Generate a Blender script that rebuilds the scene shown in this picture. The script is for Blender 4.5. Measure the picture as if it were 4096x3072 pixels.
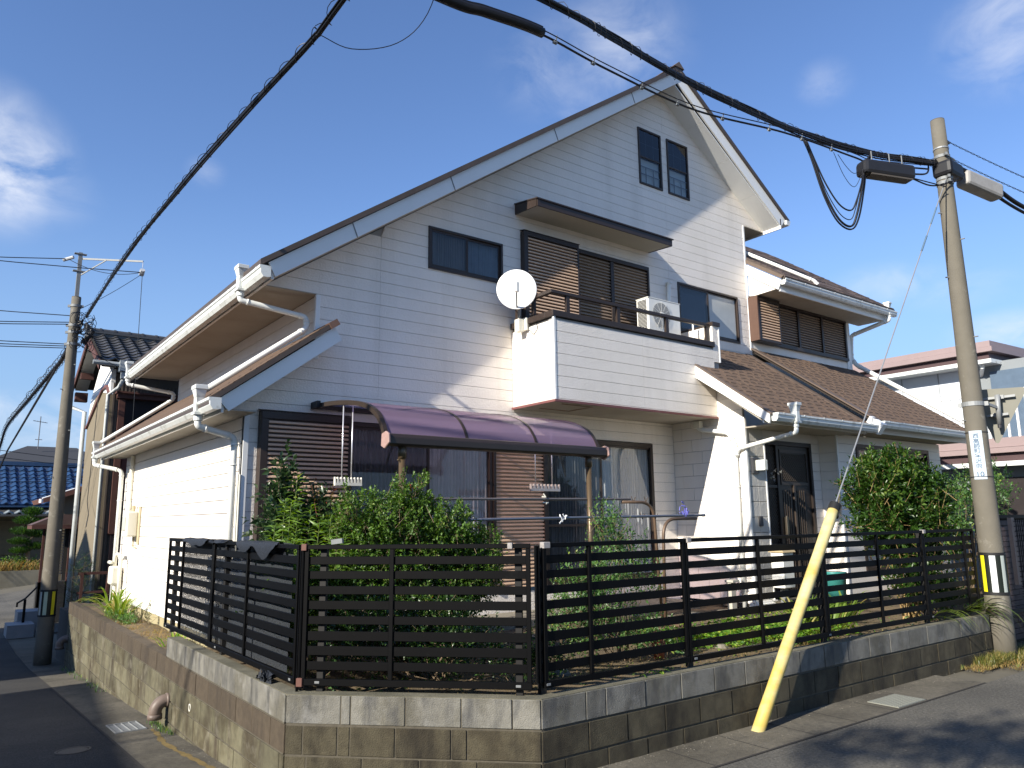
import bpy, math, random
import numpy as np
from mathutils import Vector, Matrix, noise
random.seed(7); rng = np.random.default_rng(7)
sc = bpy.context.scene
for o in list(bpy.data.objects): bpy.data.objects.remove(o)
ZO = 1.71          # eye height above the right hand road; all numbers below are metres relative to the eye point
C = sc.collection
# ------------------------------------------------------------------ camera, sky, sun, exposure
yaw, pit, rol = math.radians(36.8387), math.radians(10.1789), math.radians(-0.609)
fw = Vector((math.sin(yaw)*math.cos(pit), math.cos(yaw)*math.cos(pit), math.sin(pit)))
rt = Vector((math.cos(yaw), -math.sin(yaw), 0)); up = rt.cross(fw)
rt2 = rt*math.cos(rol)+up*math.sin(rol); up2 = -rt*math.sin(rol)+up*math.cos(rol)
cd = bpy.data.cameras.new('camera'); cam = bpy.data.objects.new('camera', cd); C.objects.link(cam)
cam.matrix_world = Matrix.Translation((0, 0, ZO)) @ Matrix((rt2, up2, -fw)).transposed().to_4x4()
cd.sensor_width = 36; cd.lens = 3031.07/4096*36; cd.clip_start = .1; cd.clip_end = 1500
sc.camera = cam
SUN = Vector((-.867, -.161, .471)).normalized()
elev = math.asin(SUN.z)
wd = bpy.data.worlds.new('World'); sc.world = wd; wd.use_nodes = True
nt = wd.node_tree; N = nt.nodes; Lk = nt.links
sky = N.new('ShaderNodeTexSky'); sky.sky_type = 'NISHITA'; sky.sun_disc = False
sky.sun_elevation = elev; sky.sun_rotation = math.atan2(SUN.x, SUN.y); sky.air_density = 1.0; sky.dust_density = .1; sky.ozone_density = 3.0
tc = N.new('ShaderNodeTexCoord')
def cloud(direction, width, squash, amount):
    """soft mask round a direction of the sky"""
    m = N.new('ShaderNodeVectorMath'); m.operation = 'SUBTRACT'; Lk.new(tc.outputs['Generated'], m.inputs[0]); m.inputs[1].default_value = direction
    s = N.new('ShaderNodeVectorMath'); s.operation = 'MULTIPLY'; Lk.new(m.outputs[0], s.inputs[0]); s.inputs[1].default_value = (1/width, 1/width, 1/(width*squash))
    l = N.new('ShaderNodeVectorMath'); l.operation = 'LENGTH'; Lk.new(s.outputs[0], l.inputs[0])
    r = N.new('ShaderNodeMapRange'); r.interpolation_type = 'SMOOTHSTEP'; Lk.new(l.outputs['Value'], r.inputs[0]); r.inputs[1].default_value = 1.0; r.inputs[2].default_value = 0.0; r.inputs[3].default_value = 0; r.inputs[4].default_value = amount
    return r.outputs[0]
def pix(x, y):
    return (fw + rt2*((x-2048)/3031.07) - up2*((y-1536)/3031.07)).normalized()
nz = N.new('ShaderNodeTexNoise'); nz.inputs['Scale'].default_value = 11; nz.inputs['Detail'].default_value = 7; nz.inputs['Roughness'].default_value = .58; nz.inputs['Distortion'].default_value = .5
mp = N.new('ShaderNodeMapping'); mp.inputs['Scale'].default_value = (1, 1, 1.7); Lk.new(tc.outputs['Generated'], mp.inputs[0]); Lk.new(mp.outputs[0], nz.inputs['Vector'])
tot = None
for (px, py, w_, s_, a_) in ((10, 660, .085, 1.1, 1.35), (-80, 560, .09, .9, 1.2), (130, 760, .08, .6, .5), (2470, 190, .11, .8, .55), (2200, 270, .09, .9, .35), (2330, 420, .06, 1.0, .3), (4090, 110, .10, .8, .75), (4080, 1320, .09, .35, 1.0), (3560, 1140, .10, .35, .5), (3820, 1150, .08, .4, .4),
                      (60, 1660, .10, .35, 1.0), (330, 1680, .10, .45, 1.0), (200, 1750, .12, .3, .7), (820, 690, .03, .8, .3), (3300, 330, .04, .8, .35), (-1200, 900, .2, .5, .9), (5300, 900, .25, .4, .9), (5000, -300, .2, .5, .6), (-2000, 200, .2, .5, .7), (7000, 600, .3, .4, .8)):
    o_ = cloud(pix(px, py), w_, s_, a_)
    if tot is None: tot = o_
    else:
        ad = N.new('ShaderNodeMath'); ad.operation = 'MAXIMUM'; Lk.new(tot, ad.inputs[0]); Lk.new(o_, ad.inputs[1]); tot = ad.outputs[0]
nr = N.new('ShaderNodeMapRange'); Lk.new(nz.outputs[0], nr.inputs[0]); nr.inputs[1].default_value = .36; nr.inputs[2].default_value = .68
mu = N.new('ShaderNodeMath'); mu.operation = 'MULTIPLY'; Lk.new(tot, mu.inputs[0]); Lk.new(nr.outputs[0], mu.inputs[1]); mu.use_clamp = True
mu2 = N.new('ShaderNodeMath'); mu2.operation = 'MULTIPLY'; Lk.new(mu.outputs[0], mu2.inputs[0]); mu2.inputs[1].default_value = .8
# pale blue haze band towards the horizon, all round
sx = N.new('ShaderNodeSeparateXYZ'); Lk.new(tc.outputs['Generated'], sx.inputs[0])
hz = N.new('ShaderNodeMapRange'); hz.interpolation_type = 'SMOOTHSTEP'; Lk.new(sx.outputs['Z'], hz.inputs[0]); hz.inputs[1].default_value = -.02; hz.inputs[2].default_value = .42; hz.inputs[3].default_value = .92; hz.inputs[4].default_value = 0
hs = N.new('ShaderNodeHueSaturation'); hs.inputs['Hue'].default_value = .509; hs.inputs['Saturation'].default_value = 1.10; Lk.new(sky.outputs[0], hs.inputs['Color'])
mxc = N.new('ShaderNodeMixRGB'); Lk.new(mu2.outputs[0], mxc.inputs[0]); mxh = N.new('ShaderNodeMixRGB'); Lk.new(hz.outputs[0], mxh.inputs[0]); Lk.new(hs.outputs[0], mxh.inputs[1]); mxh.inputs[2].default_value = (1.45, 2.35, 3.80, 1); Lk.new(mxh.outputs[0], mxc.inputs[1]); mxc.inputs[2].default_value = (4.6, 4.8, 5.3, 1)
bg = N['Background']; Lk.new(mxc.outputs[0], bg.inputs[0]); bg.inputs[1].default_value = .118
sd = bpy.data.lights.new('sun', 'SUN'); sd.energy = 5.0; sd.angle = math.radians(.53); sd.color = (1, .93, .82)
so = bpy.data.objects.new('sun', sd); C.objects.link(so); so.rotation_euler = SUN.to_track_quat('Z', 'Y').to_euler()
vs = sc.view_settings; vs.view_transform = 'Standard'; vs.look = 'None'; vs.gamma = 1; vs.exposure = .8; vs.use_curve_mapping = False
sc.cycles.max_bounces = 7; sc.cycles.transparent_max_bounces = 16

# ------------------------------------------------------------------ materials
def M(name, col, rough=.6, var=.12, vs_=6, bump=0, bs=60, col2=None, cs=1.5, cthr=(.4, .65), metal=0, spec=.4, streak=None, rnd=0, stretch=None, coat=0, dirt=None):
    m = bpy.data.materials.new(name); m.use_nodes = True; t = m.node_tree; n = t.nodes; L = t.links
    b = n['Principled BSDF']; b.inputs['Roughness'].default_value = rough; b.inputs['Metallic'].default_value = metal
    b.inputs['Specular IOR Level'].default_value = spec; b.inputs['Coat Weight'].default_value = coat
    g = n.new('ShaderNodeNewGeometry'); pos = g.outputs['Position']
    if stretch:
        mm = n.new('ShaderNodeMapping'); mm.inputs['Scale'].default_value = stretch; L.new(pos, mm.inputs[0]); pos = mm.outputs[0]
    def nz(scale, detail=4, src=None, rough=.6):
        x = n.new('ShaderNodeTexNoise'); x.inputs['Scale'].default_value = scale; x.inputs['Detail'].default_value = detail; x.inputs['Roughness'].default_value = rough
        L.new(src or pos, x.inputs['Vector']); return x.outputs[0]
    def ramp(src, a, b_, lo, hi):
        r = n.new('ShaderNodeMapRange'); L.new(src, r.inputs[0]); r.inputs[1].default_value = a; r.inputs[2].default_value = b_; r.inputs[3].default_value = lo; r.inputs[4].default_value = hi; return r.outputs[0]
    rgb = n.new('ShaderNodeRGB'); rgb.outputs[0].default_value = (*col, 1); cur = rgb.outputs[0]
    def mix(fac, a, bcol):
        x = n.new('ShaderNodeMixRGB'); L.new(fac, x.inputs[0]); L.new(a, x.inputs[1])
        if hasattr(bcol, 'is_linked'): L.new(bcol, x.inputs[2])
        else: x.inputs[2].default_value = (*bcol, 1)
        return x.outputs[0]
    if col2: cur = mix(ramp(nz(cs), cthr[0], cthr[1], 0, 1), cur, col2)
    if streak:
        mp2 = n.new('ShaderNodeMapping'); mp2.inputs['Scale'].default_value = (1, 1, streak[2]); L.new(g.outputs['Position'], mp2.inputs[0])
        cur = mix(ramp(nz(streak[1], 5, mp2.outputs[0]), .48, .72, 0, streak[3] if len(streak) > 3 else .8), cur, streak[0])
    if dirt: cur = mix(ramp(nz(dirt[1], 6), dirt[2], dirt[2]+.12, 0, dirt[3]), cur, dirt[0])
    hsv = n.new('ShaderNodeHueSaturation'); L.new(cur, hsv.inputs['Color'])
    v = ramp(nz(vs_, 6), .25, .75, 1-var, 1+var)
    if rnd:
        oi = n.new('ShaderNodeObjectInfo'); r2 = ramp(oi.outputs['Random'], 0, 1, 1-rnd, 1+rnd)
        mm = n.new('ShaderNodeMath'); mm.operation = 'MULTIPLY'; L.new(v, mm.inputs[0]); L.new(r2, mm.inputs[1]); v = mm.outputs[0]
    L.new(v, hsv.inputs['Value']); L.new(hsv.outputs[0], b.inputs['Base Color'])
    if bump:
        bp = n.new('ShaderNodeBump'); bp.inputs['Strength'].default_value = bump; bp.inputs['Distance'].default_value = .01
        L.new(nz(bs, 5), bp.inputs['Height']); L.new(bp.outputs[0], b.inputs['Normal'])
    return m
def leafmat(name, c1, c2, c3=None, scale=9, rough=.38, trans=.35):
    m = bpy.data.materials.new(name); m.use_nodes = True; t = m.node_tree; n = t.nodes; L = t.links
    b = n['Principled BSDF']; b.inputs['Roughness'].default_value = rough; b.inputs['Specular IOR Level'].default_value = .5
    g = n.new('ShaderNodeNewGeometry')
    at = n.new('ShaderNodeAttribute'); at.attribute_name = 'tone'
    cr = n.new('ShaderNodeValToRGB'); cr.color_ramp.elements[0].color = (*c1, 1); cr.color_ramp.elements[1].color = (*c2, 1); cr.color_ramp.elements[1].position = .8
    if c3:
        e = cr.color_ramp.elements.new(.97); e.color = (*c3, 1)
    L.new(at.outputs['Fac'], cr.inputs[0]); L.new(cr.outputs[0], b.inputs['Base Color'])
    tr = n.new('ShaderNodeBsdfTranslucent'); hv = n.new('ShaderNodeHueSaturation'); hv.inputs['Hue'].default_value = .485; hv.inputs['Saturation'].default_value = 1.2; hv.inputs['Value'].default_value = 1.5
    L.new(cr.outputs[0], hv.inputs['Color']); L.new(hv.outputs[0], tr.inputs[0])
    mx = n.new('ShaderNodeMixShader'); mx.inputs[0].default_value = trans; L.new(b.outputs[0], mx.inputs[1]); L.new(tr.outputs[0], mx.inputs[2]); L.new(mx.outputs[0], n['Material Output'].inputs[0])
    return m
def glassmat(name, tint=(.75, .8, .82), refl=1.0, rough=.02):
    m = bpy.data.materials.new(name); m.use_nodes = True; t = m.node_tree; n = t.nodes; L = t.links
    n.remove(n['Principled BSDF']); gl = n.new('ShaderNodeBsdfGlossy'); gl.inputs['Roughness'].default_value = rough; gl.inputs[0].default_value = (refl, refl, refl, 1)
    tr = n.new('ShaderNodeBsdfTransparent'); tr.inputs[0].default_value = (*tint, 1)
    fr = n.new('ShaderNodeFresnel'); fr.inputs[0].default_value = 1.55
    gg = n.new('ShaderNodeNewGeometry'); iv = n.new('ShaderNodeMath'); iv.operation = 'SUBTRACT'; iv.inputs[0].default_value = 1; L.new(gg.outputs['Backfacing'], iv.inputs[1])
    ml = n.new('ShaderNodeMath'); ml.operation = 'MULTIPLY'; L.new(fr.outputs[0], ml.inputs[0]); L.new(iv.outputs[0], ml.inputs[1])
    mx = n.new('ShaderNodeMixShader'); L.new(ml.outputs[0], mx.inputs[0]); L.new(tr.outputs[0], mx.inputs[1]); L.new(gl.outputs[0], mx.inputs[2]); L.new(mx.outputs[0], n['Material Output'].inputs[0])
    return m
WHITE = (.85, .79, .71)
siding = M('white_siding', WHITE, .62, .035, 2, .7, 45, col2=(.79, .725, .63), cs=.6, cthr=(.45, .8), streak=((.62, .57, .49), 3.5, .08, .30))
siding_smooth = M('painted_siding', (.83, .78, .71), .55, .03, 2, .12, 50, streak=((.66, .60, .50), 3.0, .08, .25))
joint_m = M('siding_joint', (.34, .33, .31), .9); joint_dk = M('siding_joint_dark', (.10, .095, .085), .9)
trim = M('white_trim', (.80, .80, .77), .45, .03, 3, dirt=((.45, .43, .38), 3, .66, .35))
soffit_m = M('soffit_board', (.38, .345, .29), .8, .06, 2, col2=(.32, .285, .23), cs=1.2)
gutter_m = M('gutter_plastic', (.66, .68, .65), .35, .05, 4, dirt=((.26, .26, .22), 7, .54, .5))
pipe_m = M('downpipe_plastic', (.76, .77, .73), .35, .04, 4)
cream = M('foundation_plaster', (.36, .31, .18), .85, .1, 4, .2, 40, dirt=((.4, .36, .25), 3, .55, .5))
stone_tile = M('stone_tile', (.52, .50, .45), .6, .06, 3, .9, 14, rnd=.06)
roof_edge = M('roof_edge_metal', (.075, .058, .048), .55, .15, 6)
shingle_m = M('shingle_brown', (.115, .076, .052), .9, .14, 60, .3, 160, rnd=.07)
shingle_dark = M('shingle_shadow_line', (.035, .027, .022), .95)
flash_m = M('roof_flashing', (.12, .088, .068), .6, .1, 8)
brown = M('brown_aluminium', (.035, .024, .019), .42, .1, 5)
brown_lit = M('brown_sunlit', (.10, .055, .038), .5, .1, 5)  # lighter copy of the brown: sunlight on the box side put in the colour
maroon = M('maroon_trim', (.16, .062, .058), .5, .1, 5)
slat_m = M('shutter_beige', (.62, .43, .29), .5, .08, 4)
slat_dark = M('shutter_taupe', (.26, .19, .135), .5, .08, 4)
black_alu = M('black_aluminium', (.0022, .0022, .0025), .5, .2, 8, spec=.12, dirt=((.008, .008, .008), 9, .62, .4))
black_in = M('post_dark', (.010, .009, .008), .6)
interior = M('dark_room', (.02, .02, .022), .9)
curtain_m = M('lace_curtain', (.50, .50, .50), .9, .1, 10)
curtain_b = M('blue_grey_curtain', (.13, .17, .21), .9, .1, 10)
curtain_d = M('dim_curtain', (.12, .122, .125), .9, .1, 10)
blind_m = M('venetian_blind', (.24, .29, .40), .6, .05, 10)
frost = M('frosted_glass', (.42, .44, .43), .22, .06, 3, .2, 90, spec=.6)
glass = glassmat('window_glass', (.95, .96, .96)); glass_dark = glassmat('dark_window_glass', (.5, .52, .55))
poly = bpy.data.materials.new('purple_polycarbonate'); poly.use_nodes = True
_t = poly.node_tree; _n = _t.nodes; _b = _n['Principled BSDF']; _b.inputs['Base Color'].default_value = (.42, .30, .44, 1); _b.inputs['Roughness'].default_value = .12; _b.inputs['Specular IOR Level'].default_value = .8
_tr = _n.new('ShaderNodeBsdfTransparent'); _tr.inputs[0].default_value = (.74, .60, .64, 1); _tl = _n.new('ShaderNodeBsdfTranslucent'); _tl.inputs[0].default_value = (.52, .38, .52, 1)
_m1 = _n.new('ShaderNodeMixShader'); _m1.inputs[0].default_value = .45; _t.links.new(_b.outputs[0], _m1.inputs[1]); _t.links.new(_tl.outputs[0], _m1.inputs[2])
_m2 = _n.new('ShaderNodeMixShader'); _m2.inputs[0].default_value = .40; _t.links.new(_m1.outputs[0], _m2.inputs[1]); _t.links.new(_tr.outputs[0], _m2.inputs[2]); _t.links.new(_m2.outputs[0], _n['Material Output'].inputs[0])
bronze = M('bronze_aluminium', (.055, .040, .030), .35, .1, 5, metal=.35)
pinkcap = M('faded_plastic_cap', (.34, .22, .19), .6, .15, 30)
steel = M('galvanised_steel', (.26, .27, .27), .5, .1, 12, metal=.2)
steel_dull = M('dull_zinc', (.20, .21, .21), .6, .12, 12, metal=.2)
offwhite = M('offwhite_plastic', (.74, .72, .62), .45, .04, 6)
acwhite = M('ac_casing', (.80, .79, .73), .4, .03, 6)
dishw = M('dish_white', (.86, .86, .84), .4, .02, 6)
darkgrille = M('dark_grille', (.03, .03, .035), .5)
cable_m = M('black_cable', (.007, .007, .009), .5, .2, 20)
pole_m = M('pole_concrete', (.135, .122, .095), .85, .1, 5, .35, 90, streak=((.13, .12, .10), 7, .12, .7), dirt=((.36, .34, .29), 6, .6, .4))
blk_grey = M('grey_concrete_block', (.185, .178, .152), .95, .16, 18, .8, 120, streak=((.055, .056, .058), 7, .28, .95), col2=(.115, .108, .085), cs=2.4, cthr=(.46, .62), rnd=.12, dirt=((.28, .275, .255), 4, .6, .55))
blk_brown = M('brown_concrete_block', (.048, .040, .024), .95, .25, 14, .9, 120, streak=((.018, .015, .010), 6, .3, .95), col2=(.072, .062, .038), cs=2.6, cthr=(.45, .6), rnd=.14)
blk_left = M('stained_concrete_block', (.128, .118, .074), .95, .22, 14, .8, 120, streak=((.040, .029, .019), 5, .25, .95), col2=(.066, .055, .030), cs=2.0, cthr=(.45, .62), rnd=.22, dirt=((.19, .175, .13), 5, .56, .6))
blk_capstain = M('cap_stained_block', (.070, .054, .036), .95, .2, 14, .7, 120, streak=((.035, .027, .02), 5, .25, .8), rnd=.08)
mortar = M('mortar', (.085, .075, .055), .95, .2, 20, .4, 80)
mortar_dk = M('dark_mortar', (.05, .045, .036), .95, .2, 20, .4, 80)
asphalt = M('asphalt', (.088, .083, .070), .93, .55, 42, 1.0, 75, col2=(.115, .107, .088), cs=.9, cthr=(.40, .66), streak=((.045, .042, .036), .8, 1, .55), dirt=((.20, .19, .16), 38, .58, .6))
asphalt_shaded = M('shaded_asphalt', (.030, .029, .027), .93, .5, 42, 1.0, 75, col2=(.045, .043, .038), cs=1.1, dirt=((.09, .085, .075), 38, .62, .5))  # darker copy of the asphalt: the lane's shade is put in the colour
concrete = M('gutter_concrete', (.125, .112, .085), .93, .28, 26, .8, 90, col2=(.075, .067, .05), cs=1.6, dirt=((.055, .05, .04), 3, .55, .7))
concrete_edge = M('concrete_joint', (.035, .032, .028), .95)
paleplate = M('pale_drain_cover', (.22, .225, .19), .7, .08, 20)
soil = M('garden_soil', (.15, .11, .06), .97, .25, 14, 1.0, 60, col2=(.09, .07, .045), cs=3)
stepstone = M('stepping_stone', (.20, .18, .14), .9, .15, 12, .5, 60, rnd=.15)
terrain_m = M('bare_ground', (.11, .10, .075), .95, .2, 3)
yellow = M('faded_yellow_plastic', (.56, .41, .10), .55, .05, 3, col2=(.58, .50, .24), cs=2.0, cthr=(.42, .6), stretch=(1, 1, 2.2), dirt=((.36, .28, .10), 9, .58, .45), streak=((.44, .34, .12), 5, .5, .4))
tiger_y = M('reflective_yellow', (.70, .62, .02), .35, .03); tiger_w = M('reflective_white', (.66, .68, .68), .35, .03); tiger_g = M('reflective_grey', (.36, .40, .37), .35, .03); tiger_k = M('reflective_black', (.008, .012, .008), .5)
plate_m = M('address_plate', (.50, .56, .60), .4, .05, 5); ink = M('blue_ink', (.08, .14, .22), .6)
signback = M('aluminium_sign_back', (.20, .195, .16), .6, .06, 6, metal=0, dirt=((.30, .27, .2), 5, .6, .4))
bark = M('bark', (.16, .115, .07), .9, .2, 30, .5, 80); twig_red = M('red_shoots', (.22, .07, .04), .7)
tile_black = M('black_kawara', (.055, .055, .055), .38, .15, 8, spec=.6, rnd=.15); tile_blue = M('blue_kawara', (.022, .055, .125), .3, .15, 6, spec=.7, rnd=.2)
beige_wall = M('beige_plaster', (.185, .155, .105), .9, .05, 3, .2, 60)
plaster_w = M('white_plaster', (.8, .8, .78), .8)
brown_wood = M('dark_redbrown_wood', (.085, .035, .026), .7, .2, 12)
corr_brown = M('brown_corrugated_sheet', (.115, .095, .075), .5, .1, 8)
pink_roof = M('pink_metal_roof', (.27, .205, .20), .45, .04, 3); pink_dark = M('plum_fascia', (.070, .040, .042), .5, .06, 3)
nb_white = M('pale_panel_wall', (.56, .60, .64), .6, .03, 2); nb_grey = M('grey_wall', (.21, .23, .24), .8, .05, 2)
dkroof = M('slate_roof', (.045, .047, .052), .8, .12, 20)
plum_tile = M('plum_wall_tile', (.085, .065, .07), .55, .08, 20, rnd=.1)
retw = M('retaining_wall_concrete', (.20, .18, .13), .9, .15, 2, streak=((.13, .11, .07), 1.2, .6, .7))
terracotta = M('terracotta', (.36, .13, .07), .8); teal = M('teal_plastic', (.04, .22, .20), .4)
netm = bpy.data.materials.new('shade_net'); netm.use_nodes = True
_t = netm.node_tree; _n = _t.nodes; _n['Principled BSDF'].inputs['Base Color'].default_value = (.02, .024, .03, 1); _n['Principled BSDF'].inputs['Roughness'].default_value = .7
_g = _n.new('ShaderNodeNewGeometry'); _mp = _n.new('ShaderNodeMapping'); _mp.inputs['Scale'].default_value = (60, 60, 330); _nz = _n.new('ShaderNodeTexNoise'); _nz.inputs['Scale'].default_value = 1; _nz.inputs['Detail'].default_value = 2
_rr = _n.new('ShaderNodeMapRange'); _rr.inputs[1].default_value = .52; _rr.inputs[2].default_value = .70
_t.links.new(_g.outputs['Position'], _mp.inputs[0]); _t.links.new(_mp.outputs[0], _nz.inputs['Vector']); _t.links.new(_nz.outputs[0], _rr.inputs[0])
_tp = _n.new('ShaderNodeBsdfTransparent'); _mx = _n.new('ShaderNodeMixShader'); _t.links.new(_rr.outputs[0], _mx.inputs[0]); _t.links.new(_n['Principled BSDF'].outputs[0], _mx.inputs[1]); _t.links.new(_tp.outputs[0], _mx.inputs[2]); _t.links.new(_mx.outputs[0], _n['Material Output'].inputs[0])
netcloth = M('net_cloth', (.012, .015, .021), .6, .3, 30, .6, 60)
L_dark = leafmat('leaf_glossy_dark', (.012, .035, .010), (.045, .10, .022), (.10, .16, .05), rough=.3)
L_cam = leafmat('leaf_camellia', (.014, .036, .014), (.05, .095, .035), (.16, .20, .12), rough=.28)
L_azal = leafmat('leaf_azalea', (.016, .045, .008), (.105, .205, .028), (.17, .23, .05), rough=.45, trans=.28)
L_lance = leafmat('leaf_lance', (.05, .11, .015), (.16, .27, .045), (.30, .36, .08), rough=.4)
L_rose = leafmat('leaf_rose', (.03, .08, .03), (.12, .24, .06), (.26, .32, .06), rough=.4)
L_osm = leafmat('leaf_osmanthus', (.010, .034, .006), (.050, .112, .016), (.17, .24, .05), rough=.35)
L_bright = leafmat('leaf_bright', (.06, .16, .015), (.20, .38, .04), (.40, .45, .08), rough=.45, trans=.45)
L_strap = leafmat('leaf_strap', (.07, .14, .02), (.22, .32, .06), (.5, .42, .16), rough=.4, trans=.4)
L_orange = leafmat('leaf_orange', (.30, .06, .01), (.60, .16, .03), None)
L_dry = leafmat('dry_grass', (.20, .13, .04), (.38, .28, .10), (.14, .22, .04), rough=.8, trans=.3)
L_lily = leafmat('leaf_spider_lily', (.09, .17, .02), (.26, .34, .04), (.45, .12, .03), rough=.4)
L_pine = leafmat('pine_needles', (.012, .04, .010), (.05, .115, .02), None, rough=.6)

# ------------------------------------------------------------------ mesh helpers
class MB:
    def __init__(s): s.v = []; s.f = []; s.mi = []; s.cur = 0
    def add(s, vs, fs):
        b = len(s.v); s.v += [tuple(p) for p in vs]
        for f in fs: s.f.append([i+b for i in f]); s.mi.append(s.cur)
        return s
    def box(s, x0, x1, y0, y1, z0, z1):
        return s.add([(x0,y0,z0),(x1,y0,z0),(x1,y1,z0),(x0,y1,z0),(x0,y0,z1),(x1,y0,z1),(x1,y1,z1),(x0,y1,z1)],
                     [(0,3,2,1),(4,5,6,7),(0,1,5,4),(1,2,6,5),(2,3,7,6),(3,0,4,7)])
    def prism(s, pts, axis, a, b):
        n = len(pts)
        def P(p, t): return {'y': (p[0], t, p[1]), 'x': (t, p[0], p[1]), 'z': (p[0], p[1], t)}[axis]
        vs = [P(p, a) for p in pts]+[P(p, b) for p in pts]
        return s.add(vs, [tuple(range(n-1, -1, -1)), tuple(range(n, 2*n))]+[(i, (i+1) % n, n+(i+1) % n, n+i) for i in range(n)])
    def bar(s, p, q, w, h, upv=(0, 0, 1)):
        p, q = Vector(p), Vector(q); d = (q-p).normalized(); u = Vector(upv); sd_ = d.cross(u)
        if sd_.length < 1e-4: sd_ = d.cross(Vector((0, 1, 0)))
        sd_.normalize(); u = sd_.cross(d); a, b = sd_*w/2, u*h/2
        vs = [p-a-b, p+a-b, p+a+b, p-a+b, q-a-b, q+a-b, q+a+b, q-a+b]
        return s.add(vs, [(0,3,2,1),(4,5,6,7),(0,1,5,4),(1,2,6,5),(2,3,7,6),(3,0,4,7)])
    def tube(s, pts, r, n=8, caps=True):
        pts = [Vector(p) for p in pts]; k = len(pts); rr = r if isinstance(r, (list, tuple)) else [r]*k
        vs = []; fs = []; prev = None
        for i, p in enumerate(pts):
            d = (pts[min(i+1, k-1)]-pts[max(i-1, 0)]).normalized()
            if prev is None:
                u = d.cross(Vector((0, 0, 1)) if abs(d.z) < .95 else Vector((1, 0, 0))).normalized()
            else:
                u = (prev-d*prev.dot(d)).normalized()
            prev = u; v = d.cross(u)
            for j in range(n):
                a = 2*math.pi*j/n; vs.append(p+(u*math.cos(a)+v*math.sin(a))*rr[i])
        for i in range(k-1):
            for j in range(n): fs.append((i*n+j, i*n+(j+1) % n, (i+1)*n+(j+1) % n, (i+1)*n+j))
        if caps: fs += [tuple(range(n-1, -1, -1)), tuple(range((k-1)*n, k*n))]
        return s.add(vs, fs)
    def quad(s, a, b, c, d): return s.add([a, b, c, d], [(0, 1, 2, 3)])
ORG = {}
def wloc(o): return ORG.get(o.name, Vector((0, 0, 0))) if o else Vector((0, 0, 0))
def tag(o, label=None, cat=None, group=None, kind=None):
    if label: o['label'] = label
    if cat: o['category'] = cat
    if group: o['group'] = group
    if kind: o['kind'] = kind
    return o
def thing(name, loc, label, cat, group=None):
    o = bpy.data.objects.new(name, None); C.objects.link(o); o.empty_display_size = .1
    o.location = Vector(loc)+Vector((0, 0, ZO)); ORG[o.name] = Vector(loc); return tag(o, label, cat, group)
def mesh_of(name, mb, mats, org=(0, 0, 0), smooth=False):
    me = bpy.data.meshes.new(name); o_ = Vector(org)
    me.from_pydata([(p[0]-o_[0], p[1]-o_[1], p[2]-o_[2]) for p in mb.v], [], mb.f)
    if not isinstance(mats, (list, tuple)): mats = [mats]
    for m in mats: me.materials.append(m)
    if len(mats) > 1: me.polygons.foreach_set('material_index', mb.mi)
    if smooth: me.polygons.foreach_set('use_smooth', [True]*len(me.polygons)); 
    me.update(); return me
def mk(name, mb, mats, parent=None, smooth=False, bevel=0, org=None, **kw):
    """one mesh object; top-level ones keep their origin at org"""
    o_ = wloc(parent) if parent else Vector(org or (0, 0, 0))
    me = mesh_of(name, mb, mats, o_, smooth)
    o = bpy.data.objects.new(name, me); C.objects.link(o)
    if parent: o.parent = parent
    else: o.location = o_+Vector((0, 0, ZO))
    ORG[o.name] = o_
    if smooth == 'auto' or (smooth and bevel == 0):
        pass
    if bevel:
        b = o.modifiers.new('edge', 'BEVEL'); b.width = bevel; b.segments = 1 if bevel < .01 else 2; b.limit_method = 'ANGLE'
    return tag(o, **kw)
def put(name, me, parent, loc, rot=0, bevel=0, **kw):
    """a piece that shares its mesh with its likes"""
    o = bpy.data.objects.new(name, me); C.objects.link(o)
    if parent: o.parent = parent; o.location = Vector(loc)-wloc(parent)
    else: o.location = Vector(loc)+Vector((0, 0, ZO))
    if isinstance(rot, (int, float)): o.rotation_euler = (0, 0, rot)
    else: o.rotation_euler = rot
    ORG[o.name] = Vector(loc)
    if bevel:
        b = o.modifiers.new('edge', 'BEVEL'); b.width = bevel; b.segments = 1; b.limit_method = 'ANGLE'
    return tag(o, **kw)
def lerp(tbl, x):
    if x <= tbl[0][0]: return tbl[0][1]
    for (a, va), (b, vb) in zip(tbl, tbl[1:]):
        if x <= b: return va+(vb-va)*(x-a)/(b-a)
    return tbl[-1][1]
def gz(x, y):
    t = lerp([(4.0, -1.71), (5.4, -1.85), (6.8, -1.955), (8.4, -2.04), (12.4, -2.27), (16.5, -2.52), (19, -2.6), (900, -2.6)], y)
    k = min(1, max(0, (x-2.4)/8)); return t*(1-k)+(-1.71)*k

# ------------------------------------------------------------------ setting: ground, road, gutter strips
def sheet(name, xs, ys, dz, mat, keep=None, **kw):
    mb = MB(); idx = {}
    for i, x in enumerate(xs):
        for j, y in enumerate(ys): idx[i, j] = len(mb.v); mb.v.append((x, y, gz(x, y)+dz))
    for i in range(len(xs)-1):
        for j in range(len(ys)-1):
            if keep and not keep((xs[i]+xs[i+1])/2, (ys[j]+ys[j+1])/2): continue
            mb.f.append([idx[i, j], idx[i+1, j], idx[i+1, j+1], idx[i, j+1]]); mb.mi.append(0)
    return mk(name, mb, mat, **kw)
YS = [-3, 0, 2, 3.0, 3.7, 4.2, 4.8, 5.4, 6, 6.8, 7.6, 8.4, 10, 12.4, 14.5, 16.5, 19, 22, 26, 30, 36]
sheet('ground', [-600, -60, -4, -2.4, 1.55, 2.2, 4, 7, 10.4, 16, 40, 120, 900], [-600, -60]+YS+[60, 120, 900], -.03, terrain_m, kind='structure')
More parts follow.
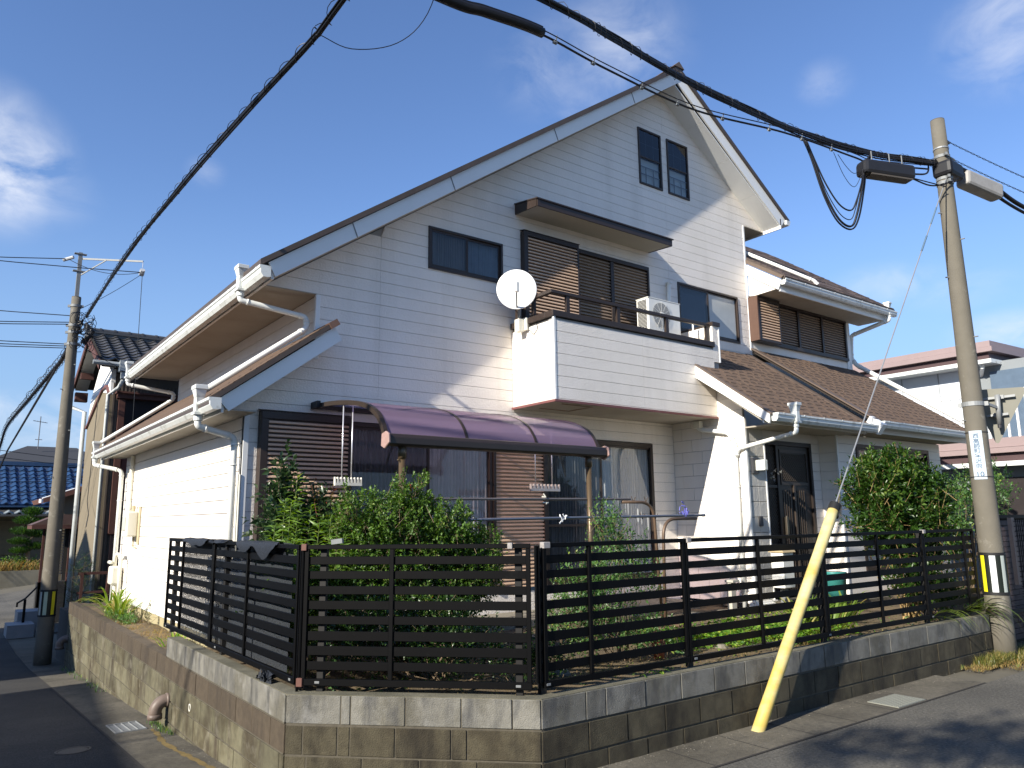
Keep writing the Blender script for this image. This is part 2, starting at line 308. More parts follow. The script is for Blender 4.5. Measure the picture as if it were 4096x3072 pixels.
sheet('road', [-60, -2.4, 0, 1.0, 1.555, 2.2, 5, 8, 10.4, 14, 60, 120], YS, 0, asphalt,
      keep=lambda x, y: (y < 3.70) or (22 < y < 36 and x < 120), kind='structure')
sheet('lane', [-2.4, 0, 1.0, 1.555], [y for y in YS if 3.6 < y < 22.5], .001, asphalt_shaded, kind='structure')  # lane sheet coloured darker to deepen its shade
mb = MB()                                                         # concrete gutter strips at the foot of the wall
ys = [3.70, 4.6, 5.4, 6.8, 8.4, 10, 12.4, 14.5, 16.5, 19]
for a, b in zip(ys, ys[1:]):
    mb.quad((1.555, a, gz(1.5, a)+.004), (2.12, a, gz(1.5, a)+.004), (2.12, b, gz(1.5, b)+.004), (1.555, b, gz(1.5, b)+.004))
mb.quad((2.12, 3.70, gz(1.5, 3.7)+.004), (8.85, 3.70, -1.706), (8.85, 4.25, -1.706), (3.36, 4.25, -1.706))
mb.quad((2.12, 3.70, gz(1.5, 3.7)+.004), (3.36, 4.25, -1.706), (2.12, 5.5, gz(1.5, 5.4)+.004), (2.12, 4.4, gz(1.5, 4.4)+.004))
pave = mk('pavement', mb, concrete, kind='structure')
mb = MB()
mb.box(1.535, 1.553, 3.72, 3.74, -1.7, -1.69)
for a, b in zip(ys[1:], ys[2:]): mb.quad((1.535, a, gz(1.5, a)+.007), (1.560, a, gz(1.5, a)+.007), (1.560, b, gz(1.5, b)+.007), (1.535, b, gz(1.5, b)+.007))
mb.quad((3.0, 3.69, -1.7045), (8.85, 3.69, -1.7045), (8.85, 3.712, -1.7045), (3.0, 3.712, -1.7045))
for k in range(7): x = 3.9+k*.62; mb.quad((x, 3.72, -1.7045), (x+.012, 3.72, -1.7045), (x+.012, 4.18, -1.7045), (x, 4.18, -1.7045))
mk('pavement_joints', mb, concrete_edge, kind='structure')
# loose grit along the kerb and dry leaves
mb = MB()
for k in range(650):
    if k % 3 == 0: x = random.uniform(1.9, 2.07); y = random.uniform(5.6, 15); z = gz(x, y)
    else: x = random.uniform(3.3, 10); y = 4.19-abs(random.gauss(0, .10)); z = -1.706
    if k % 7 == 0: x = random.uniform(2.5, 10); y = random.uniform(2.2, 3.7); z = -1.71
    s = random.uniform(.002, .008); a = random.random()*6
    p = [(x+s*math.cos(a+i*2.1)*random.uniform(.6, 1.3), y+s*math.sin(a+i*2.1), z+.004) for i in range(3)]; mb.add(p+[(x, y, z+s*1.1)], [(0, 1, 3), (1, 2, 3), (2, 0, 3)])
mk('grit', mb, M('grit_stones', (.20, .185, .15), .9, .3, 40), kind='stuff')
# soil of the garden and of the side strip
mb = MB()
nx, ny = 70, 26
for i in range(nx+1):
    for j in range(ny+1):
        x = 2.2+i*(15.6-2.2)/nx; y = 4.36+j*(8.4-4.36)/ny
        if x+y < 7.75: y = 7.75-x+.001*j
        mb.v.append((x, y, -1.30+.05*noise.noise((x*1.3, y*1.3, 0))+.02*noise.noise((x*6, y*6, 2))))
for i in range(nx):
    for j in range(ny): a = i*(ny+1)+j; mb.f.append([a, a+ny+1, a+ny+2, a+1]); mb.mi.append(0)
mk('garden_soil', mb, soil, kind='structure')
mb = MB()
for i in range(5):
    for j in range(41):
        x = 2.2+i*.105; y = 8.3+j*.2; mb.v.append((x, y, lerp([(8.3, -1.30), (9.3, -1.40), (16.5, -1.43)], y)+.04*noise.noise((x*3, y*3, 5))))
for i in range(4):
    for j in range(40): a = i*41+j; mb.f.append([a, a+41, a+42, a+1]); mb.mi.append(0)
mk('soil_strip', mb, soil, kind='structure')

# ------------------------------------------------------------------ block wall
wall = thing('block_wall', (3.36, 4.2, -1.71), 'low concrete block wall with grey top course and brown stained courses under the black fence', 'wall')
core = MB()
core.box(3.37, 10.36, 4.209, 4.33, -1.86, -1.198)                                   # right run
core.prism([(2.089, 5.46), (3.369, 4.21), (3.46, 4.30), (2.2, 5.53)], 'z', -2.0, -1.198)   # chamfer
core.box(2.089, 2.2, 5.5, 8.93, -2.25, -1.198); core.box(2.089, 2.2, 8.93, 16.35, -2.7, -1.40)
mk('mortar_core', core, [mortar], wall)
BL = {}
def block_mesh(L, H=.189, D=.03, mat=None, key=None):
    k = (round(L, 2), round(H, 3), mat.name)
    if k not in BL:
        mb = MB(); mb.box(0, L, 0, D, 0, H); me = mesh_of('block', mb, mat); BL[k] = me
    return BL[k]
def block_run(p0, p1, z_top, joints, rot, mat, H=.19, face_out=.0):
    """blocks along p0->p1 whose top is z_top; joints = list of distances along the run"""
    d = Vector((p1[0]-p0[0], p1[1]-p0[1], 0)); Ln = d.length; d.normalize()
    js = [0]+[j for j in joints if .05 < j < Ln-.05]+[Ln]
    for a, b in zip(js, js[1:]):
        off = random.uniform(-.0015, .003)
        nrm = Vector((d.y, -d.x, 0))
        me = block_mesh(b-a-.009, H-.004, .03, mat)
        q = Vector((p0[0], p0[1], 0))+d*(a+.0045)+nrm*(face_out+off)
        o = put('block', me, wall, (q.x, q.y, z_top-H+.002), math.atan2(d.y, d.x)+random.uniform(-.003, .003), bevel=.003)
def seq(start, step, n): return [start+step*i for i in range(n)]
# right run: face y = 4.2
P0, P1 = (3.365, 4.2), (10.34, 4.2)
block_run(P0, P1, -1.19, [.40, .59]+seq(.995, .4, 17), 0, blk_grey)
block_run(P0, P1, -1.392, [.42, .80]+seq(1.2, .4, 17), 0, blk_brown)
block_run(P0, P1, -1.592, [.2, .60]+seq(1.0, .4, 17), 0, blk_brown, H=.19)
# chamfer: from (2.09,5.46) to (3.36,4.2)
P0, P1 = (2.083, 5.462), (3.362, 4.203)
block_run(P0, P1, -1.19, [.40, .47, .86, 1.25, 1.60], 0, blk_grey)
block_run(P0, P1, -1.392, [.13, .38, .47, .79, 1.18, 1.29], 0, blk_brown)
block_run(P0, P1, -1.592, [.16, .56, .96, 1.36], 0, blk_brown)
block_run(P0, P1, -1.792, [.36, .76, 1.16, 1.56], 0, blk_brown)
# left run: face x = 2.08, listed from the far end towards the corner so that the outside is on the left
P0, P1 = (2.08, 8.93), (2.08, 5.47)
block_run(P0, P1, -1.19, seq(.34, .4, 9), 0, blk_grey)
for r in range(6):
    zt = -1.392-r*.2
    far = 16.35 if r < 9 else 9; near = 5.47
    yl = far
    # stop where the road is above the course
    for y in np.arange(16.35, 5.4, -.1):
        if gz(2, y) < zt: pass
    ends = [y for y in np.arange(5.47, 16.36, .05) if gz(1.9, y)-.02 < zt]
    if not ends: continue
    n0 = min(ends)
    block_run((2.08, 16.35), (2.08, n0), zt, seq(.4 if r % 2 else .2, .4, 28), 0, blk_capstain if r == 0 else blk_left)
mb = MB(); mb.box(2.083, 2.195, 8.93, 16.35, -1.40, -1.388)
mk('coping', mb, blk_capstain, wall)
mb = MB(); mb.prism([(2.086, 8.92), (2.086, 5.466), (3.37, 4.206), (10.335, 4.206), (10.335, 4.325), (3.42, 4.325), (2.2, 5.52), (2.2, 8.92)], 'z', -1.199, -1.187)
mk('cap_mortar', mb, M('wall_cap_mortar', (.15, .14, .10), .95, .14, 18, .6, 90, col2=(.09, .085, .058), cs=3), wall)

# pipes and drain things at the left wall
def elbow_pipe(y, z, r, label):
    mb = MB(); x0 = 2.14
    pts = [(x0, y, z+.02), (x0-.08, y, z+.02)]
    for k in range(7): a = math.pi/2*k/6; pts.append((x0-.08-.10*math.sin(a), y, z+.02-.10*(1-math.cos(a))))
    pts.append((x0-.18, y, z-.14)); mb.tube(pts, r, 14)
    mb.tube([(x0-.18, y, z-.10), (x0-.18, y, z-.15)], r*1.13, 14)
    mb.tube([(x0-.055, y, z+.02), (x0-.085, y, z+.02)], r*1.13, 14)
    o = mk('drain_pipe', mb, M('pinkish_pvc', (.155, .118, .095), .5, .15, 9), org=(x0, y, z), smooth=True); tag(o, label, 'pipe'); return o
elbow_pipe(8.72, -1.80, .062, 'brown plastic elbow pipe low in the stained wall beside the steel drain grate')
elbow_pipe(16.15, -2.03, .062, 'brown elbow pipe at the far end of the stained wall beside the left pole')
mb = MB(); mb.tube([(2.075, 7.9, -1.71), (2.12, 7.9, -1.71)], [.035, .035], 16, False); mb.tube([(2.075, 7.9, -1.71), (2.12, 7.9, -1.71)], [.026, .026], 16, False)
mb.add([(2.075, 7.9+.0305*math.cos(a*math.pi/8)+(.0045*(1 if s else -1))*math.cos(a*math.pi/8), -1.71+(.0305+(.0045 if s else -.0045))*math.sin(a*math.pi/8)) for s in (0, 1) for a in range(16)], [(a, (a+1) % 16, 16+(a+1) % 16, 16+a) for a in range(16)])
mb.cur = 1; mb.add([(2.10, 7.9+.026*math.cos(a*math.pi/8), -1.71+.026*math.sin(a*math.pi/8)) for a in range(16)], [tuple(range(16))])
tag(mk('weep_pipe', mb, [offwhite, interior], org=(2.08, 7.9, -1.71)), 'small round white drain pipe end in the stained block wall', 'pipe')
g = thing('drain_grate', (1.78, 9.1, gz(1.7, 9.1)), 'steel drain grate with four panels set in the left gutter strip', 'drain grate')
zg = lambda y: gz(1.5, y)+.006
for k in range(4):
    xa = 1.64+k*.07; mb = MB(); mb.quad((xa, 8.86, zg(8.86)), (xa+.064, 8.86, zg(8.86)), (xa+.064, 9.36, zg(9.36)), (xa, 9.36, zg(9.36)))
    mk('panel', mb, steel_dull, g)
mb = MB()
for k in range(5): xa = 1.636+k*.07; mb.bar((xa, 8.85, zg(8.85)+.004), (xa, 9.37, zg(9.37)+.004), .007, .012)
for y in (8.85, 9.37): mb.bar((1.63, y, zg(y)+.004), (1.925, y, zg(y)+.004), .012, .012)
mk('frame', mb, steel, g)
g = thing('drain_cover', (7.36, 3.87, -1.70), 'pale ribbed drain cover set in the right gutter strip', 'drain cover')
mb = MB(); mb.box(7.11, 7.61, 3.725, 4.02, -1.705, -1.698); mk('plate', mb, paleplate, g)
mb = MB()
for i in range(14):
    for j in range(8): x = 7.13+i*.034; y = 3.745+j*.033; mb.box(x, x+.022, y, y+.008, -1.698, -1.694)
mk('studs', mb, paleplate, g, kind='stuff')
g = thing('manhole_cover', (1.2, 8.37, gz(1.2, 8.37)), 'small round iron manhole cover in the shaded road', 'manhole cover')
for nm, r0, r1, hh in (('rim', .13, .15, .006), ('lid', 0, .122, .004)):
    mb = MB(); n = 28
    vs = [(1.2+r*math.cos(2*math.pi*i/n), 8.37+r*math.sin(2*math.pi*i/n)*1.0, gz(1.2, 8.37+r*math.sin(2*math.pi*i/n))+hh) for r in (max(r0, .001), r1) for i in range(n)]
    mb.add(vs, [(i, (i+1) % n, n+(i+1) % n, n+i) for i in range(n)]); mk(nm, mb, M('cast_iron', (.035, .033, .03), .6, .2, 40), g)
mb = MB()
pts = [(1.93+.03*math.sin(y*3)+random.uniform(-.01, .01), y) for y in np.arange(6.2, 8.9, .1)]
for (xa, ya), (xb, yb) in zip(pts, pts[1:]):
    w_ = random.uniform(.015, .035); mb.quad((xa-w_, ya, zg(ya)), (xa+w_, ya, zg(ya)), (xb+w_, yb, zg(yb)), (xb-w_, yb, zg(yb)))
mk('rust_line', mb, M('yellow_brown_stain', (.17, .12, .04), .95, .3, 14), kind='structure')

# ------------------------------------------------------------------ black slat fences
SL = [(-.306, -.248), (-.408, -.351), (-.516, -.457), (-.621, -.560), (-.724, -.667), (-.836, -.771), (-.937, -.873), (-1.037, -.978)]
def fence(p0, p1, root_label, muls, posts, inward, brackets=(), drop=0):
    root = thing('slat_fence', (p0[0], p0[1], -1.19), root_label, 'fence')
    d = Vector((p1[0]-p0[0], p1[1]-p0[1], 0)); Ln = d.length; d.normalize(); nrm = Vector((d.y, -d.x, 0))
    ang = math.atan2(d.y, d.x)
    def at(t, off=0, z=0): q = Vector((p0[0], p0[1], 0))+d*t+nrm*off; return (q.x, q.y, z)
    def barz(name, t0, t1, z0, z1, off, th, mat, nm=None):
        mb = MB(); mb.box(0, t1-t0, -th/2, th/2, 0, z1-z0); me = mesh_of(name, mb, mat)
        q = at(t0, off, z0); return put(name, me, root, q, ang, bevel=.003)
    edges = sorted([0]+[m for m in muls if m[1] == 'joint' and 0 < m[0] < Ln] and [0]+[m[0] for m in muls if m[1] == 'joint']+[Ln])
    for a, b in zip(edges, edges[1:]):
        barz('top_rail', a+.002, b-.002, -.196, -.164, 0, .034, black_alu)
        barz('bottom_rail', a+.002, b-.002, -1.14, -1.095, 0, .034, black_alu)
        inner = [a+.02]+[m[0] for m in muls if m[1] == 'mid' and a < m[0] < b]+[b-.02]
        for ia, ib in zip(inner, inner[1:]):
            for (z0, z1) in SL: barz('slat', ia+.012, ib-.012, z0, z1, -.004, .009, black_alu)
        for m in inner: barz('stile', m-.016, m+.016, -1.095, -.196, .002, .026, black_alu)
    for t in posts:
        barz('post', t-.025, t+.025, -1.19, -.175, -.052, .045, black_in)
        barz('foot_clip', t-.018, t+.018, -1.125, -1.108, .021, .004, steel_dull)
    for (t, z0, z1, m_, w_) in brackets: barz('bracket', t-w_/2, t+w_/2, z0, z1, .006, .048, m_)
    return root
rust = M('rust_brown_bracket', (.13, .06, .045), .5, .15, 20); silver = M('worn_grey_cap', (.30, .28, .26), .5, .4, 70)
fL = fence((2.17, 9.47), (2.17, 5.52), 'black slat fence along the left side lane with torn dark netting behind it', [(.62, 'mid'), (1.77, 'joint'), (2.78, 'mid')], [.12, 2.02, 3.88], 1, [(1.77, -.20, -.160, black_alu, .05)])
fC = fence((2.185, 5.467), (3.365, 4.292), 'short black slat fence across the cut corner between its two longer neighbours', [(.66, 'mid')], [.13, 1.57], 1,
           [(0, -.205, -.157, rust, .04), (0, -1.148, -1.09, rust, .045), (1.52, -.2, -.158, silver, .035)])
fR = fence((3.45, 4.28), (10.33, 4.28), 'long black slat fence along the street in front of the garden', [(.45, 'mid'), (1.51, 'joint'), (2.50, 'mid'), (3.53, 'joint'), (4.57, 'mid'), (5.58, 'joint'), (6.62, 'mid')],
           [.03, 1.57, 3.53, 5.62], 1, [(.03, -.2, -.156, silver, .06), (1.55, -.2, -.158, silver, .05), (5.6, -.2, -.158, silver, .05), (3.53, -.2, -.158, black_alu, .05)])
mb = MB(); mb.bar((2.33, 5.33, -.145), (2.39, 5.275, -.135), .035, .035); o = mk('loose_clip', mb, steel_dull, org=(2.36, 5.3, -.15)); tag(o, 'loose silver clip sitting on the top rail of the corner fence', 'clip')
# corner tubes between fences
mb = MB(); mb.box(2.163, 2.178, 5.49, 5.505, -1.19, -.17); mb.tube([(2.176, 5.478, -1.10), (2.176, 5.478, -.18)], .012, 8); mk('corner_tube', mb, black_alu, fC)
mb = MB(); mb.tube([(3.392, 4.275, -1.10), (3.392, 4.275, -.18)], .010, 8); mb.tube([(3.417, 4.275, -1.10), (3.417, 4.275, -.18)], .010, 8); mk('corner_tube', mb, black_alu, fC)
# shade net behind left fence
net = thing('shade_net', (2.25, 7.5, -1.19), 'torn dark shade netting tied inside the left fence and draped over its rail', 'netting')
mb = MB(); n1, n2 = 40, 14
for i in range(n1+1):
    for j in range(n2+1):
        y = 5.85+i*(9.1-5.85)/n1; z = -1.15+j*(.97)/n2
        mb.v.append((2.235+.012*math.sin(y*9+z*3)+.01*noise.noise((y*4, z*4, 0)), y, z-.03*math.sin(y*1.7)))
for i in range(n1):
    for j in range(n2): a = i*(n2+1)+j; mb.f.append([a, a+n2+1, a+n2+2, a+1]); mb.mi.append(0)
mk('netting', mb, netm, net, smooth=True)
def drape(y0, y1, hang):
    mb = MB(); n1 = 22; prof = [(2.225, -.28), (2.215, -.19), (2.195, -.152), (2.165, -.150), (2.145, -.17), (2.143, -.20), (2.140, -.23), (2.142, -.27)]
    for i in range(n1+1):
        y = y0+(y1-y0)*i/n1; e = math.sin(math.pi*i/n1)**.4
        for k, (x, z) in enumerate(prof):
            zz = z if k < 5 else -.17-(k-4)*hang*e*(.75+.9*noise.noise((y*3.3, 0, 1)))/3
            mb.v.append((x-.004*k*.3+.006*noise.noise((y*14, k*.8, 3)), y+.01*noise.noise((y*6, k, 7)), zz+.012*noise.noise((y*5, k, 9))))
    m_ = len(prof)
    for i in range(n1):
        for k in range(m_-1): a = i*m_+k; mb.f.append([a, a+m_, a+m_+1, a+1]); mb.mi.append(0)
    mk('draped_fold', mb, netcloth, net, smooth=True)
drape(5.95, 6.95, .11); drape(7.9, 8.8, .07); drape(7.25, 7.8, .02)
mb = MB()
for k in range(26):
    a = random.random()*6.3; b_ = random.random()*6.3; c_ = Vector((2.13, 6.02+random.uniform(-.12, .12), -1.165+random.uniform(-.02, .02)))
    p = c_+Vector((math.cos(a)*.04, math.sin(a)*.09, math.sin(b_)*.035)); q = c_+Vector((math.cos(a+1.3)*.045, math.sin(a+1.3)*.1, math.sin(b_+1)*.03)); r_ = c_+Vector((.02*math.cos(b_), .05*math.sin(b_), .045)); s_ = c_+Vector((-.03, .03*math.cos(b_), -.02))
    mb.quad(p, q, r_, s_)
mk('bunched_net', mb, netcloth, net)

# ------------------------------------------------------------------ main house
H = thing('house', (2.615, 8.41, -1.44), 'white clapboard house with tall asymmetric gable, balcony, brown shutters and a lower shingled porch roof', 'house')
def boards(parent, plane, coord, out, zt, zb, pitch, z_first, Lf, Rf, holes, mat, breaks=(), th=.016, gap=.0055, nm='siding_board', drop=.003, vj=()):
    """horizontal boards on plane ('y' or 'x' = coord), outward sign out; each board is one part"""
    z = z_first
    rows = []
    while z > zb:
        rows.append((max(z-pitch, zb), min(z, zt))); z -= pitch
    for (a, b) in rows:
        if b <= a+.01: continue
        b2 = b-gap if b == round(b, 9) else b
        cuts = sorted(set([a, b-gap]+[q for q in breaks if a < q < b-gap]+[h[2] for h in holes if a < h[2] < b-gap]+[h[3] for h in holes if a < h[3] < b-gap]))
        pcs = []
        for si, (za, zb_) in enumerate(zip(cuts, cuts[1:])):
            zm = (za+zb_)/2
            hs_ = sorted([h for h in holes if h[2] <= zm <= h[3]]+[(v, v+.0025, 0, 0) for v in vj])
            xs = []
            lo0, lo1, hi0, hi1 = Lf(za+1e-5), Lf(zb_-1e-5), Rf(za+1e-5), Rf(zb_-1e-5)
            start = (lo0, lo1)
            for h in hs_:
                if h[1] <= min(start) or h[0] >= max(hi0, hi1): continue
                if h[0] > max(start): xs.append((start, (min(h[0], hi0), min(h[0], hi1))))
                start = (max(h[1], start[0]), max(h[1], start[1]))
            xs.append((start, (hi0, hi1)))
            for (s0, s1), (e0, e1) in xs:
                if e0-s0 < .005 and e1-s1 < .005: continue
                pcs.append((si, za, zb_, min(s0, e0), e0, e1, min(s1, e1)))
        grp = list(range(len(pcs)))
        def root_(i):
            while grp[i] != i: i = grp[i]
            return i
        for i in range(len(pcs)):
            for j in range(i):
                if pcs[i][0]-pcs[j][0] == 1 and min(pcs[i][4], pcs[j][5])-max(pcs[i][3], pcs[j][6]) > .002: grp[root_(i)] = root_(j)
        for g_ in sorted({root_(i) for i in range(len(pcs))}):
            mb = MB()
            for i, (si, za, zb_, a0, e0, e1, a1) in enumerate(pcs):
                if root_(i) == g_:
                    f0 = coord+out*th; f1 = coord; mb.prism([(a0, za), (e0, za), (e1, zb_), (a1, zb_)], plane, min(f0, f1), max(f0, f1))
            mk(nm, mb, mat, parent)
cst = lambda v: (lambda z: v)
# gable
GL = lambda z: 2.615 if z < 1.18 else (2.315+(z-1.145)/.752 if z < 1.957 else (3.395 if z < 2.70 else (z-.766)/.7))
GR = lambda z: 9.615 if z < 2.4 else (11.91 if z < 5.549 else (14.135-z)/.6846)
W1 = (4.92, 6.15, 3.32, 3.92); SHU = (6.48, 9.18, 2.2, 4.16); W3 = (9.91, 11.575, 3.16, 4.05); WA = (9.07, 9.645, 5.655, 6.70); WB = (9.797, 10.357, 5.655, 6.70)
GF = (2.76, 9.10, -.95, 1.19)
def wall_core(name, plane, lo, hi, zc, Lf, Rf, holes, parent):
    cuts = sorted(set(list(zc)+[h[2] for h in holes]+[h[3] for h in holes])); mb = MB()
    for za, zb_ in zip(cuts, cuts[1:]):
        zm = (za+zb_)/2; start = (Lf(za+1e-5), Lf(zb_-1e-5)); end = (Rf(za+1e-5), Rf(zb_-1e-5)); segs = []
        for h in sorted(h for h in holes if h[2] <= zm <= h[3]):
            if h[0] > max(start): segs.append((start, (h[0], h[0])))
            start = (h[1], h[1])
        segs.append((start, end))
        for (s0, s1), (e0, e1) in segs:
            if max(e0-s0, e1-s1) > .005: mb.prism([(s0, za), (e0, za), (e1, zb_), (s1, zb_)], plane, lo, hi)
    return mk(name, mb, joint_m, parent)
gw = wall_core('gable_wall', 'y', 8.424, 8.44, [-1.25, 1.18, 1.957, 2.4, 2.70, 5.549, 7.52], GL, GR, [W1, SHU, W3, WA, WB, GF], H)
boards(gw, 'y', 8.424, -1, 7.52, -1.25, .1517, 7.555, GL, GR, [W1, SHU, W3, WA, WB, GF, (3.7, 6.0, 1.29, 1.34)], siding, breaks=(1.18, 1.957, 2.4, 2.70, 5.549), vj=(4.223, 9.705))
# wing wall
ww = mk('wing_wall', MB().prism([(11.93, 2.9), (15.40, 3.0), (15.40, 4.16), (11.93, 4.16)], 'y', 8.42, 8.44), joint_m, H)
boards(ww, 'y', 8.424, -1, 4.15, 3.0, .1517, 4.15, cst(11.93), cst(15.40), [(11.93, 15.24, 3.25, 4.15)], siding_smooth)
mb = MB(); mb.box(15.24, 15.42, 8.385, 8.41, 3.05, 4.15); mk('corner_trim', mb, trim, H)
mb = MB(); mb.box(2.60, 2.66, 8.395, 8.455, -1.25, 1.20); mb.box(2.60, 2.615, 8.40, 8.46, -1.25, 1.2); mk('corner_trim', mb, trim, H, bevel=.003)
mb = MB(); mb.box(11.885, 11.93, 8.398, 8.44, 2.95, 5.545); mk('corner_trim', mb, trim, H, bevel=.003)
mb = MB(); mb.box(3.375, 3.43, 8.398, 8.45, 1.9, 2.69); mk('corner_trim', mb, trim, H, bevel=.003)
# left wall and set back upper left wall
lw = mk('side_wall', MB().box(2.63, 2.66, 8.44, 14.98, -1.25, 1.175), joint_dk, H)
boards(lw, 'x', 2.631, -1, 1.175, -1.25, .1517, 1.10+.075, cst(8.45), cst(15.0), [], siding_smooth, vj=(11.9,), gap=.009)
uw = mk('upper_side_wall', MB().box(3.411, 3.44, 8.44, 15.0, 1.7, 2.85), joint_m, H)
boards(uw, 'x', 3.411, -1, 2.685, 1.75, .1517, 2.685, cst(8.45), cst(15.0), [], siding_smooth)
mk('back_wall', MB().prism([(2.66, -1.3), (15.4, -1.3), (15.4, 1.2), (11.9, 4), (11.9, 5.5), (9.66, 7.3), (3.4, 2.7), (3.4, 1.9), (2.66, 1.2)], 'y', 14.96, 15.0), siding_smooth, H)
mb = MB(); mb.box(11.86, 11.9, 8.44, 15, 2.9, 5.5); mk('upper_right_wall', mb, siding_smooth, H)
mb = MB(); mb.prism([(6.84, -1.3), (14.96, -1.3), (14.96, 4.15), (8.44, 4.15), (8.44, 2.95), (6.84, 1.85)], 'x', 15.36, 15.4); mk('right_wall', mb, siding_smooth, H)
mb = MB(); mb.box(2.655, 9.61, 8.45, 8.55, -1.5, -1.26); mb.box(2.645, 2.75, 8.45, 14.98, -1.6, -1.262); mk('foundation', mb, cream, H)
mb = MB(); mb.box(2.60, 2.64, 8.42, 15.0, -1.262, -1.232); mb.box(2.62, 9.6, 8.395, 8.43, -1.262, -1.232); mk('base_flashing', mb, trim, H)

# roofs: main
mr = MB()
zr = lambda x: .702*x+1.05; zq = lambda x: 7.88-.702*(x-9.729)
mr.prism([(2.555, zr(2.555)), (9.729, 7.88), (12.80, zq(12.80)), (12.80, zq(12.8)-.07), (9.729, 7.79), (2.555, zr(2.555)-.07)], 'y', 7.965, 15.4)
mk('main_roof', mr, roof_edge, H)
mb = MB(); mb.prism([(9.60, 7.84), (9.729, 7.955), (9.86, 7.84)], 'y', 7.95, 15.41); mk('ridge_cap', mb, flash_m, H)
for (x0, x1, fn, s) in ((2.72, 9.729, lambda x: .7*x+.766, 1), (9.729, 12.70, lambda x: 14.17-.6846*x+.035, -1)):
    lo = [(x0, fn(x0)), (x1, fn(x1))]
for nm, pts in (('bargeboard', [(2.737, 2.68), (9.72, 7.56), (9.72, 7.80), (2.655, 2.83)]), ('bargeboard', [(9.722, 7.56), (12.563, 5.546), (12.70, 5.72), (9.722, 7.80)])):
    mb = MB(); mb.prism(pts, 'y', 8.0, 8.03); mk(nm, mb, trim, H)
mb = MB()
for x in (3.7, 5.08, 8.6, 6.9): z = .7*x+.766; mb.prism([(x, z-.012), (x+.012, z-.004), (x-.075, z+.20), (x-.085, z+.195)], 'y', 7.994, 8.0)
mk('bargeboard_joint', mb, steel_dull, H)
# rake soffits
mb = MB(); mb.prism([(2.75, 2.705), (9.66, 7.53), (9.66, 7.55), (2.75, 2.725)], 'y', 8.03, 8.41); mk('rake_soffit', mb, soffit_m, H)
for a, b in ((9.66, 10.36), (10.364, 11.10), (11.104, 11.84), (11.844, 12.56)):
    f_ = lambda x: 14.135-.6846*x; mb = MB(); mb.prism([(a, f_(a)), (b, f_(b)), (b, f_(b)+.02), (a, f_(a)+.02)], 'y', 8.03, 8.41); mk('soffit_panel', mb, trim, H)
# right eave box and gutter
mb = MB(); mb.box(11.93, 12.53, 8.39, 15.3, 5.53, 5.549); mk('eave_soffit', mb, soffit_m, H)
mb = MB(); mb.box(12.53, 12.56, 8.0, 15.3, 5.50, 5.70); mk('fascia_board', mb, trim, H)
def gutter(name, x0, x1, z0, z1, y0, y1, axis='y'):
    """ogee-like gutter; for axis 'y' it runs along y with its outer side at x0"""
    prof = [(x1, z1), (x1, z0+.01), (x1-(x1-x0)*.25, z0), (x0+(x1-x0)*.35, z0), (x0+(x1-x0)*.12, z0+(z1-z0)*.35), (x0+(x1-x0)*.10, z0+(z1-z0)*.7), (x0, z0+(z1-z0)*.78), (x0, z1), (x0+.008, z1), (x0+.012, z0+(z1-z0)*.8), (x0+(x1-x0)*.2, z0+(z1-z0)*.4), (x1-.012, z0+.02), (x1-.012, z1)]
    mb = MB(); mb.prism(prof, 'y', y0, y1)
    if axis == 'x': mb.v = [(p[1], p[0], p[2]) for p in mb.v]; mb.f = [f[::-1] for f in mb.f]
    g_ = mk(name, mb, gutter_m, H)
    cap = MB(); pp = prof[:8]
    for t in (y0-.006, y1): cap.prism(pp, 'y', t, t+.006)
    n_ = int((y1-y0)/.5)
    for k in range(n_):
        t = y0+.12+k*.5; cap.prism([(x0-.004, z1-.012), (x1, z1-.006), (x1, z1+.003), (x0-.004, z1+.003)], 'y', t, t+.018)
    if axis == 'x': cap.v = [(p[1], p[0], p[2]) for p in cap.v]; cap.f = [f[::-1] for f in cap.f]
    mk('gutter_clips', cap, gutter_m, g_, kind='stuff')
    return g_
gutter('gutter', 12.82, 12.70, 5.60, 5.70, 7.97, 15.35)
g1 = gutter('gutter', 2.535, 2.66, 2.635, 2.765, 7.93, 15.38)
mb = MB(); mb.box(2.70, 2.73, 8.03, 15.3, 2.655, 2.83); mk('fascia_board', mb, trim, H)
for a, b in ((8.41, 12.1), (12.106, 15.28)):
    mb = MB(); mb.box(2.731, 3.43, a, b, 2.69, 2.705); mk('soffit_panel', mb, soffit_m, H)
mb = MB()
for k in range(14): y = 8.3+k*.52; mb.bar((2.70, y, 2.67), (2.57, y, 2.655), .02, .006); mb.bar((2.70, y, 2.70), (2.66, y, 2.64), .012, .012)
mk('gutter_brackets', mb, darkgrille, H)
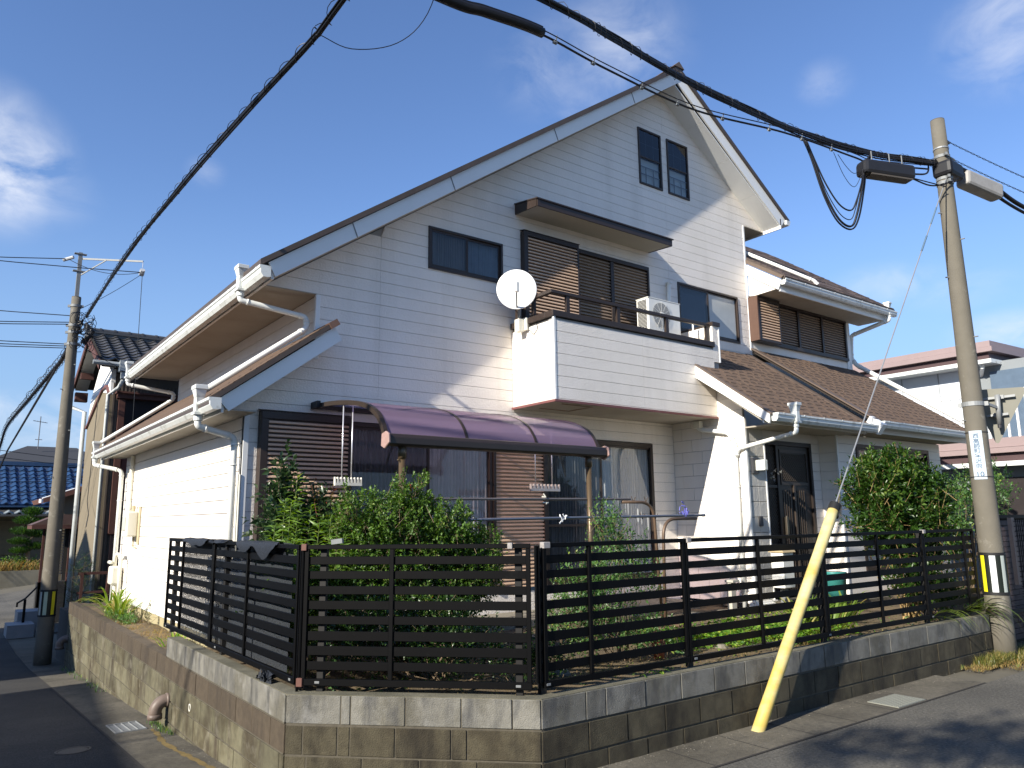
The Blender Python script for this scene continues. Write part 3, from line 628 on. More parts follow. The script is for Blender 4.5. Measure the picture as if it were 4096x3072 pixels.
# lower left roof
zl = lambda x: 1.29+.759*(x-2.142)
mb = MB(); mb.prism([(2.10, zl(2.10)), (3.45, zl(3.45)), (3.45, zl(3.45)-.06), (2.10, zl(2.1)-.06)], 'y', 7.965, 15.35); lr = mk('lower_left_roof', mb, roof_edge, H)
for k in range(11):
    xa = 2.11+k*.115; mb = MB(); z0 = zl(xa)
    y = 7.98
    while y < 15.3:
        L_ = random.uniform(.7, 1.1); yb_ = min(y+L_, 15.33); mb.prism([(xa, z0+.002), (xa+.13, z0+.101), (xa+.13, z0+.107), (xa-.003, z0+.012)], 'y', y+.002, yb_-.002); y = yb_
    mk('shingle_course', mb, shingle_m, lr)
mb = MB(); mb.prism([(2.315, 1.145), (3.544, 2.069), (3.456, 2.204), (2.20, 1.262)], 'y', 8.0, 8.03); mk('bargeboard', mb, trim, H)
mb = MB(); mb.prism([(3.40, 2.17), (3.50, 2.24), (3.455, 2.30), (3.36, 2.235)], 'y', 7.95, 8.42); mk('roof_end_cap', mb, M('cap_end_brown', (.15, .085, .06), .6, .1, 9), H)
mb = MB(); mb.box(2.27, 2.615, 8.03, 15.2, 1.16, 1.175); mb.prism([(2.34, 1.172), (3.53, 2.07), (3.53, 2.09), (2.34, 1.19)], 'y', 8.03, 8.405); mk('soffit_panel', mb, soffit_m, H)
mb = MB(); mb.box(2.245, 2.27, 8.03, 15.3, 1.13, 1.262); mk('fascia_board', mb, trim, H)
g2 = gutter('gutter', 2.09, 2.215, 1.145, 1.268, 7.93, 15.35)
def hopper(x, y, z, scale=1, parent=None, name='rain_hopper'):
    s = scale; mb = MB()
    mb.box(x-.055*s, x+.055*s, y-.07*s, y+.07*s, z+.10*s, z+.14*s)
    mb.add([(x-.05*s, y-.06*s, z+.10*s), (x+.05*s, y-.06*s, z+.10*s), (x+.05*s, y+.06*s, z+.10*s), (x-.05*s, y+.06*s, z+.10*s), (x-.035*s, y-.045*s, z+.03*s), (x+.035*s, y-.045*s, z+.03*s), (x+.035*s, y+.045*s, z+.03*s), (x-.035*s, y+.045*s, z+.03*s)], [(0, 1, 5, 4), (1, 2, 6, 5), (2, 3, 7, 6), (3, 0, 4, 7)])
    mb.box(x-.035*s, x+.035*s, y-.045*s, y+.045*s, z-.10*s, z+.03*s); mb.box(x-.05*s, x+.05*s, y-.055*s, y+.055*s, z-.13*s, z-.10*s); mb.tube([(x, y, z-.13*s), (x, y, z-.18*s)], .04*s, 12)
    return mk(name, mb, gutter_m, H, bevel=.004)
hopper(2.55, 8.62, 2.78, 1.15); hopper(2.55, 15.15, 2.78, 1.15); hopper(2.12, 8.42, 1.29, 1.2); hopper(2.12, 15.1, 1.29, 1.1)
def pipe(pts, r=.03, name='downpipe', m=None, straps=()):
    mb = MB(); q = [Vector(p) for p in pts]; out = [q[0]]
    for a, b, c_ in zip(q, q[1:], q[2:]):
        d1 = (a-b).normalized(); d2 = (c_-b).normalized(); t = min(.07, (a-b).length*.4, (c_-b).length*.4)
        for k in range(5):
            u = k/4; out.append((b+d1*t)*(1-u)**2+b*2*u*(1-u)+(b+d2*t)*u*u)
    out.append(q[-1]); mb.tube(out, r, 12)
    for i in range(1, len(q)-1):
        for w in (q[i-1], q[i+1]):
            d = (w-q[i]).normalized(); mb.tube([q[i]+d*.075, q[i]+d*.10], r*1.16, 12)
    for (x, y, z) in straps: mb.tube([(x, y, z), (x, y, z+.012)], r*1.25, 12); 
    return mk(name, mb, m or pipe_m, H, smooth='auto')
pipe([(2.55, 8.62, 2.62), (2.55, 8.62, 2.53), (3.31, 8.52, 2.42), (3.31, 8.50, 2.28), (2.20, 8.52, 1.43)], .034)
pipe([(2.55, 15.15, 2.62), (2.55, 15.15, 2.52), (3.31, 14.98, 2.40), (3.31, 14.98, 2.28), (2.18, 14.98, 1.42)], .034)
pipe([(2.12, 8.42, 1.10), (2.12, 8.42, 1.02), (2.54, 8.50, .93), (2.54, 8.50, -1.30)], .036, straps=[(2.54, 8.50, .62), (2.54, 8.50, -.5)])
pipe([(2.12, 15.1, 1.10), (2.12, 15.1, 1.03), (2.52, 14.85, .93), (2.52, 14.85, -1.35)], .036, straps=[(2.52, 14.85, .4)])
mb = MB(); mb.tube([(2.585, 8.395, .52), (2.585, 8.395, -1.2)], .010, 8); mb.tube([(2.575, 8.43, .52), (2.575, 8.43, -1.2)], .010, 8); mk('cable_conduit', mb, offwhite, H)
mb = MB(); mb.tube([(2.58, 14.3, 1.15), (2.58, 14.3, .1)], .035, 10); mk('cable_conduit', mb, offwhite, H)

# windows ---------------------------------------------------------
def window(parent, x0, x1, z0, z1, sashes, y=8.41, fr=.035, frame_m=None, depth=.06, label=None, proud=.02):
    """sashes: list of (xa, xb, kind) kind in curtain/blue/dark/frost/blind/grid"""
    fm = frame_m or brown
    mb = MB(); ya, yb_ = y-proud, y+.035
    mb.box(x0, x1, ya, yb_, z1-fr, z1); mb.box(x0, x1, ya, yb_, z0, z0+fr); mb.box(x0, x0+fr, ya, yb_, z0+fr, z1-fr); mb.box(x1-fr, x1, ya, yb_, z0+fr, z1-fr)
    root = mk('window', MB().box(x0+.004, x1-.004, y+.34, y+.36, z0, z1), interior, parent)
    if label: root['label'] = label
    mk('window_frame', mb, fm, root, bevel=.003)
    mb = MB(); mb.box(x0, x1, y+.03, y+.34, z1, z1+.01); mb.box(x0, x1, y+.03, y+.34, z0-.01, z0); mb.box(x0-.01, x0, y+.03, y+.34, z0, z1); mb.box(x1, x1+.01, y+.03, y+.34, z0, z1); mk('reveal', mb, interior, root)
    for i, (xa, xb, kind) in enumerate(sashes):
        yo = y+.004+(i % 2)*.016; s = .032
        za, zb_ = z0+fr, z1-fr
        mb = MB(); mb.box(xa, xb, yo-.008, yo+.008, zb_-s, zb_); mb.box(xa, xb, yo-.008, yo+.008, za, za+s*1.2); mb.box(xa, xa+s, yo-.008, yo+.008, za+s*1.2, zb_-s); mb.box(xb-s, xb, yo-.008, yo+.008, za+s*1.2, zb_-s)
        mk('sash', mb, fm, root)
        mb = MB(); mb.box(xa+s, xb-s, yo-.002, yo+.002, za+s*1.2, zb_-s)
        mk('pane', mb, {'frost': frost, 'dark': glass_dark}.get(kind, glass), root)
        if kind in ('curtain', 'blue', 'dim'):
            mb = MB(); n = 96; yy = y+.085
            for k in range(n+1):
                x = xa+(xb-xa)*k/n; w = .034*math.sin(k*1.35+.9*math.sin(k*.37))+.014*math.sin(k*.31)
                mb.v += [(x, yy+w, za), (x, yy+w*.6, zb_)]
            for k in range(n): mb.f.append([2*k, 2*k+2, 2*k+3, 2*k+1]); mb.mi.append(0)
            mk('curtain', mb, {'curtain': curtain_m, 'blue': curtain_b, 'dim': curtain_d}[kind], root, smooth=True)
        if kind == 'blind':
            mb = MB(); k = 0; z = zb_-.03
            while z > za+.02: mb.add([(xa+s, y+.04, z), (xb-s, y+.04, z), (xb-s, y+.058, z+.012), (xa+s, y+.058, z+.012)], [(0, 1, 2, 3)]); z -= .018
            mk('blind', mb, blind_m, root, kind='stuff')
    return root
window(gw, 4.92, 6.15, 3.32, 3.92, [(4.95, 5.56, 'dim'), (5.52, 6.12, 'blue')])
w3 = window(gw, 9.91, 11.575, 3.16, 4.05, [(9.94, 10.74, 'blind'), (10.70, 11.545, 'frost')])
for (xa, xb) in ((9.07, 9.645), (9.797, 10.357)):
    root = mk('window', MB().box(xa, xb, 8.70, 8.72, 5.655, 6.70), interior, gw)
    mb = MB(); f_ = .035
    mb.box(xa, xb, 8.385, 8.44, 6.70-f_, 6.70); mb.box(xa, xb, 8.385, 8.44, 5.655, 5.655+f_); mb.box(xa, xa+f_, 8.385, 8.44, 5.69, 6.665); mb.box(xb-f_, xb, 8.385, 8.44, 5.69, 6.665); mb.box(xa+f_, xb-f_, 8.395, 8.43, 6.155, 6.185)
    mk('window_frame', mb, brown, root, bevel=.003)
    mb = MB(); mb.box(xa+f_, xb-f_, 8.402, 8.406, 6.185, 6.665); mk('pane', mb, glass_dark, root)
    mb = MB(); mb.box(xa+f_, xb-f_, 8.41, 8.414, 5.69, 6.155); mk('pane', mb, glass, root)
    mb = MB()
    for t in (1/3, 2/3): x = xa+(xb-xa)*t; mb.box(x-.006, x+.006, 8.406, 8.41, 6.185, 6.665); mb.box(x-.007, x+.007, 8.418, 8.426, 5.69, 6.0)
    mb.box(xa+f_, xb-f_, 8.406, 8.411, 6.42, 6.432); mb.box(xa+f_, xb-f_, 8.418, 8.426, 5.86, 5.873); mb.box(xa+f_, xb-f_, 8.418, 8.426, 5.995, 6.01)
    mk('muntin', mb, M('muntin_grey', (.10, .12, .13), .5), root)
    mb = MB(); mb.box(xa+f_, xb-f_, 8.45, 8.455, 5.69, 6.15); mk('inner_screen', mb, M('screen_blue_grey', (.30, .35, .36), .8, .06, 9), root)
# shutters
def shutter_panel(parent, x0, x1, z0, z1, y, mat, pitch=.050, depth=.018, axis='y', name='shutter_panel'):
    mb = MB(); n = int((z1-z0)/pitch); seg = []
    for k in range(n):
        z = z0+(z1-z0)*k/n; p_ = (z1-z0)/n
        seg += [(y+.014, z), (y-depth*.55, z+p_*.03), (y-depth, z+p_*.10), (y-depth*.9, z+p_*.40), (y-depth*.35, z+p_*.60), (y+.014, z+p_*.64)]
    seg.append((y+.014, z1))
    vs = [(x0, a, b) for a, b in seg]+[(x1, a, b) for a, b in seg]; m_ = len(seg)
    mb.add(vs, [(i, m_+i, m_+i+1, i+1) for i in range(m_-1)])
    return mk(name, mb, mat, parent, smooth=False, kind='stuff')
def shutter_box(parent, x0, x1, z0, z1, y, d, fr=.07, mat=slat_m):
    """proud storage box with a slatted front"""
    root = mk('shutter_box', MB().box(x0+.006, x1-.006, y-d+.03, y, z0+.004, z1-.004), brown, parent)
    mb = MB(); mb.box(x0, x1, y-d, y-.002, z1-fr, z1); mb.box(x0, x1, y-d, y-.002, z0, z0+.05); mb.box(x0, x0+fr, y-d, y-.002, z0+.05, z1-fr); mb.box(x1-.035, x1, y-d, y-.002, z0+.05, z1-fr)
    mb.prism([(y-d-.012, z1), (y, z1+.02), (y, z1+.03), (y-d-.012, z1+.008)], 'x', x0-.012, x1+.012)
    mk('box_frame', mb, brown, root, bevel=.003)
    shutter_panel(root, x0+fr, x1-.035, z0+.05, z1-fr, y-d+.02, mat)
    return root
shutter_box(gw, 6.482, 7.55, 2.25, 4.185, 8.41, .10)
root = mk('shutter', MB().box(7.552, 9.18, 8.45, 8.47, 2.25, 4.16), brown, gw)
mb = MB(); mb.box(7.552, 9.18, 8.375, 8.44, 4.095, 4.16); mb.box(9.145, 9.18, 8.375, 8.44, 2.25, 4.095); mb.box(8.30, 8.37, 8.39, 8.44, 2.25, 4.095); mb.box(7.552, 7.58, 8.375, 8.44, 2.25, 4.095)
mk('shutter_frame', mb, brown, root, bevel=.003)
shutter_panel(root, 7.58, 8.30, 2.25, 4.095, 8.425, slat_dark); shutter_panel(root, 8.37, 9.145, 2.25, 4.095, 8.42, slat_dark)
shutter_box(gw, 2.762, 3.835, -.93, 1.225, 8.41, .11, fr=.085)
window(gw, 3.838, 5.945, -.92, 1.18, [(3.87, 4.97, 'dim'), (4.93, 5.94, 'curtain')], depth=.1, fr=.05)
root = mk('shutter', MB().box(5.948, 6.848, 8.42, 8.45, -.9, 1.0), brown, gw)
shutter_panel(root, 5.99, 6.82, -.90, 1.0, 8.40, slat_m)
mb = MB(); mb.box(5.948, 5.99, 8.37, 8.43, -.92, 1.18); mb.box(6.82, 6.852, 8.37, 8.43, -.92, 1.18); mb.box(5.99, 6.82, 8.37, 8.43, 1.0, 1.18); mk('shutter_frame', mb, brown, root)
window(gw, 6.853, 9.10, -.92, 1.18, [(6.88, 7.98, 'dim'), (7.94, 9.07, 'curtain')], fr=.06)
mb = MB(); mb.box(6.91, 7.94, 8.39, 8.41, -.10, -.065); mk('mid_rail', mb, brown, gw)
# wing shutters
shutter_box(ww, 11.66+.27, 12.62, 3.245, 4.10, 8.41, .20)
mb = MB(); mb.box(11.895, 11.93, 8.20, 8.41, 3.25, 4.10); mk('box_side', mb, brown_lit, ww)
root = mk('shutter', MB().box(12.625, 15.22, 8.41, 8.43, 3.28, 4.10), brown, ww)
mb = MB(); mb.box(12.625, 15.235, 8.34, 8.41, 4.08, 4.13); mb.box(12.625, 15.235, 8.34, 8.41, 3.25, 3.31)
for x in (12.625, 13.44, 14.29, 15.19): mb.box(x, x+.055, 8.355, 8.41, 3.31, 4.08)
mk('shutter_frame', mb, brown, root)
for a, b in ((12.68, 13.44), (13.495, 14.29), (14.345, 15.19)): shutter_panel(root, a, b, 3.31, 4.08, 8.40, slat_dark)
# hood over balcony shutters
mb = MB(); mb.prism([(7.90, 4.405), (8.405, 4.435), (8.405, 4.58), (7.895, 4.50)], 'x', 6.40, 9.215); hd = mk('window_hood', mb, M('hood_soffit_cream', (.48, .44, .36), .8, .06, 2), H)
mb = MB(); mb.box(6.395, 9.22, 7.882, 7.902, 4.395, 4.50); mb.prism([(7.90, 4.395), (8.41, 4.43), (8.41, 4.58), (7.90, 4.50)], 'x', 6.385, 6.402); mb.prism([(7.90, 4.395), (8.41, 4.43), (8.41, 4.58), (7.90, 4.50)], 'x', 9.213, 9.23)
mb.prism([(7.865, 4.495), (8.41, 4.59), (8.41, 4.605), (7.865, 4.515)], 'x', 6.375, 9.24); mk('hood_flashing', mb, brown, hd)

# balcony ---------------------------------------------------------
bal = mk('balcony', MB().box(6.32, 9.74, 7.50, 7.60, 1.53, 2.66), joint_m, H)
BP = lambda z: 9.605 if z < 1.9 else 9.755
boards(bal, 'y', 7.492, -1, 2.665, 1.545, .1517, 2.665-.045+.01, cst(6.33), lambda z: 9.60 if z < 2.43 else 9.745, [], siding, breaks=(2.43,), vj=(7.98,))
mb = MB(); mb.box(9.60, 9.74, 7.478, 7.60, 2.43, 3.02); mk('end_pier', mb, siding, bal)
mk('side_core', MB().box(6.335, 6.42, 7.52, 8.40, 1.53, 2.66), joint_m, bal)
boards(bal, 'x', 6.324, -1, 2.665, 1.545, .1517, 2.63, cst(7.50), cst(8.40), [], siding_smooth)
mb = MB(); mb.box(6.298, 6.332, 7.47, 7.505, 1.545, 2.67); mk('corner_trim', mb, trim, bal, bevel=.003)
mb = MB(); mb.box(9.738, 9.765, 7.468, 7.505, 2.43, 3.02); mk('corner_trim', mb, trim, bal, bevel=.003)
mb = MB(); mb.box(6.275, 9.62, 7.455, 7.63, 2.67, 2.752); mb.box(6.275, 6.44, 7.63, 8.405, 2.67, 2.752); mb.box(9.585, 9.775, 7.455, 7.63, 3.02, 3.085); mb.box(9.60, 9.77, 7.63, 8.40, 3.02, 3.06); mk('coping', mb, brown, bal, bevel=.004)
mb = MB(); mb.box(9.60, 9.76, 7.60, 8.40, 2.3, 3.02); mk('right_parapet', mb, siding, bal)
mb = MB(); mb.box(6.42, 9.74, 7.6, 8.4, 2.2, 2.24); mk('balcony_floor', mb, concrete, bal)
mb = MB(); mb.box(6.30, 9.60, 7.47, 8.405, 1.527, 1.547); mk('balcony_soffit', mb, soffit_m, bal)
mb = MB(); mb.box(6.285, 9.605, 7.455, 7.474, 1.516, 1.548); mb.box(6.284, 6.304, 7.474, 8.40, 1.516, 1.548); mk('bottom_trim', mb, maroon, bal)
mb = MB(); mb.box(6.55, 7.1, 7.62, 7.64, 1.518, 1.527); mb.box(7.08, 7.1, 7.64, 8.1, 1.518, 1.527); mb.box(6.55, 7.1, 8.1, 8.12, 1.518, 1.527); mk('soffit_hatch', mb, slat_dark, bal)
mb = MB(); mb.box(6.30, 9.66, 7.515, 7.575, 3.005, 3.055); mk('rail', mb, brown, bal, bevel=.005)
mb = MB(); mb.box(6.30, 6.36, 7.575, 8.40, 3.005, 3.055); mk('rail', mb, brown, bal, bevel=.005)
me = mesh_of('rail_post', MB().box(-.03, .03, -.02, .02, 0, .255), brown)
for x in (6.57, 7.53, 8.56, 9.50): put('rail_post', me, bal, (x+.04, 7.545, 2.752))
for y in (7.93, 8.30): put('rail_post', me, bal, (6.33, y, 2.752), math.pi/2)

# porch: side wall, tile column, door, bay ------------------------
pw = mk('porch_wall', MB().prism([(7.02, -1.23), (8.42, -1.23), (8.42, 2.9), (7.02, 1.93)], 'x', 9.626, 9.66), joint_m, H)
r = 0; z = 2.2
while z > -1.24:
    za = max(z-.192, -1.235); off = .2 if r % 2 else 0
    ymax_top = 8.405
    y = 7.02; js = sorted([7.02]+[7.02+off+.4*k for k in range(0, 5) if 7.05 < 7.02+off+.4*k < 8.35]+[8.405])
    for a, b in zip(js, js[1:]):
        zz = min(z-.006, 1.93+(a-7.02)*.69)
        if zz <= za+.01: continue
        mb = MB(); mb.prism([(a+.003, za), (b-.003, za), (b-.003, min(z-.006, 1.93+(b-7.02)*.69)), (a+.003, zz)], 'x', 9.61, 9.626); mk('siding_block', mb, siding_smooth, pw)
    z -= .192; r += 1
mb = MB(); mb.box(9.597, 9.64, 6.985, 7.03, -1.23, 1.5); mk('corner_trim', mb, trim, H, bevel=.003)
pf = mk('porch_front', MB().box(9.64, 10.06, 7.022, 7.06, -1.235, 1.36), joint_m, H)
z = 1.36; r = 0
while z > -1.22:
    za = max(z-.226, -1.235)
    for a, b in ((9.642, 9.850), (9.856, 10.055)):
        mb = MB(); mb.box(a, b, 7.0, 7.022, za+.004, z-.004); mk('tile', mb, stone_tile, pf, bevel=.004)
    z -= .226
mb = MB(); mb.box(10.055, 10.08, 6.99, 7.10, -1.235, 1.22); mk('door_trim', mb, trim, H)
mb = MB(); mb.box(9.60, 10.12, 6.93, 7.1, -1.29, -1.235); mb.box(9.62, 10.10, 6.96, 7.1, -1.235, -1.205); mk('plinth', mb, trim, H)
# door
dr = mk('front_door', MB().box(10.08, 11.45, 7.13, 7.17, -1.2, 1.19), brown, H)
doorm = M('door_dark_bronze', (.022, .016, .013), .4, .1, 6)
mb = MB(); mb.box(10.08, 10.14, 7.06, 7.13, -1.2, 1.19); mb.box(10.14, 11.39, 7.06, 7.13, 1.12, 1.19); mb.box(11.39, 11.45, 7.06, 7.13, -1.2, 1.19); mb.box(10.47, 10.53, 7.07, 7.13, -1.2, 1.12); mb.box(10.14, 10.47, 7.08, 7.13, -.45, -.40); mb.box(10.14, 10.47, 7.08, 7.13, .45, .50)
mk('door_frame', mb, doorm, dr, bevel=.004)
mb = MB(); mb.box(10.53, 11.39, 7.095, 7.13, -1.2, 1.12); leaf = mk('door_leaf', mb, doorm, dr)
mb = MB()
for x in (10.62, 10.68, 10.74, 10.80, 11.00, 11.06, 11.12, 11.18): mb.box(x, x+.018, 7.085, 7.095, -1.1, .42)
mb.box(10.89, 10.93, 7.07, 7.095, -1.15, .50); mb.box(10.58, 11.32, 7.08, 7.095, .50, .545); mb.box(10.58, 11.32, 7.08, 7.095, 1.02, 1.06); mb.box(10.58, 10.60, 7.08, 7.095, .545, 1.02); mb.box(11.30, 11.32, 7.08, 7.095, .545, 1.02)
mk('door_moulding', mb, M('door_moulding_brown', (.05, .038, .03), .4), leaf)
mb = MB()
def lattice(mb, xa, xb, za, zb_, y, st=.055):
    import itertools
    w = xb-xa; h = zb_-za; k = -h
    while k < w:
        for sgn in (1, -1):
            pts = []
            t0 = max(0, -k); t1 = min(h, w-k)
            if t1-t0 > .01:
                if sgn > 0: p, q = (xa+k+t0, y, za+t0), (xa+k+t1, y, za+t1)
                else: p, q = (xb-k-t0, y, za+t0), (xb-k-t1, y, za+t1)
                mb.bar(p, q, .006, .006)
        k += st
lattice(mb, 10.15, 10.46, -.38, .44, 7.10); lattice(mb, 10.15, 10.46, .51, 1.10, 7.10); lattice(mb, 10.62, 11.28, .56, 1.0, 7.088)
mk('lattice', mb, M('lattice_bronze', (.07, .055, .042), .4), dr, kind='stuff')
mb = MB(); mb.box(10.60, 10.66, 7.05, 7.095, -.28, .0); mb.tube([(10.57, 7.03, -.30), (10.57, 7.03, .02)], .012, 8); mk('door_handle', mb, M('bronze_handle', (.20, .17, .13), .3, metal=.8), dr)
mb = MB()
for (x, z, s) in ((10.27, .67, .03), (10.31, .62, .035), (10.36, .72, .03), (10.24, .60, .025), (10.44, .68, .03), (10.33, .57, .03), (10.50, .70, .028)): mb.add([(x-s, 7.04, z), (x, 7.02, z-s), (x+s, 7.04, z+.2*s), (x, 7.0, z+s)], [(0, 1, 2, 3)])
o = mk('door_ornament', mb, M('silver_leaf_ornament', (.30, .30, .28), .35, metal=.6), dr)
# wall around the door and bay
bw = mk('bay_wall', MB().box(11.45, 11.765, 7.13, 7.16, -1.235, 1.36), joint_m, H)
boards(bw, 'y', 7.13, -1, 1.35, -1.235, .1517, 1.35, cst(11.45), cst(11.752), [], siding_smooth, nm='siding_board')
wall_core('bay_core', 'y', 6.815, 6.84, [-1.235, 1.4], cst(11.78), cst(15.36), [(12.33, 14.9, -.9, 1.21)], H)
boards(bw, 'x', 11.767, -1, 1.35, -1.235, .1517, 1.35, cst(6.80), cst(7.11), [], siding_smooth)
boards(bw, 'y', 6.805, -1, 1.35, -1.235, .1517, 1.35, cst(11.78), cst(15.38), [(12.33, 14.9, -.9, 1.21)], siding_smooth)
mb = MB(); mb.box(11.738, 11.785, 6.775, 6.81, -1.235, 1.36); mk('corner_trim', mb, trim, H, bevel=.003)
mk('door_head', MB().box(10.06, 11.46, 7.08, 7.12, 1.19, 1.40), siding_smooth, H)
window(bw, 12.33, 14.9, -.9, 1.21, [(12.36, 13.64, 'curtain'), (13.6, 14.87, 'dark')], y=6.79, fr=.07)
mb = MB(); mb.box(9.62, 10.10, 7.10, 7.6, -1.3, -1.2); mb.box(10.0, 12.0, 6.2, 7.13, -1.36, -1.22); mk('porch_step', mb, concrete, H)
# porch soffit, fascia, roof
mb = MB(); mb.box(9.61, 11.9, 6.36, 7.0, 1.325, 1.345); mb.prism([(6.36, 1.33), (7.47, 2.12), (7.47, 2.14), (6.36, 1.35)], 'x', 9.16, 9.61); mb.box(10.06, 11.9, 7.0, 7.13, 1.36, 1.38); mk('porch_soffit', mb, soffit_m, H)
mb = MB(); mb.box(11.9, 15.55, 6.36, 6.80, 1.36, 1.38); mk('porch_soffit', mb, M('soffit_brownish', (.36, .30, .23), .85, .08, 2), H)
mb = MB(); mb.box(9.16, 11.88, 6.335, 6.36, 1.31, 1.44); mb.box(11.92, 15.6, 6.335, 6.36, 1.34, 1.50); mk('fascia_board', mb, trim, H)
ZL_ = lambda y: 1.42+.713*(y-6.22); ZR_ = lambda y: 1.525+.713*(y-6.2)
mb = MB(); mb.prism([(6.22, ZL_(6.22)-.05), (8.42, ZL_(8.42)-.05), (8.42, ZL_(8.42)), (6.22, ZL_(6.22))], 'x', 9.76, 11.95); mb.prism([(6.22, ZL_(6.22)-.05), (7.475, ZL_(7.475)-.05), (7.475, ZL_(7.475)), (6.22, ZL_(6.22))], 'x', 9.15, 9.76)
pr1 = mk('porch_roof', mb, shingle_dark, H)
mb = MB(); mb.prism([(6.2, ZR_(6.2)-.05), (8.42, ZR_(8.42)-.05), (8.42, ZR_(8.42)), (6.2, ZR_(6.2))], 'x', 11.93, 15.55)
pr2 = mk('wing_roof', mb, shingle_dark, H)
def shingles(parent, x0, x1, y0, y1, zf, slope=.713, exp_y=.1165, seedy=1, cut=None):
    n = int((y1-y0)/exp_y)+1
    for k in range(n):
        ya = y0+k*exp_y-.012; yb_ = min(y0+(k+1)*exp_y+.01, y1)
        x = x0+random.uniform(-.5, 0)
        while x < x1:
            L_ = 1.0; a, b = max(x, x0), min(x+L_, x1); x += L_
            if b-a < .03: continue
            if cut and cut(a, b, ya): 
                a2 = cut(a, b, ya); a = a2
                if b-a < .03: continue
            mb = MB()
            # base layer then thicker irregular teeth
            mb.prism([(ya+.012, zf(ya+.012)+.002), (yb_, zf(yb_)+.002), (yb_, zf(yb_)+.005), (ya+.012, zf(ya+.012)+.007)], 'x', a+.001, b-.001)
            t = a
            while t < b-.03:
                w = random.uniform(.09, .22); g_ = random.uniform(.03, .13); e = min(t+w, b-.001)
                dy = random.choice((0, 0, .004)); mb.prism([(ya+dy, zf(ya+dy)+.004), (yb_, zf(yb_)+.005), (yb_, zf(yb_)+.0065), (ya+dy, zf(ya+dy)+.0155)], 'x', t+.001, e)
                mb.cur = 1; mb.prism([(ya+dy-.001, zf(ya+dy)+.003), (ya+dy+.001, zf(ya+dy)+.003), (ya+dy+.001, zf(ya+dy)+.0135), (ya+dy-.001, zf(ya+dy)+.0135)], 'x', t+.003, e-.002); mb.cur = 0; t = e+g_  # black asphalt butt edges, also painting in the shade line of the teeth
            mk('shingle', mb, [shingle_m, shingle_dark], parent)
shingles(pr1, 9.20, 11.90, 6.23, 8.40, ZL_, cut=lambda a, b, y: (a if y < 7.46 else max(a, 9.775)) if (y >= 7.46 and a < 9.775) else None)
shingles(pr2, 12.02, 15.53, 6.21, 8.40, ZR_)
mb = MB(); mb.prism([(6.19, ZL_(6.19)+.004), (7.47, ZL_(7.47)+.004), (7.47, ZL_(7.47)+.03), (6.19, ZL_(6.19)+.03)], 'x', 9.12, 9.215); mk('rake_flashing', mb, flash_m, H)
mb = MB(); mb.prism([(6.235, ZL_(6.235)-.14), (7.474, ZL_(7.474)-.19), (7.474, ZL_(7.474)+.0), (6.22, ZL_(6.22)-.0)], 'x', 9.13, 9.16); mk('bargeboard', mb, trim, H)
mb = MB(); mb.prism([(6.17, ZR_(6.17)+.01), (8.40, ZR_(8.40)+.01), (8.40, ZR_(8.40)+.035), (6.17, ZR_(6.17)+.035)], 'x', 11.885, 12.03); mb.prism([(6.19, ZL_(6.19)+.006), (8.40, ZL_(8.40)+.006), (8.40, ZL_(8.4)+.018), (6.19, ZL_(6.19)+.018)], 'x', 11.72, 11.885); mk('rake_flashing', mb, flash_m, H)
mb = MB(); mb.prism([(6.03, 1.43), (6.15, 1.28), (6.36, 1.43), (6.24, 1.59)], 'x', 11.86, 11.99); mk('rake_end_block', mb, trim, H, bevel=.004)
gutter('gutter', 6.10, 6.215, 1.315, 1.43, 9.17, 11.86, 'x'); gutter('gutter', 6.09, 6.205, 1.40, 1.51, 12.05, 15.6, 'x')
hopper(9.62, 6.14, 1.45, 1.1); 
pipe([(9.62, 6.14, 1.26), (9.62, 6.14, 1.18), (9.565, 7.10, 1.02), (9.565, 7.15, .90)], .032)
pipe([(9.54, 7.85, 1.50), (9.54, 7.80, 1.38), (9.565, 7.26, 1.28), (9.565, 7.155, 1.10), (9.565, 7.155, -1.36)], .034, straps=[(9.565, 7.155, .45), (9.565, 7.155, -.6)])
mb = MB(); mb.box(9.48, 9.56, 7.74, 7.86, 1.40, 1.505); mk('drain_box', mb, offwhite, H)
# wing eave
ZW = lambda y: 4.292+.72*(y-7.603)
mb = MB(); mb.prism([(7.62, ZW(7.62)-.03), (8.5, ZW(8.5)-.03), (10.6, ZW(10.6)-.03), (10.6, ZW(10.6)+.03), (7.60, ZW(7.60)+.03)], 'x', 11.93, 15.9); wr = mk('upper_wing_roof', mb, roof_edge, H)
for k in range(22):
    ya = 7.61+k*.125; mb = MB(); x = 11.95+random.uniform(-.4, 0)
    while x < 15.88:
        w = random.uniform(.15, .3); e = min(x+w, 15.88)
        if e > 11.96: mb.prism([(ya, ZW(ya)+.032), (ya+.135, ZW(ya+.135)+.032), (ya+.135, ZW(ya+.135)+.037), (ya, ZW(ya)+random.choice((.042, .050)))], 'x', max(x, 11.95), e-.002)
        x = e
    mk('shingle_course', mb, M('shingle_purple_brown', (.10, .072, .062), .9, .2, 90, rnd=.1) if k == 0 else bpy.data.materials['shingle_purple_brown'], wr)
mb = MB(); mb.prism([(7.76, 4.105), (8.43, 4.57), (8.43, 4.785), (7.68, 4.27)], 'x', 11.93, 11.96); mk('bargeboard', mb, trim, H)
mb = MB(); mb.prism([(7.68, 4.29), (8.43, 4.80), (8.43, 4.88), (7.62, 4.33)], 'x', 11.90, 11.99); mk('rake_flashing', mb, flash_m, H)
mb = MB(); mb.prism([(7.80, 4.14), (8.30, 4.125), (8.41, 4.135), (8.41, 4.56)], 'x', 11.962, 11.99); ck = mk('eave_cheek', mb, siding_smooth, H)
mb = MB(); mb.box(11.99, 15.85, 7.78, 8.40, 4.125, 4.14); mk('eave_soffit', mb, soffit_m, H)
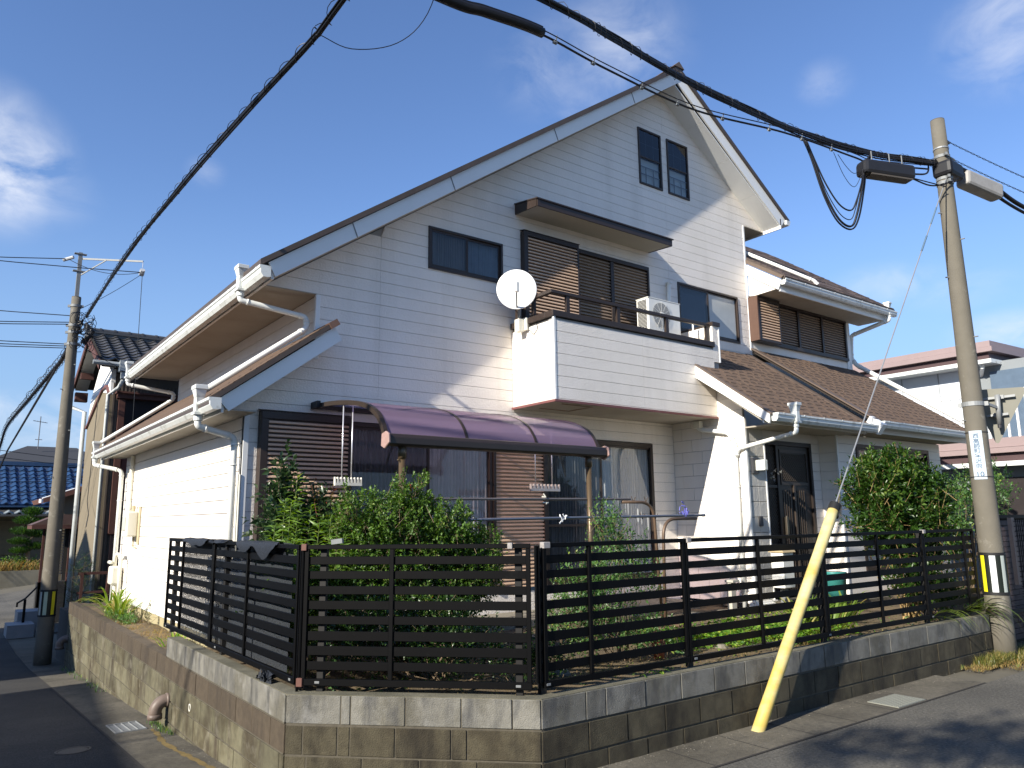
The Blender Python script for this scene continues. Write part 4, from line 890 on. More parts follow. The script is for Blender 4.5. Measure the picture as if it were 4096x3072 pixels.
mb = MB(); mb.box(11.97, 15.86, 7.745, 7.775, 4.08, 4.27); mk('fascia_board', mb, trim, H)
gutter('gutter', 7.60, 7.71, 4.185, 4.295, 11.96, 16.0, 'x'); hopper(15.72, 7.66, 4.33, 1.0)
pipe([(15.72, 7.66, 4.18), (15.72, 7.66, 4.08), (15.50, 8.40, 3.86), (15.50, 8.44, 3.36), (15.50, 8.34, 3.20), (15.50, 6.26, 1.70), (15.50, 6.16, 1.62)], .045)
pipe([(11.99, 8.50, 5.06), (13.05, 7.70, 4.46), (13.08, 7.66, 4.38)], .036)
mb = MB(); mb.tube([(12.1, 8.6, 5.5), (12.12, 8.6, 4.9)], .012, 8); mb.tube([(12.14, 8.62, 5.5), (12.15, 8.62, 4.9)], .010, 8); mk('red_conduit', mb, maroon, H)
mb = MB(); mb.tube([(9.64, 8.36, 2.9), (9.62, 8.36, 3.7), (9.64, 8.36, 3.95)], .035, 12); mb.tube([(9.64, 8.36, 3.95), (9.64, 8.36, 3.975)], .05, 12); mk('vent_pipe', mb, pipe_m, H)

# ------------------------------------------------------------------ awning
aw = thing('awning', (3.41, 8.39, 1.3), 'curved purple translucent awning on a bronze frame over the ground floor windows', 'awning')
prof = [(8.40, 1.350), (7.9, 1.325), (7.45, 1.275), (7.12, 1.215), (6.90, 1.14), (6.75, 1.045), (6.655, .93), (6.60, .81)]
def smooth(p, it=2):
    for _ in range(it):
        q = [p[0]]
        for a, b in zip(p, p[1:]): q += [(a[0]*.75+b[0]*.25, a[1]*.75+b[1]*.25), (a[0]*.25+b[0]*.75, a[1]*.25+b[1]*.75)]
        p = q+[p[-1]]
    return p
prof = smooth(prof)
xs_ = [3.41, 4.362, 5.287, 6.225]
for a, b in zip(xs_, xs_[1:]):
    mb = MB(); vs = [(x, y, z) for x in (a+.01, b-.01) for (y, z) in prof]; n = len(prof)
    mb.add(vs, [(i, n+i, n+i+1, i+1) for i in range(n-1)]); mk('roof_sheet', mb, poly, aw, smooth=True)
for i, x in enumerate(xs_):
    mb = MB(); w = .022 if i in (0, 3) else .016; h = .05 if i == 0 else .022
    for (p, q) in zip(prof, prof[1:]): mb.bar((x, p[0], p[1]-h*.35), (x, q[0], q[1]-h*.35), w*2, h, (0, 0, 1))
    mk('rafter', mb, bronze, aw)
mb = MB(); mb.prism([(6.50, .735), (6.50, .80), (6.53, .835), (6.58, .845), (6.62, .82), (6.63, .74), (6.60, .715), (6.53, .715)], 'x', 3.40, 6.27); mk('front_gutter', mb, M('gutter_dark_bronze', (.030, .022, .018), .35), aw, bevel=.006)
for a, b in ((3.375, 3.40), (6.27, 6.295)):
    mb = MB(); mb.prism([(6.48, .74), (6.49, .83), (6.55, .86), (6.63, .84), (6.64, .72), (6.57, .69)], 'x', a, b); mk('end_cap', mb, pinkcap, aw, bevel=.006)
mb = MB(); mb.box(3.36, 6.28, 8.36, 8.392, 1.30, 1.365); mk('wall_plate', mb, bronze, aw)
mb = MB(); mb.box(3.355, 3.395, 8.20, 8.39, 1.295, 1.372); mk('wall_cap', mb, M('black_cap', (.012, .012, .016), .5), aw)
for x in (3.58, 6.04):
    mb = MB(); mb.tube([(x, 6.585, -1.3), (x, 6.585, .66)], .032, 14); mb.tube([(x, 6.585, .60), (x, 6.585, .73)], .042, 14); mb.tube([(x, 6.585, .60), (x-.06, 6.565, .585)], .008, 6); mk('post', mb, M('bronze_post', (.11, .078, .045), .35, .08, 5, metal=.3) if x < 4 else bpy.data.materials['bronze_post'], aw, smooth='auto')
def hanger(xa, xb, y, zt, zb, label):
    t = thing('laundry_hook', ((xa+xb)/2, y, zb), label, 'laundry hook')
    for x in (xa+.08, xb-.12): mb = MB(); mb.tube([(x, y, zt), (x, y, zb+.35), (x, y, zb+.02)], [.0075, .0075, .006], 8); mk('rod', mb, M('bright_rod', (.75, .76, .78), .25, metal=.6) if 'bright_rod' not in bpy.data.materials else bpy.data.materials['bright_rod'], t, smooth='auto')
    mb = MB(); n = 8; pts = [(xa, zb-.03), (xb, zb-.03)]; w = (xb-xa)/n
    top = []
    for k in range(n, 0, -1):
        x1 = xa+k*w; x0 = x1-w; top += [(x1-.004, zb+.06), (x1-w*.2, zb+.06), (x1-w*.38, zb+.0), (x0+w*.38-.0, zb-.004), (x0+w*.2, zb+.01)]
    mb.prism(pts+top+[(xa, zb+.06)], 'y', y-.02, y+.02); mk('comb', mb, offwhite, t)
hanger(5.97, 6.445, 7.6, 1.28, .39, 'white laundry pole hook with comb teeth hanging at the right end of the awning')
hanger(3.33, 3.64, 7.6, 1.28, .41, 'white laundry pole hook with comb teeth hanging at the left end of the awning')
# laundry stand and poles
def stand(pts, label, feet):
    t = thing('laundry_stand', pts[0], label, 'laundry stand')
    mb = MB(); q = [Vector(p) for p in pts]; out = [q[0]]
    for a, b, c_ in zip(q, q[1:], q[2:]):
        d1 = (a-b).normalized(); d2 = (c_-b).normalized(); tt = min(.22, (a-b).length*.7)
        for k in range(8): u = k/7; out.append((b+d1*tt)*(1-u)**2+b*2*u*(1-u)+(b+d2*tt)*u*u)
    out.append(q[-1]); mb.tube(out, .019, 10); mk('frame_tube', mb, M('rusty_brown_tube', (.13, .085, .055), .45, .2, 20, metal=.2) if 'rusty_brown_tube' not in bpy.data.materials else bpy.data.materials['rusty_brown_tube'], t, smooth='auto')
    mb = MB(); x, y, z = q[-1]
    mb.tube([(x, y-.35, z+.02), (x, y+.35, z+.02)], .017, 8)
    mk('foot', mb, bpy.data.materials['rusty_brown_tube'], t)
    mb = MB()
    for s in (-.1, .12): x, y, z = q[1]; mb.bar((x-.25+s, y, z), (x-.28+s, y, z+.07), .006, .006); mb.bar((x-.25+s, y, z), (x-.21+s, y, z+.06), .006, .006)
    mk('prong', mb, bpy.data.materials['rusty_brown_tube'], t); return t
stand([(6.58, 6.6, .20), (7.12, 6.6, .20), (7.20, 6.6, -1.28)], 'brown bent tube laundry stand nearer the big window, carrying the upper pole', 0)
stand([(7.50, 6.25, -.005), (6.90, 6.25, -.005), (6.86, 6.25, -1.28)], 'brown bent tube laundry stand carrying the lower pole beside the porch wall', 0)
mb = MB(); mb.tube([(3.3, 6.6, .21), (6.72, 6.6, .235)], .014, 8); tag(mk('laundry_pole', mb, M('steel_pole_brownish', (.16, .145, .14), .4, metal=.4), org=(3.3, 6.6, .21)), 'upper dark laundry pole running behind the bushes', 'laundry pole')
mb = MB(); mb.tube([(3.4, 6.25, .0), (7.62, 6.25, .035)], .015, 8); mb.tube([(7.62, 6.25, .035), (7.66, 6.25, .0354)], .019, 8); tag(mk('laundry_pole', mb, M('steel_pole_blue', (.15, .17, .21), .35, metal=.5), org=(3.4, 6.25, 0)), 'lower blue grey laundry pole with a blue string tied near its end', 'laundry pole')
def bits(name, c, n, s, mat, label, cat):
    mb = MB()
    for k in range(n):
        p = Vector(c)+Vector((random.gauss(0, s), random.gauss(0, s*.4), random.gauss(0, s))); d = Vector((random.gauss(0, 1), random.gauss(0, .3), random.gauss(0, 1))).normalized()*s*1.6
        mb.bar(p-d/2, p+d/2, .006, .012)
    tag(mk(name, mb, mat, org=c), label, cat)
bits('string', (7.30, 6.25, .08), 12, .035, M('violet_string', (.16, .16, .55), .6), 'blue violet string knotted on the lower laundry pole', 'string')
bits('peg_cluster', (5.32, 6.25, .0), 9, .03, dishw, 'white pegs clipped on the lower laundry pole in the rose bush', 'clothes peg')
bits('peg_cluster', (5.36, 6.6, .21), 6, .03, offwhite, 'two white pegs on the upper laundry pole left of the awning post', 'clothes peg')

# ------------------------------------------------------------------ satellite dish
ds = thing('satellite_dish', (6.28, 8.12, 2.66), 'white round satellite dish clamped on the left end of the balcony rail', 'satellite dish')
cen = Vector((6.075, 7.98, 3.125)); aim = Vector((-.60, -.79, .0)).normalized()
u_ = aim.cross(Vector((0, 0, 1))).normalized(); v_ = u_.cross(aim)
mb = MB(); n, R_ = 40, .272
rings = [(0, .0)]+[(R_*k/6, .045*(k/6)**2) for k in range(1, 7)]+[(R_+.006, .038), (R_-.004, .032)]
vs = [cen-aim*.045]
for r_, h_ in rings[1:]:
    for j in range(n): a = 2*math.pi*j/n; vs.append(cen+u_*math.cos(a)*r_+v_*math.sin(a)*r_*1.03+aim*(h_-.045))
fs = [(0, 1+j, 1+(j+1) % n) for j in range(n)]
for k in range(len(rings)-2):
    for j in range(n): fs.append((1+k*n+j, 1+(k+1)*n+j, 1+(k+1)*n+(j+1) % n, 1+k*n+(j+1) % n))
mb.add(vs, fs); mk('reflector', mb, dishw, ds, smooth=True)
mb = MB(); arm0 = cen-v_*.255; lnb = cen+aim*.27-v_*.06
mb.bar(arm0-aim*.02, lnb-v_*.05, .02, .025); mk('feed_arm', mb, darkgrille, ds)
mb = MB(); mb.bar(lnb-v_*.07+aim*.02, lnb+v_*.07+aim*.02, .06, .06); mk('receiver_head', mb, acwhite, ds, bevel=.01)
mb = MB(); mb.bar(cen-aim*.06-v_*.06, cen-aim*.14-v_*.09, .1, .1); mb.tube([(6.20, 8.10, 2.60), (6.20, 8.10, 2.92), tuple(cen-aim*.12-v_*.08)], .019, 10); mk('mast', mb, steel, ds, smooth='auto')
mb = MB(); mb.box(6.16, 6.245, 8.05, 8.15, 2.56, 2.74); mb.box(6.25, 6.285, 8.0, 8.18, 2.58, 2.76); mb.box(6.285, 6.47, 8.03, 8.05, 2.60, 2.72); mk('clamp', mb, offwhite, ds, bevel=.004)
mb = MB(); mb.tube([cen-aim*.15-v_*.1, (6.25, 8.25, 2.92), (6.35, 8.2, 2.78), (6.36, 8.0, 2.74), (6.31, 7.85, 2.66), (6.29, 7.80, 2.56), (6.30, 7.9, 2.50), (6.3, 7.99, 2.58)], .005, 6); mk('cable', mb, cable_m, ds, smooth='auto')
# ------------------------------------------------------------------ air conditioner on the balcony
ac = thing('air_conditioner', (8.98, 8.03, 2.24), 'white outdoor air conditioner unit standing on the balcony behind the rail', 'air conditioner')
mb = MB(); mb.box(8.61, 9.355, 7.905, 8.16, 2.90, 3.43); mk('casing', mb, acwhite, ac, bevel=.014)
mb = MB(); mb.box(8.60, 9.365, 7.90, 8.165, 3.425, 3.44); mk('lid', mb, acwhite, ac, bevel=.005)
mb = MB(); cx, cz = 8.905, 3.18; n = 32
mb.add([(cx+.20*math.cos(2*math.pi*i/n), 7.901, cz+.20*math.sin(2*math.pi*i/n)) for i in range(n)], [tuple(range(n))]); mk('fan_opening', mb, M('fan_shadow', (.10, .10, .10), .7), ac)
for r_ in np.arange(.03, .225, .0125):
    if r_ == .03: mb = MB()
    mb.add([(cx+(r_+d)*math.cos(2*math.pi*i/40), 7.893, cz+(r_+d)*math.sin(2*math.pi*i/40)) for d in (0, .0045) for i in range(40)], [(i, (i+1) % 40, 40+(i+1) % 40, 40+i) for i in range(40)])
for k in range(12): a = k*math.pi/6; mb.bar((cx+.03*math.cos(a), 7.897, cz+.03*math.sin(a)), (cx+.22*math.cos(a), 7.897, cz+.22*math.sin(a)), .004, .004)
mb.tube([(cx, 7.885, cz), (cx, 7.90, cz)], .045, 20); mk('fan_grille', mb, acwhite, ac)
mb = MB()
for k in range(22): z = 2.94+k*.0215; mb.box(8.603, 8.609, 7.94, 8.13, z, z+.011)
mk('side_grille', mb, darkgrille, ac, kind='stuff')
mb = MB(); mb.box(8.66, 8.72, 7.93, 8.15, 2.24, 2.90); mb.box(9.25, 9.31, 7.93, 8.15, 2.24, 2.90); mk('stand', mb, steel_dull, ac)
mb = MB(); mb.tube([(9.43, 7.72, 2.7), (9.43, 7.72, 3.09)], .014, 8); mk('short_white_pipe', mb, dishw, bal)
mb = MB(); mb.tube([(8.50, 7.70, 2.7), (8.50, 7.70, 2.84)], .010, 8); mk('short_white_pipe', mb, dishw, bal)

# ------------------------------------------------------------------ porch lamp, intercom, meters
lp = thing('wall_lamp', (9.80, 6.99, .78), 'square frosted wall lamp with dark back plate beside the front door', 'wall lamp')
mb = MB(); mb.box(9.71, 9.86, 6.965, 6.999, .645, .885); mk('back_plate', mb, M('lamp_grey', (.055, .055, .06), .4), lp, bevel=.008)
mb = MB(); mb.box(9.77, 9.85, 6.80, 6.965, .69, .85); mk('lamp_shade', mb, M('frosted_shade', (.62, .63, .58), .3), lp, bevel=.012)
mb = MB(); mb.box(9.805, 9.885, 6.965, 6.999, -.13, .02); ic = mk('intercom', mb, M('intercom_grey', (.05, .05, .055), .4), bevel=.008, org=(9.84, 6.98, -.05)); tag(ic, 'small dark intercom box on the tile strip by the door', 'intercom')
pb = thing('delivery_box', (9.9, 6.7, -1.2), 'white letter box with a tan lid standing in front of the door behind the fence', 'letter box')
mb = MB(); mb.box(9.76, 10.02, 6.60, 6.80, -1.0, -.50); mk('box_body', mb, acwhite, pb, bevel=.008)
mb = MB(); mb.prism([(6.57, -.50), (6.83, -.50), (6.80, -.455), (6.60, -.455)], 'x', 9.74, 10.04); mk('lid', mb, M('tan_lid', (.42, .33, .19), .6), pb)
mb = MB(); mb.box(9.85, 9.93, 6.66, 6.74, -1.3, -1.0); mk('leg', mb, steel_dull, pb)
mt = thing('meter_box', (2.55, 13.9, .03), 'grey white electricity meter box on the far end of the sunny side wall', 'meter box')
mb = MB(); mb.box(2.44, 2.60, 13.6, 14.02, -.20, .20); mk('box_body', mb, offwhite, mt, bevel=.02)
mb = MB(); mb.box(2.425, 2.44, 13.70, 13.92, -.10, .12); mk('cover', mb, M('meter_cover_grey', (.55, .55, .48), .3), mt, bevel=.006)
mb = MB(); mb.box(2.598, 2.61, 13.45, 13.6, -.32, .28); mb.tube([(2.58, 13.75, -.2), (2.58, 13.75, -.36), (2.60, 13.6, -.38)], .012, 6); mb.tube([(2.56, 13.8, .2), (2.56, 13.8, .30)], .03, 8); mk('mounting_board', mb, M('tan_board', (.45, .38, .24), .7), mt)
gm = thing('gas_meter', (2.5, 14.3, -.85), 'white gas meter with bent pipes low on the side wall above the strap leaved plant', 'gas meter')
mb = MB(); mb.box(2.42, 2.58, 14.5, 14.80, -1.0, -.70); mk('meter_body', mb, offwhite, gm, bevel=.03)
mb = MB(); mb.tube([(2.5, 14.7, -.72), (2.5, 14.7, -.56), (2.5, 14.55, -.50), (2.5, 14.32, -.50), (2.5, 14.22, -.58), (2.5, 14.20, -1.4)], .03, 10); mb.tube([(2.5, 14.58, -.98), (2.5, 14.58, -1.4)], .028, 10); mb.tube([(2.44, 14.66, -.64), (2.44, 14.88, -.64)], .03, 10); mk('gas_pipe', mb, offwhite, gm, smooth='auto')

# ------------------------------------------------------------------ utility poles
def vpole(name, x, y, zb, zt, rb, rt_, label, lean=(0, 0)):
    t = thing(name, (x, y, zb), label, 'utility pole')
    mb = MB(); n = 28; k = 14
    pts = [(x+lean[0]*i/k, y+lean[1]*i/k, zb+(zt-zb)*i/k) for i in range(k+1)]
    mb.tube(pts, [rb+(rt_-rb)*i/k for i in range(k+1)], n); mk('shaft', mb, pole_m, t, smooth=True)
    mbc = MB(); mbc.tube([(x+lean[0], y+lean[1], zt-.002), (x+lean[0], y+lean[1], zt+.012)], rt_*.98, n); mk('pole_top', mbc, M('pole_top_dark', (.09, .08, .065), .9) if 'pole_top_dark' not in bpy.data.materials else bpy.data.materials['pole_top_dark'], t)
    return t
RX, RY = 10.53, 4.155
rp = vpole('utility_pole', RX, RY, -1.8, 5.34, .146, .088, 'concrete utility pole with address plate at the right end of the street wall', (-.036, .026))
LX, LY = 1.80, 16.93
lpz = vpole('utility_pole', LX, LY, -2.62, 4.48, .150, .085, 'concrete utility pole with steel top extension at the far end of the side lane')
def rad(z, zb=-1.8, zt=5.34, rb=.146, rt_=.088): return rb+(rt_-rb)*(z-zb)/(zt-zb)
def tiger(parent, x, y, z0, z1, r, cols, a0):
    nseg = len(cols); n = 6
    mb = MB(); mb.tube([(x, y, z0-.03), (x, y, z1+.03)], r+.004, 30, False); mk('band_back', mb, tiger_k, parent, smooth=True)
    for zz in (z0-.03, z1): mb = MB(); mb.tube([(x, y, zz), (x, y, zz+.035)], r+.010, 30, False); mk('band_edge', mb, M('band_rubber', (.012, .012, .012), .6) if 'band_rubber' not in bpy.data.materials else bpy.data.materials['band_rubber'], parent, smooth=True)
    for (a, b, m_) in cols:
        mb = MB(); vs = []
        for i in range(n+1):
            t = math.radians(a+(b-a)*i/n)
            for zz in (z0+.005, z1): vs.append((x+(r+.009)*math.cos(t), y+(r+.009)*math.sin(t), zz))
        mb.add(vs, [(2*i, 2*i+2, 2*i+3, 2*i+1) for i in range(n)]); mk('stripe', mb, m_, parent, smooth=True)
# direction of the camera as seen from the right pole
ca = math.degrees(math.atan2(-RY, -RX))
tiger(rp, RX-.0055, RY+.004, -.93, -.49, rad(-.7), [(ca-58, ca-36, tiger_y), (ca-14, ca+12, tiger_w), (ca+36, ca+56, tiger_g), (ca+90, ca+112, tiger_y), (ca-110, ca-85, tiger_g)], 0)
cl_ = math.degrees(math.atan2(-LY, -LX))
tiger(lpz, LX, LY, -1.64, -1.22, .139, [(cl_-62, cl_-44, tiger_g), (cl_-28, cl_-4, M('reflective_pale_green', (.33, .42, .33), .35)), (cl_+24, cl_+48, tiger_y), (cl_+80, cl_+100, tiger_g)], 0)
# address plate wrapped on the pole
def lean_(z): f = (z+1.8)/7.14; return (-.036*f, .026*f)
def on_pole(me_verts, ang0, r, z0):
    return [(RX+lean_(z0+p[2])[0]+(r+p[1])*math.cos(ang0+p[0]/r), RY+lean_(z0+p[2])[1]+(r+p[1])*math.sin(ang0+p[0]/r), z0+p[2]) for p in me_verts]
ap = math.radians(ca-6); rz_ = rad(.75)
mb = MB(); vs = []
for i in range(13):
    for zz in (.44, 1.05): vs.append(on_pole([(-.072+.144*i/12, .004, 0)], ap, rz_+.004, zz)[0])
mb.add(vs, [(2*i, 2*i+2, 2*i+3, 2*i+1) for i in range(12)]); mk('address_plate', mb, plate_m, rp, smooth=True)
def glyph(ch, size, zc, xoff=0, bold=0):
    cu = bpy.data.curves.new('t', 'FONT'); cu.body = ch; cu.size = size; cu.align_x = 'CENTER'; cu.align_y = 'CENTER'; cu.offset = bold
    ob = bpy.data.objects.new('t', cu); C.objects.link(ob); dg = bpy.context.evaluated_depsgraph_get(); me = bpy.data.meshes.new_from_object(ob.evaluated_get(dg))
    vs = [(v.co.x+xoff, v.co.y) for v in me.vertices]; fs = [tuple(p.vertices) for p in me.polygons]
    bpy.data.objects.remove(ob)
    return vs, fs
mb = MB()
for i, ch in enumerate('西高師町字沢向'):
    vs, fs = glyph(ch, .066, 0, 0, .0009)
    if vs:
        yc = (max(v[1] for v in vs)+min(v[1] for v in vs))/2
        mb.add(on_pole([(v[0], .012, v[1]-yc) for v in vs], ap, rz_, .985-i*.063), fs)
for k, ch in enumerate('10'):
    vs, fs = glyph(ch, .085, 0, -.022+.044*k, .0012)
    if vs:
        yc = (max(v[1] for v in vs)+min(v[1] for v in vs))/2
        mb.add(on_pole([(v[0], .012, v[1]-yc) for v in vs], ap, rz_, .505), fs)
mk('plate_lettering', mb, ink, rp)
mb = MB()
for zz in (1.03, .47): mb.tube([(RX+lean_(zz)[0], RY+lean_(zz)[1], zz), (RX+lean_(zz)[0], RY+lean_(zz)[1], zz+.008)], rad(zz)+.009, 28, False)
mk('plate_wire', mb, darkgrille, rp)
# step bolts
def bolts(parent, x, y, zs, rf, angs):
    for i, z in enumerate(zs):
        x0_, y0_ = x, y
        if parent is rp: x0_, y0_ = x+lean_(z)[0], y+lean_(z)[1]
        a = angs[i % 2]; r_ = rf(z); mb = MB(); mb.tube([(x0_+(r_-.01)*math.cos(a), y0_+(r_-.01)*math.sin(a), z), (x0_+(r_+.05)*math.cos(a), y0_+(r_+.05)*math.sin(a), z)], .009, 6); mk('step_bolt', mb, steel_dull, parent)
bolts(rp, RX, RY, [1.19, 2.27, 3.1, 3.6, 4.0], rad, [math.radians(ca-55), math.radians(ca+70)])
bolts(lpz, LX, LY, [-.1, .9, 1.8, 2.6, 3.1], lambda z: .15-.065*(z+2.62)/7.1, [math.radians(cl_+40), math.radians(cl_-60)])
def band(parent, x, y, z, r, h=.05, ears=True, nm='pole_band', mat=None, ang=0):
    if parent is rp: x += lean_(z)[0]; y += lean_(z)[1]
    mb = MB(); mb.tube([(x, y, z-h/2), (x, y, z+h/2)], r+.008, 24, False)
    if ears:
        for s in (0, math.pi): mb.bar((x+math.cos(ang+s)*(r+.0), y+math.sin(ang+s)*(r+.0), z), (x+math.cos(ang+s)*(r+.05), y+math.sin(ang+s)*(r+.05), z), .03, h)
    return mk(nm, mb, mat or steel_dull, parent)
band(rp, RX, RY, 1.40, rad(1.4), .055, ang=math.radians(ca+90), mat=steel); band(rp, RX, RY, 4.92, rad(4.92), .02, False, mat=steel)
for z in (4.80, 4.42, 4.48): band(rp, RX, RY, z, rad(z), .04, ang=.8)
mb = MB(); mb.box(RX-.16, RX+.26, RY-.13, RY+.13, 4.50, 4.72); mk('junction_cover', mb, cable_m, rp, bevel=.05)
# closures hanging on the cable
cb = thing('cable_closure', (9.45, 4.5, 4.35), 'black cable splice box hanging on the wires just left of the right pole', 'cable box')
mb = MB(); mb.bar((9.13, 4.62, 4.44), (9.80, 4.30, 4.40), .22, .20); mk('box_body', mb, M('closure_black', (.014, .014, .016), .45), cb, bevel=.045)
mb = MB(); mb.bar((9.20, 4.555, 4.335), (9.74, 4.30, 4.30), .13, .02)
mk('base_strip', mb, M('closure_base', (.07, .06, .05), .6), cb)
mb = MB()
for t in (.25, .6, .85): p = Vector((9.13, 4.62, 4.44)).lerp(Vector((9.80, 4.30, 4.40)), t); mb.bar(p+Vector((0, 0, .09)), p+Vector((0, 0, .26)), .015, .01)
mk('hanger', mb, steel_dull, cb)
cb2 = thing('cable_closure', (11.2, 4.1, 4.4), 'grey cable splice box hanging on the wires right of the right pole', 'cable box')
mb = MB(); mb.bar((10.85, 4.10, 4.57), (11.55, 3.93, 4.46), .20, .22); mk('box_body', mb, M('closure_grey', (.30, .29, .27), .55, .15, 9), cb2, bevel=.04)
# sign
sg = thing('triangle_sign', (RX+.4, RY, 1.35), 'grey back of a triangular road sign bracketed to the right pole', 'road sign')
A_, B_, D_ = Vector((10.81, 4.32, 1.63)), Vector((11.035, 3.70, 1.615)), Vector((10.968, 4.111, .88))
def round_tri(P, r=.055, k=6):
    out = []
    for i in range(3):
        a, b, c_ = P[i-1], P[i], P[(i+1) % 3]; d1 = (a-b).normalized()*r*1.5; d2 = (c_-b).normalized()*r*1.5
        for j in range(k+1): u = j/k; out.append((b+d1)*(1-u)**2+b*2*u*(1-u)+(b+d2)*u*u)
    return out
tri = round_tri([A_, B_, D_]); nrm = (B_-A_).cross(D_-A_).normalized()
if nrm.x > 0: nrm = -nrm
mb = MB(); n = len(tri); mb.add([tuple(p) for p in tri]+[tuple(p-nrm*.004) for p in tri], [tuple(range(n)), tuple(range(2*n-1, n-1, -1))]+[(i, (i+1) % n, n+(i+1) % n, n+i) for i in range(n)]); mk('sign_plate', mb, signback, sg)
c0 = Vector((10.815, 3.985, 1.53)); c1_ = Vector((10.850, 4.012, 1.152))
mb = MB(); mb.tube([c0, c1_], .030, 14); mk('sign_post', mb, steel, sg, smooth='auto')
mb = MB(); mb.tube([c1_+Vector((0, 0, -.002)), c1_+Vector((0, 0, -.05))], .024, 12); mk('post_plug', mb, darkgrille, sg)
for pa, pb_ in (((10.841, 4.18, 1.495), (10.955, 3.832, 1.512)), ((10.873, 4.16, 1.272), (10.945, 3.93, 1.284))):
    mb = MB(); mb.bar(pa, pb_, .02, .03); mk('sign_rail', mb, steel, sg)
    m_ = Vector(pa).lerp(Vector(pb_), .55); mb = MB(); mb.bar(m_+Vector((-.03, .05, 0)), m_+Vector((-.01, -.05, 0)), .03, .05); mk('clip', mb, steel, sg)
mb = MB(); mb.bar((RX+.06, RY-.12, 1.40), (10.83, 4.0, 1.36), .025, .035); mb.tube([(RX+.14, RY-.03, 1.38), (RX+.15, RY-.03, .85)], .016, 8); mk('bracket_arm', mb, steel, sg)
# guy wire and guard
foot = Vector((5.50, 4.075, -1.73)); att = Vector((RX-.10, RY-.03, 4.47)); gdir = (att-foot).normalized()
gy = thing('guy_wire', foot, 'taut grey guy wire from the right pole down into the yellow guard tube', 'wire')
mb = MB(); mb.tube([foot+gdir*1.0, att], .0075, 6); mk('strand', mb, M('guy_strand', (.26, .27, .28), .5, metal=.3), gy)
mb = MB(); p = foot.lerp(att, .80); mb.tube([p, p+gdir*.30], .012, 8); p = foot.lerp(att, .87); mb.tube([p, p+gdir*.35], .011, 8); mk('guy_insulator', mb, M('guy_sleeve_blue', (.10, .16, .22), .5), gy)
gd = thing('guy_guard', foot, 'leaning pale yellow guard tube on the guy wire in front of the street wall', 'guard tube')
mb = MB(); L_ = 2.34; k = 12
mb.tube([foot+gdir*(L_*i/k) for i in range(k+1)], [.051+.0012*math.sin(i*1.9) for i in range(k+1)], 26); mk('tube', mb, yellow, gd, smooth='auto')
mb = MB(); mb.tube([foot+gdir*(L_-.06), foot+gdir*(L_+.02)], .054, 24); mb.bar(foot+gdir*(L_-.14)+Vector((.045, -.045, 0)), foot+gdir*(L_)+Vector((.045, -.045, 0)), .05, .012, (1, -1, 0)); mk('top_cap', mb, M('black_rubber', (.012, .012, .012), .6), gd)

# ------------------------------------------------------------------ overhead cables
def cat(p, q, sag, n=30, jit=0, seed=0):
    p, q = Vector(p), Vector(q); return [p.lerp(q, i/n)+Vector((jit*noise.noise((i*.7, seed, 0)), jit*noise.noise((i*.7, seed, 5)), -4*sag*(i/n)*(1-i/n)+jit*noise.noise((i*.7, seed, 9)))) for i in range(n+1)]
def poly_pts(tbl, n=60):
    """smooth curve through the points (Catmull-Rom)"""
    P = [Vector(p) for p in tbl]; P = [P[0]*2-P[1]]+P+[P[-1]*2-P[-2]]; out = []
    k = max(2, n//(len(P)-3))
    for i in range(1, len(P)-2):
        for j in range(k):
            t = j/k; out.append(.5*((2*P[i])+(-P[i-1]+P[i+1])*t+(2*P[i-1]-5*P[i]+4*P[i+1]-P[i+2])*t*t+(-P[i-1]+3*P[i]-3*P[i+1]+P[i+2])*t**3))
    out.append(P[-2]); return out
bA = thing('overhead_cable_bundle', (RX, RY, 4.8), 'thick black cable bundle running from the right pole across the top of the gable', 'cable')
pathA = [(-14, 5.6, 6.2), (-4, 5.2, 5.2), (1.0, 5.0, 4.85), (4.05, 4.83, 4.75), (4.95, 4.87, 4.75), (5.96, 4.93, 4.75), (6.82, 4.93, 4.75), (7.73, 4.90, 4.75), (8.6, 4.80, 4.74), (9.5, 4.60, 4.73), (10.0, 4.35, 4.70), (10.35, 4.22, 4.70), (RX, RY+.12, 4.80)]
pA = poly_pts(pathA, 120)
offs = [(.0, 0, 0, .022), (.02, 0, .024, .015), (-.02, 0, -.026, .015), (.0, 0, .044, .009), (.02, 0, -.044, .009)]
for i, (ox, oy, oz, r_) in enumerate(offs):
    mb = MB(); mb.tube([p+Vector((ox+.010*noise.noise((p.x*1.1, i*3, 0)), oy+.02*noise.noise((p.x*1.3, i, 4)), oz*(.6+.9*noise.noise((p.x*.5, i, 2))**2+.3)+.012*noise.noise((p.x*1.5, i, 8)))) for p in pA], r_, 7); mk('cable', mb, cable_m, bA, smooth='auto')
mb = MB(); pts = []
for k in range(int(len(pA)*5)):
    u = k/5; i = min(int(u), len(pA)-2); p = pA[i].lerp(pA[i+1], u-i); a = k*.9; R2 = .050+.016*math.sin(k*.21); pts.append(p+Vector((0, math.cos(a)*R2*.7, math.sin(a)*R2)))
mb.tube(pts, .0035, 4, False); mk('spiral_hanger', mb, cable_m, bA)
bB = thing('overhead_cable_bundle', (4.2, 5.08, 4.6), 'two black wires below the thick bundle ending in a ribbed sleeve at top centre', 'cable')
pathB = [(-14, 6.0, 6.0), (-4, 5.6, 5.1), (1.5, 5.28, 4.66), (3.18, 5.22, 4.60), (3.62, 5.15, 4.60), (4.22, 5.08, 4.60), (5.13, 5.13, 4.60), (6.49, 5.12, 4.60), (7.81, 4.82, 4.60), (9.08, 4.67, 4.60), (9.45, 4.60, 4.58), (10.3, 4.28, 4.62)]
pB = poly_pts(pathB, 110)
mb = MB(); mb.tube(pB, .0115, 6); mk('cable', mb, cable_m, bB, smooth='auto')
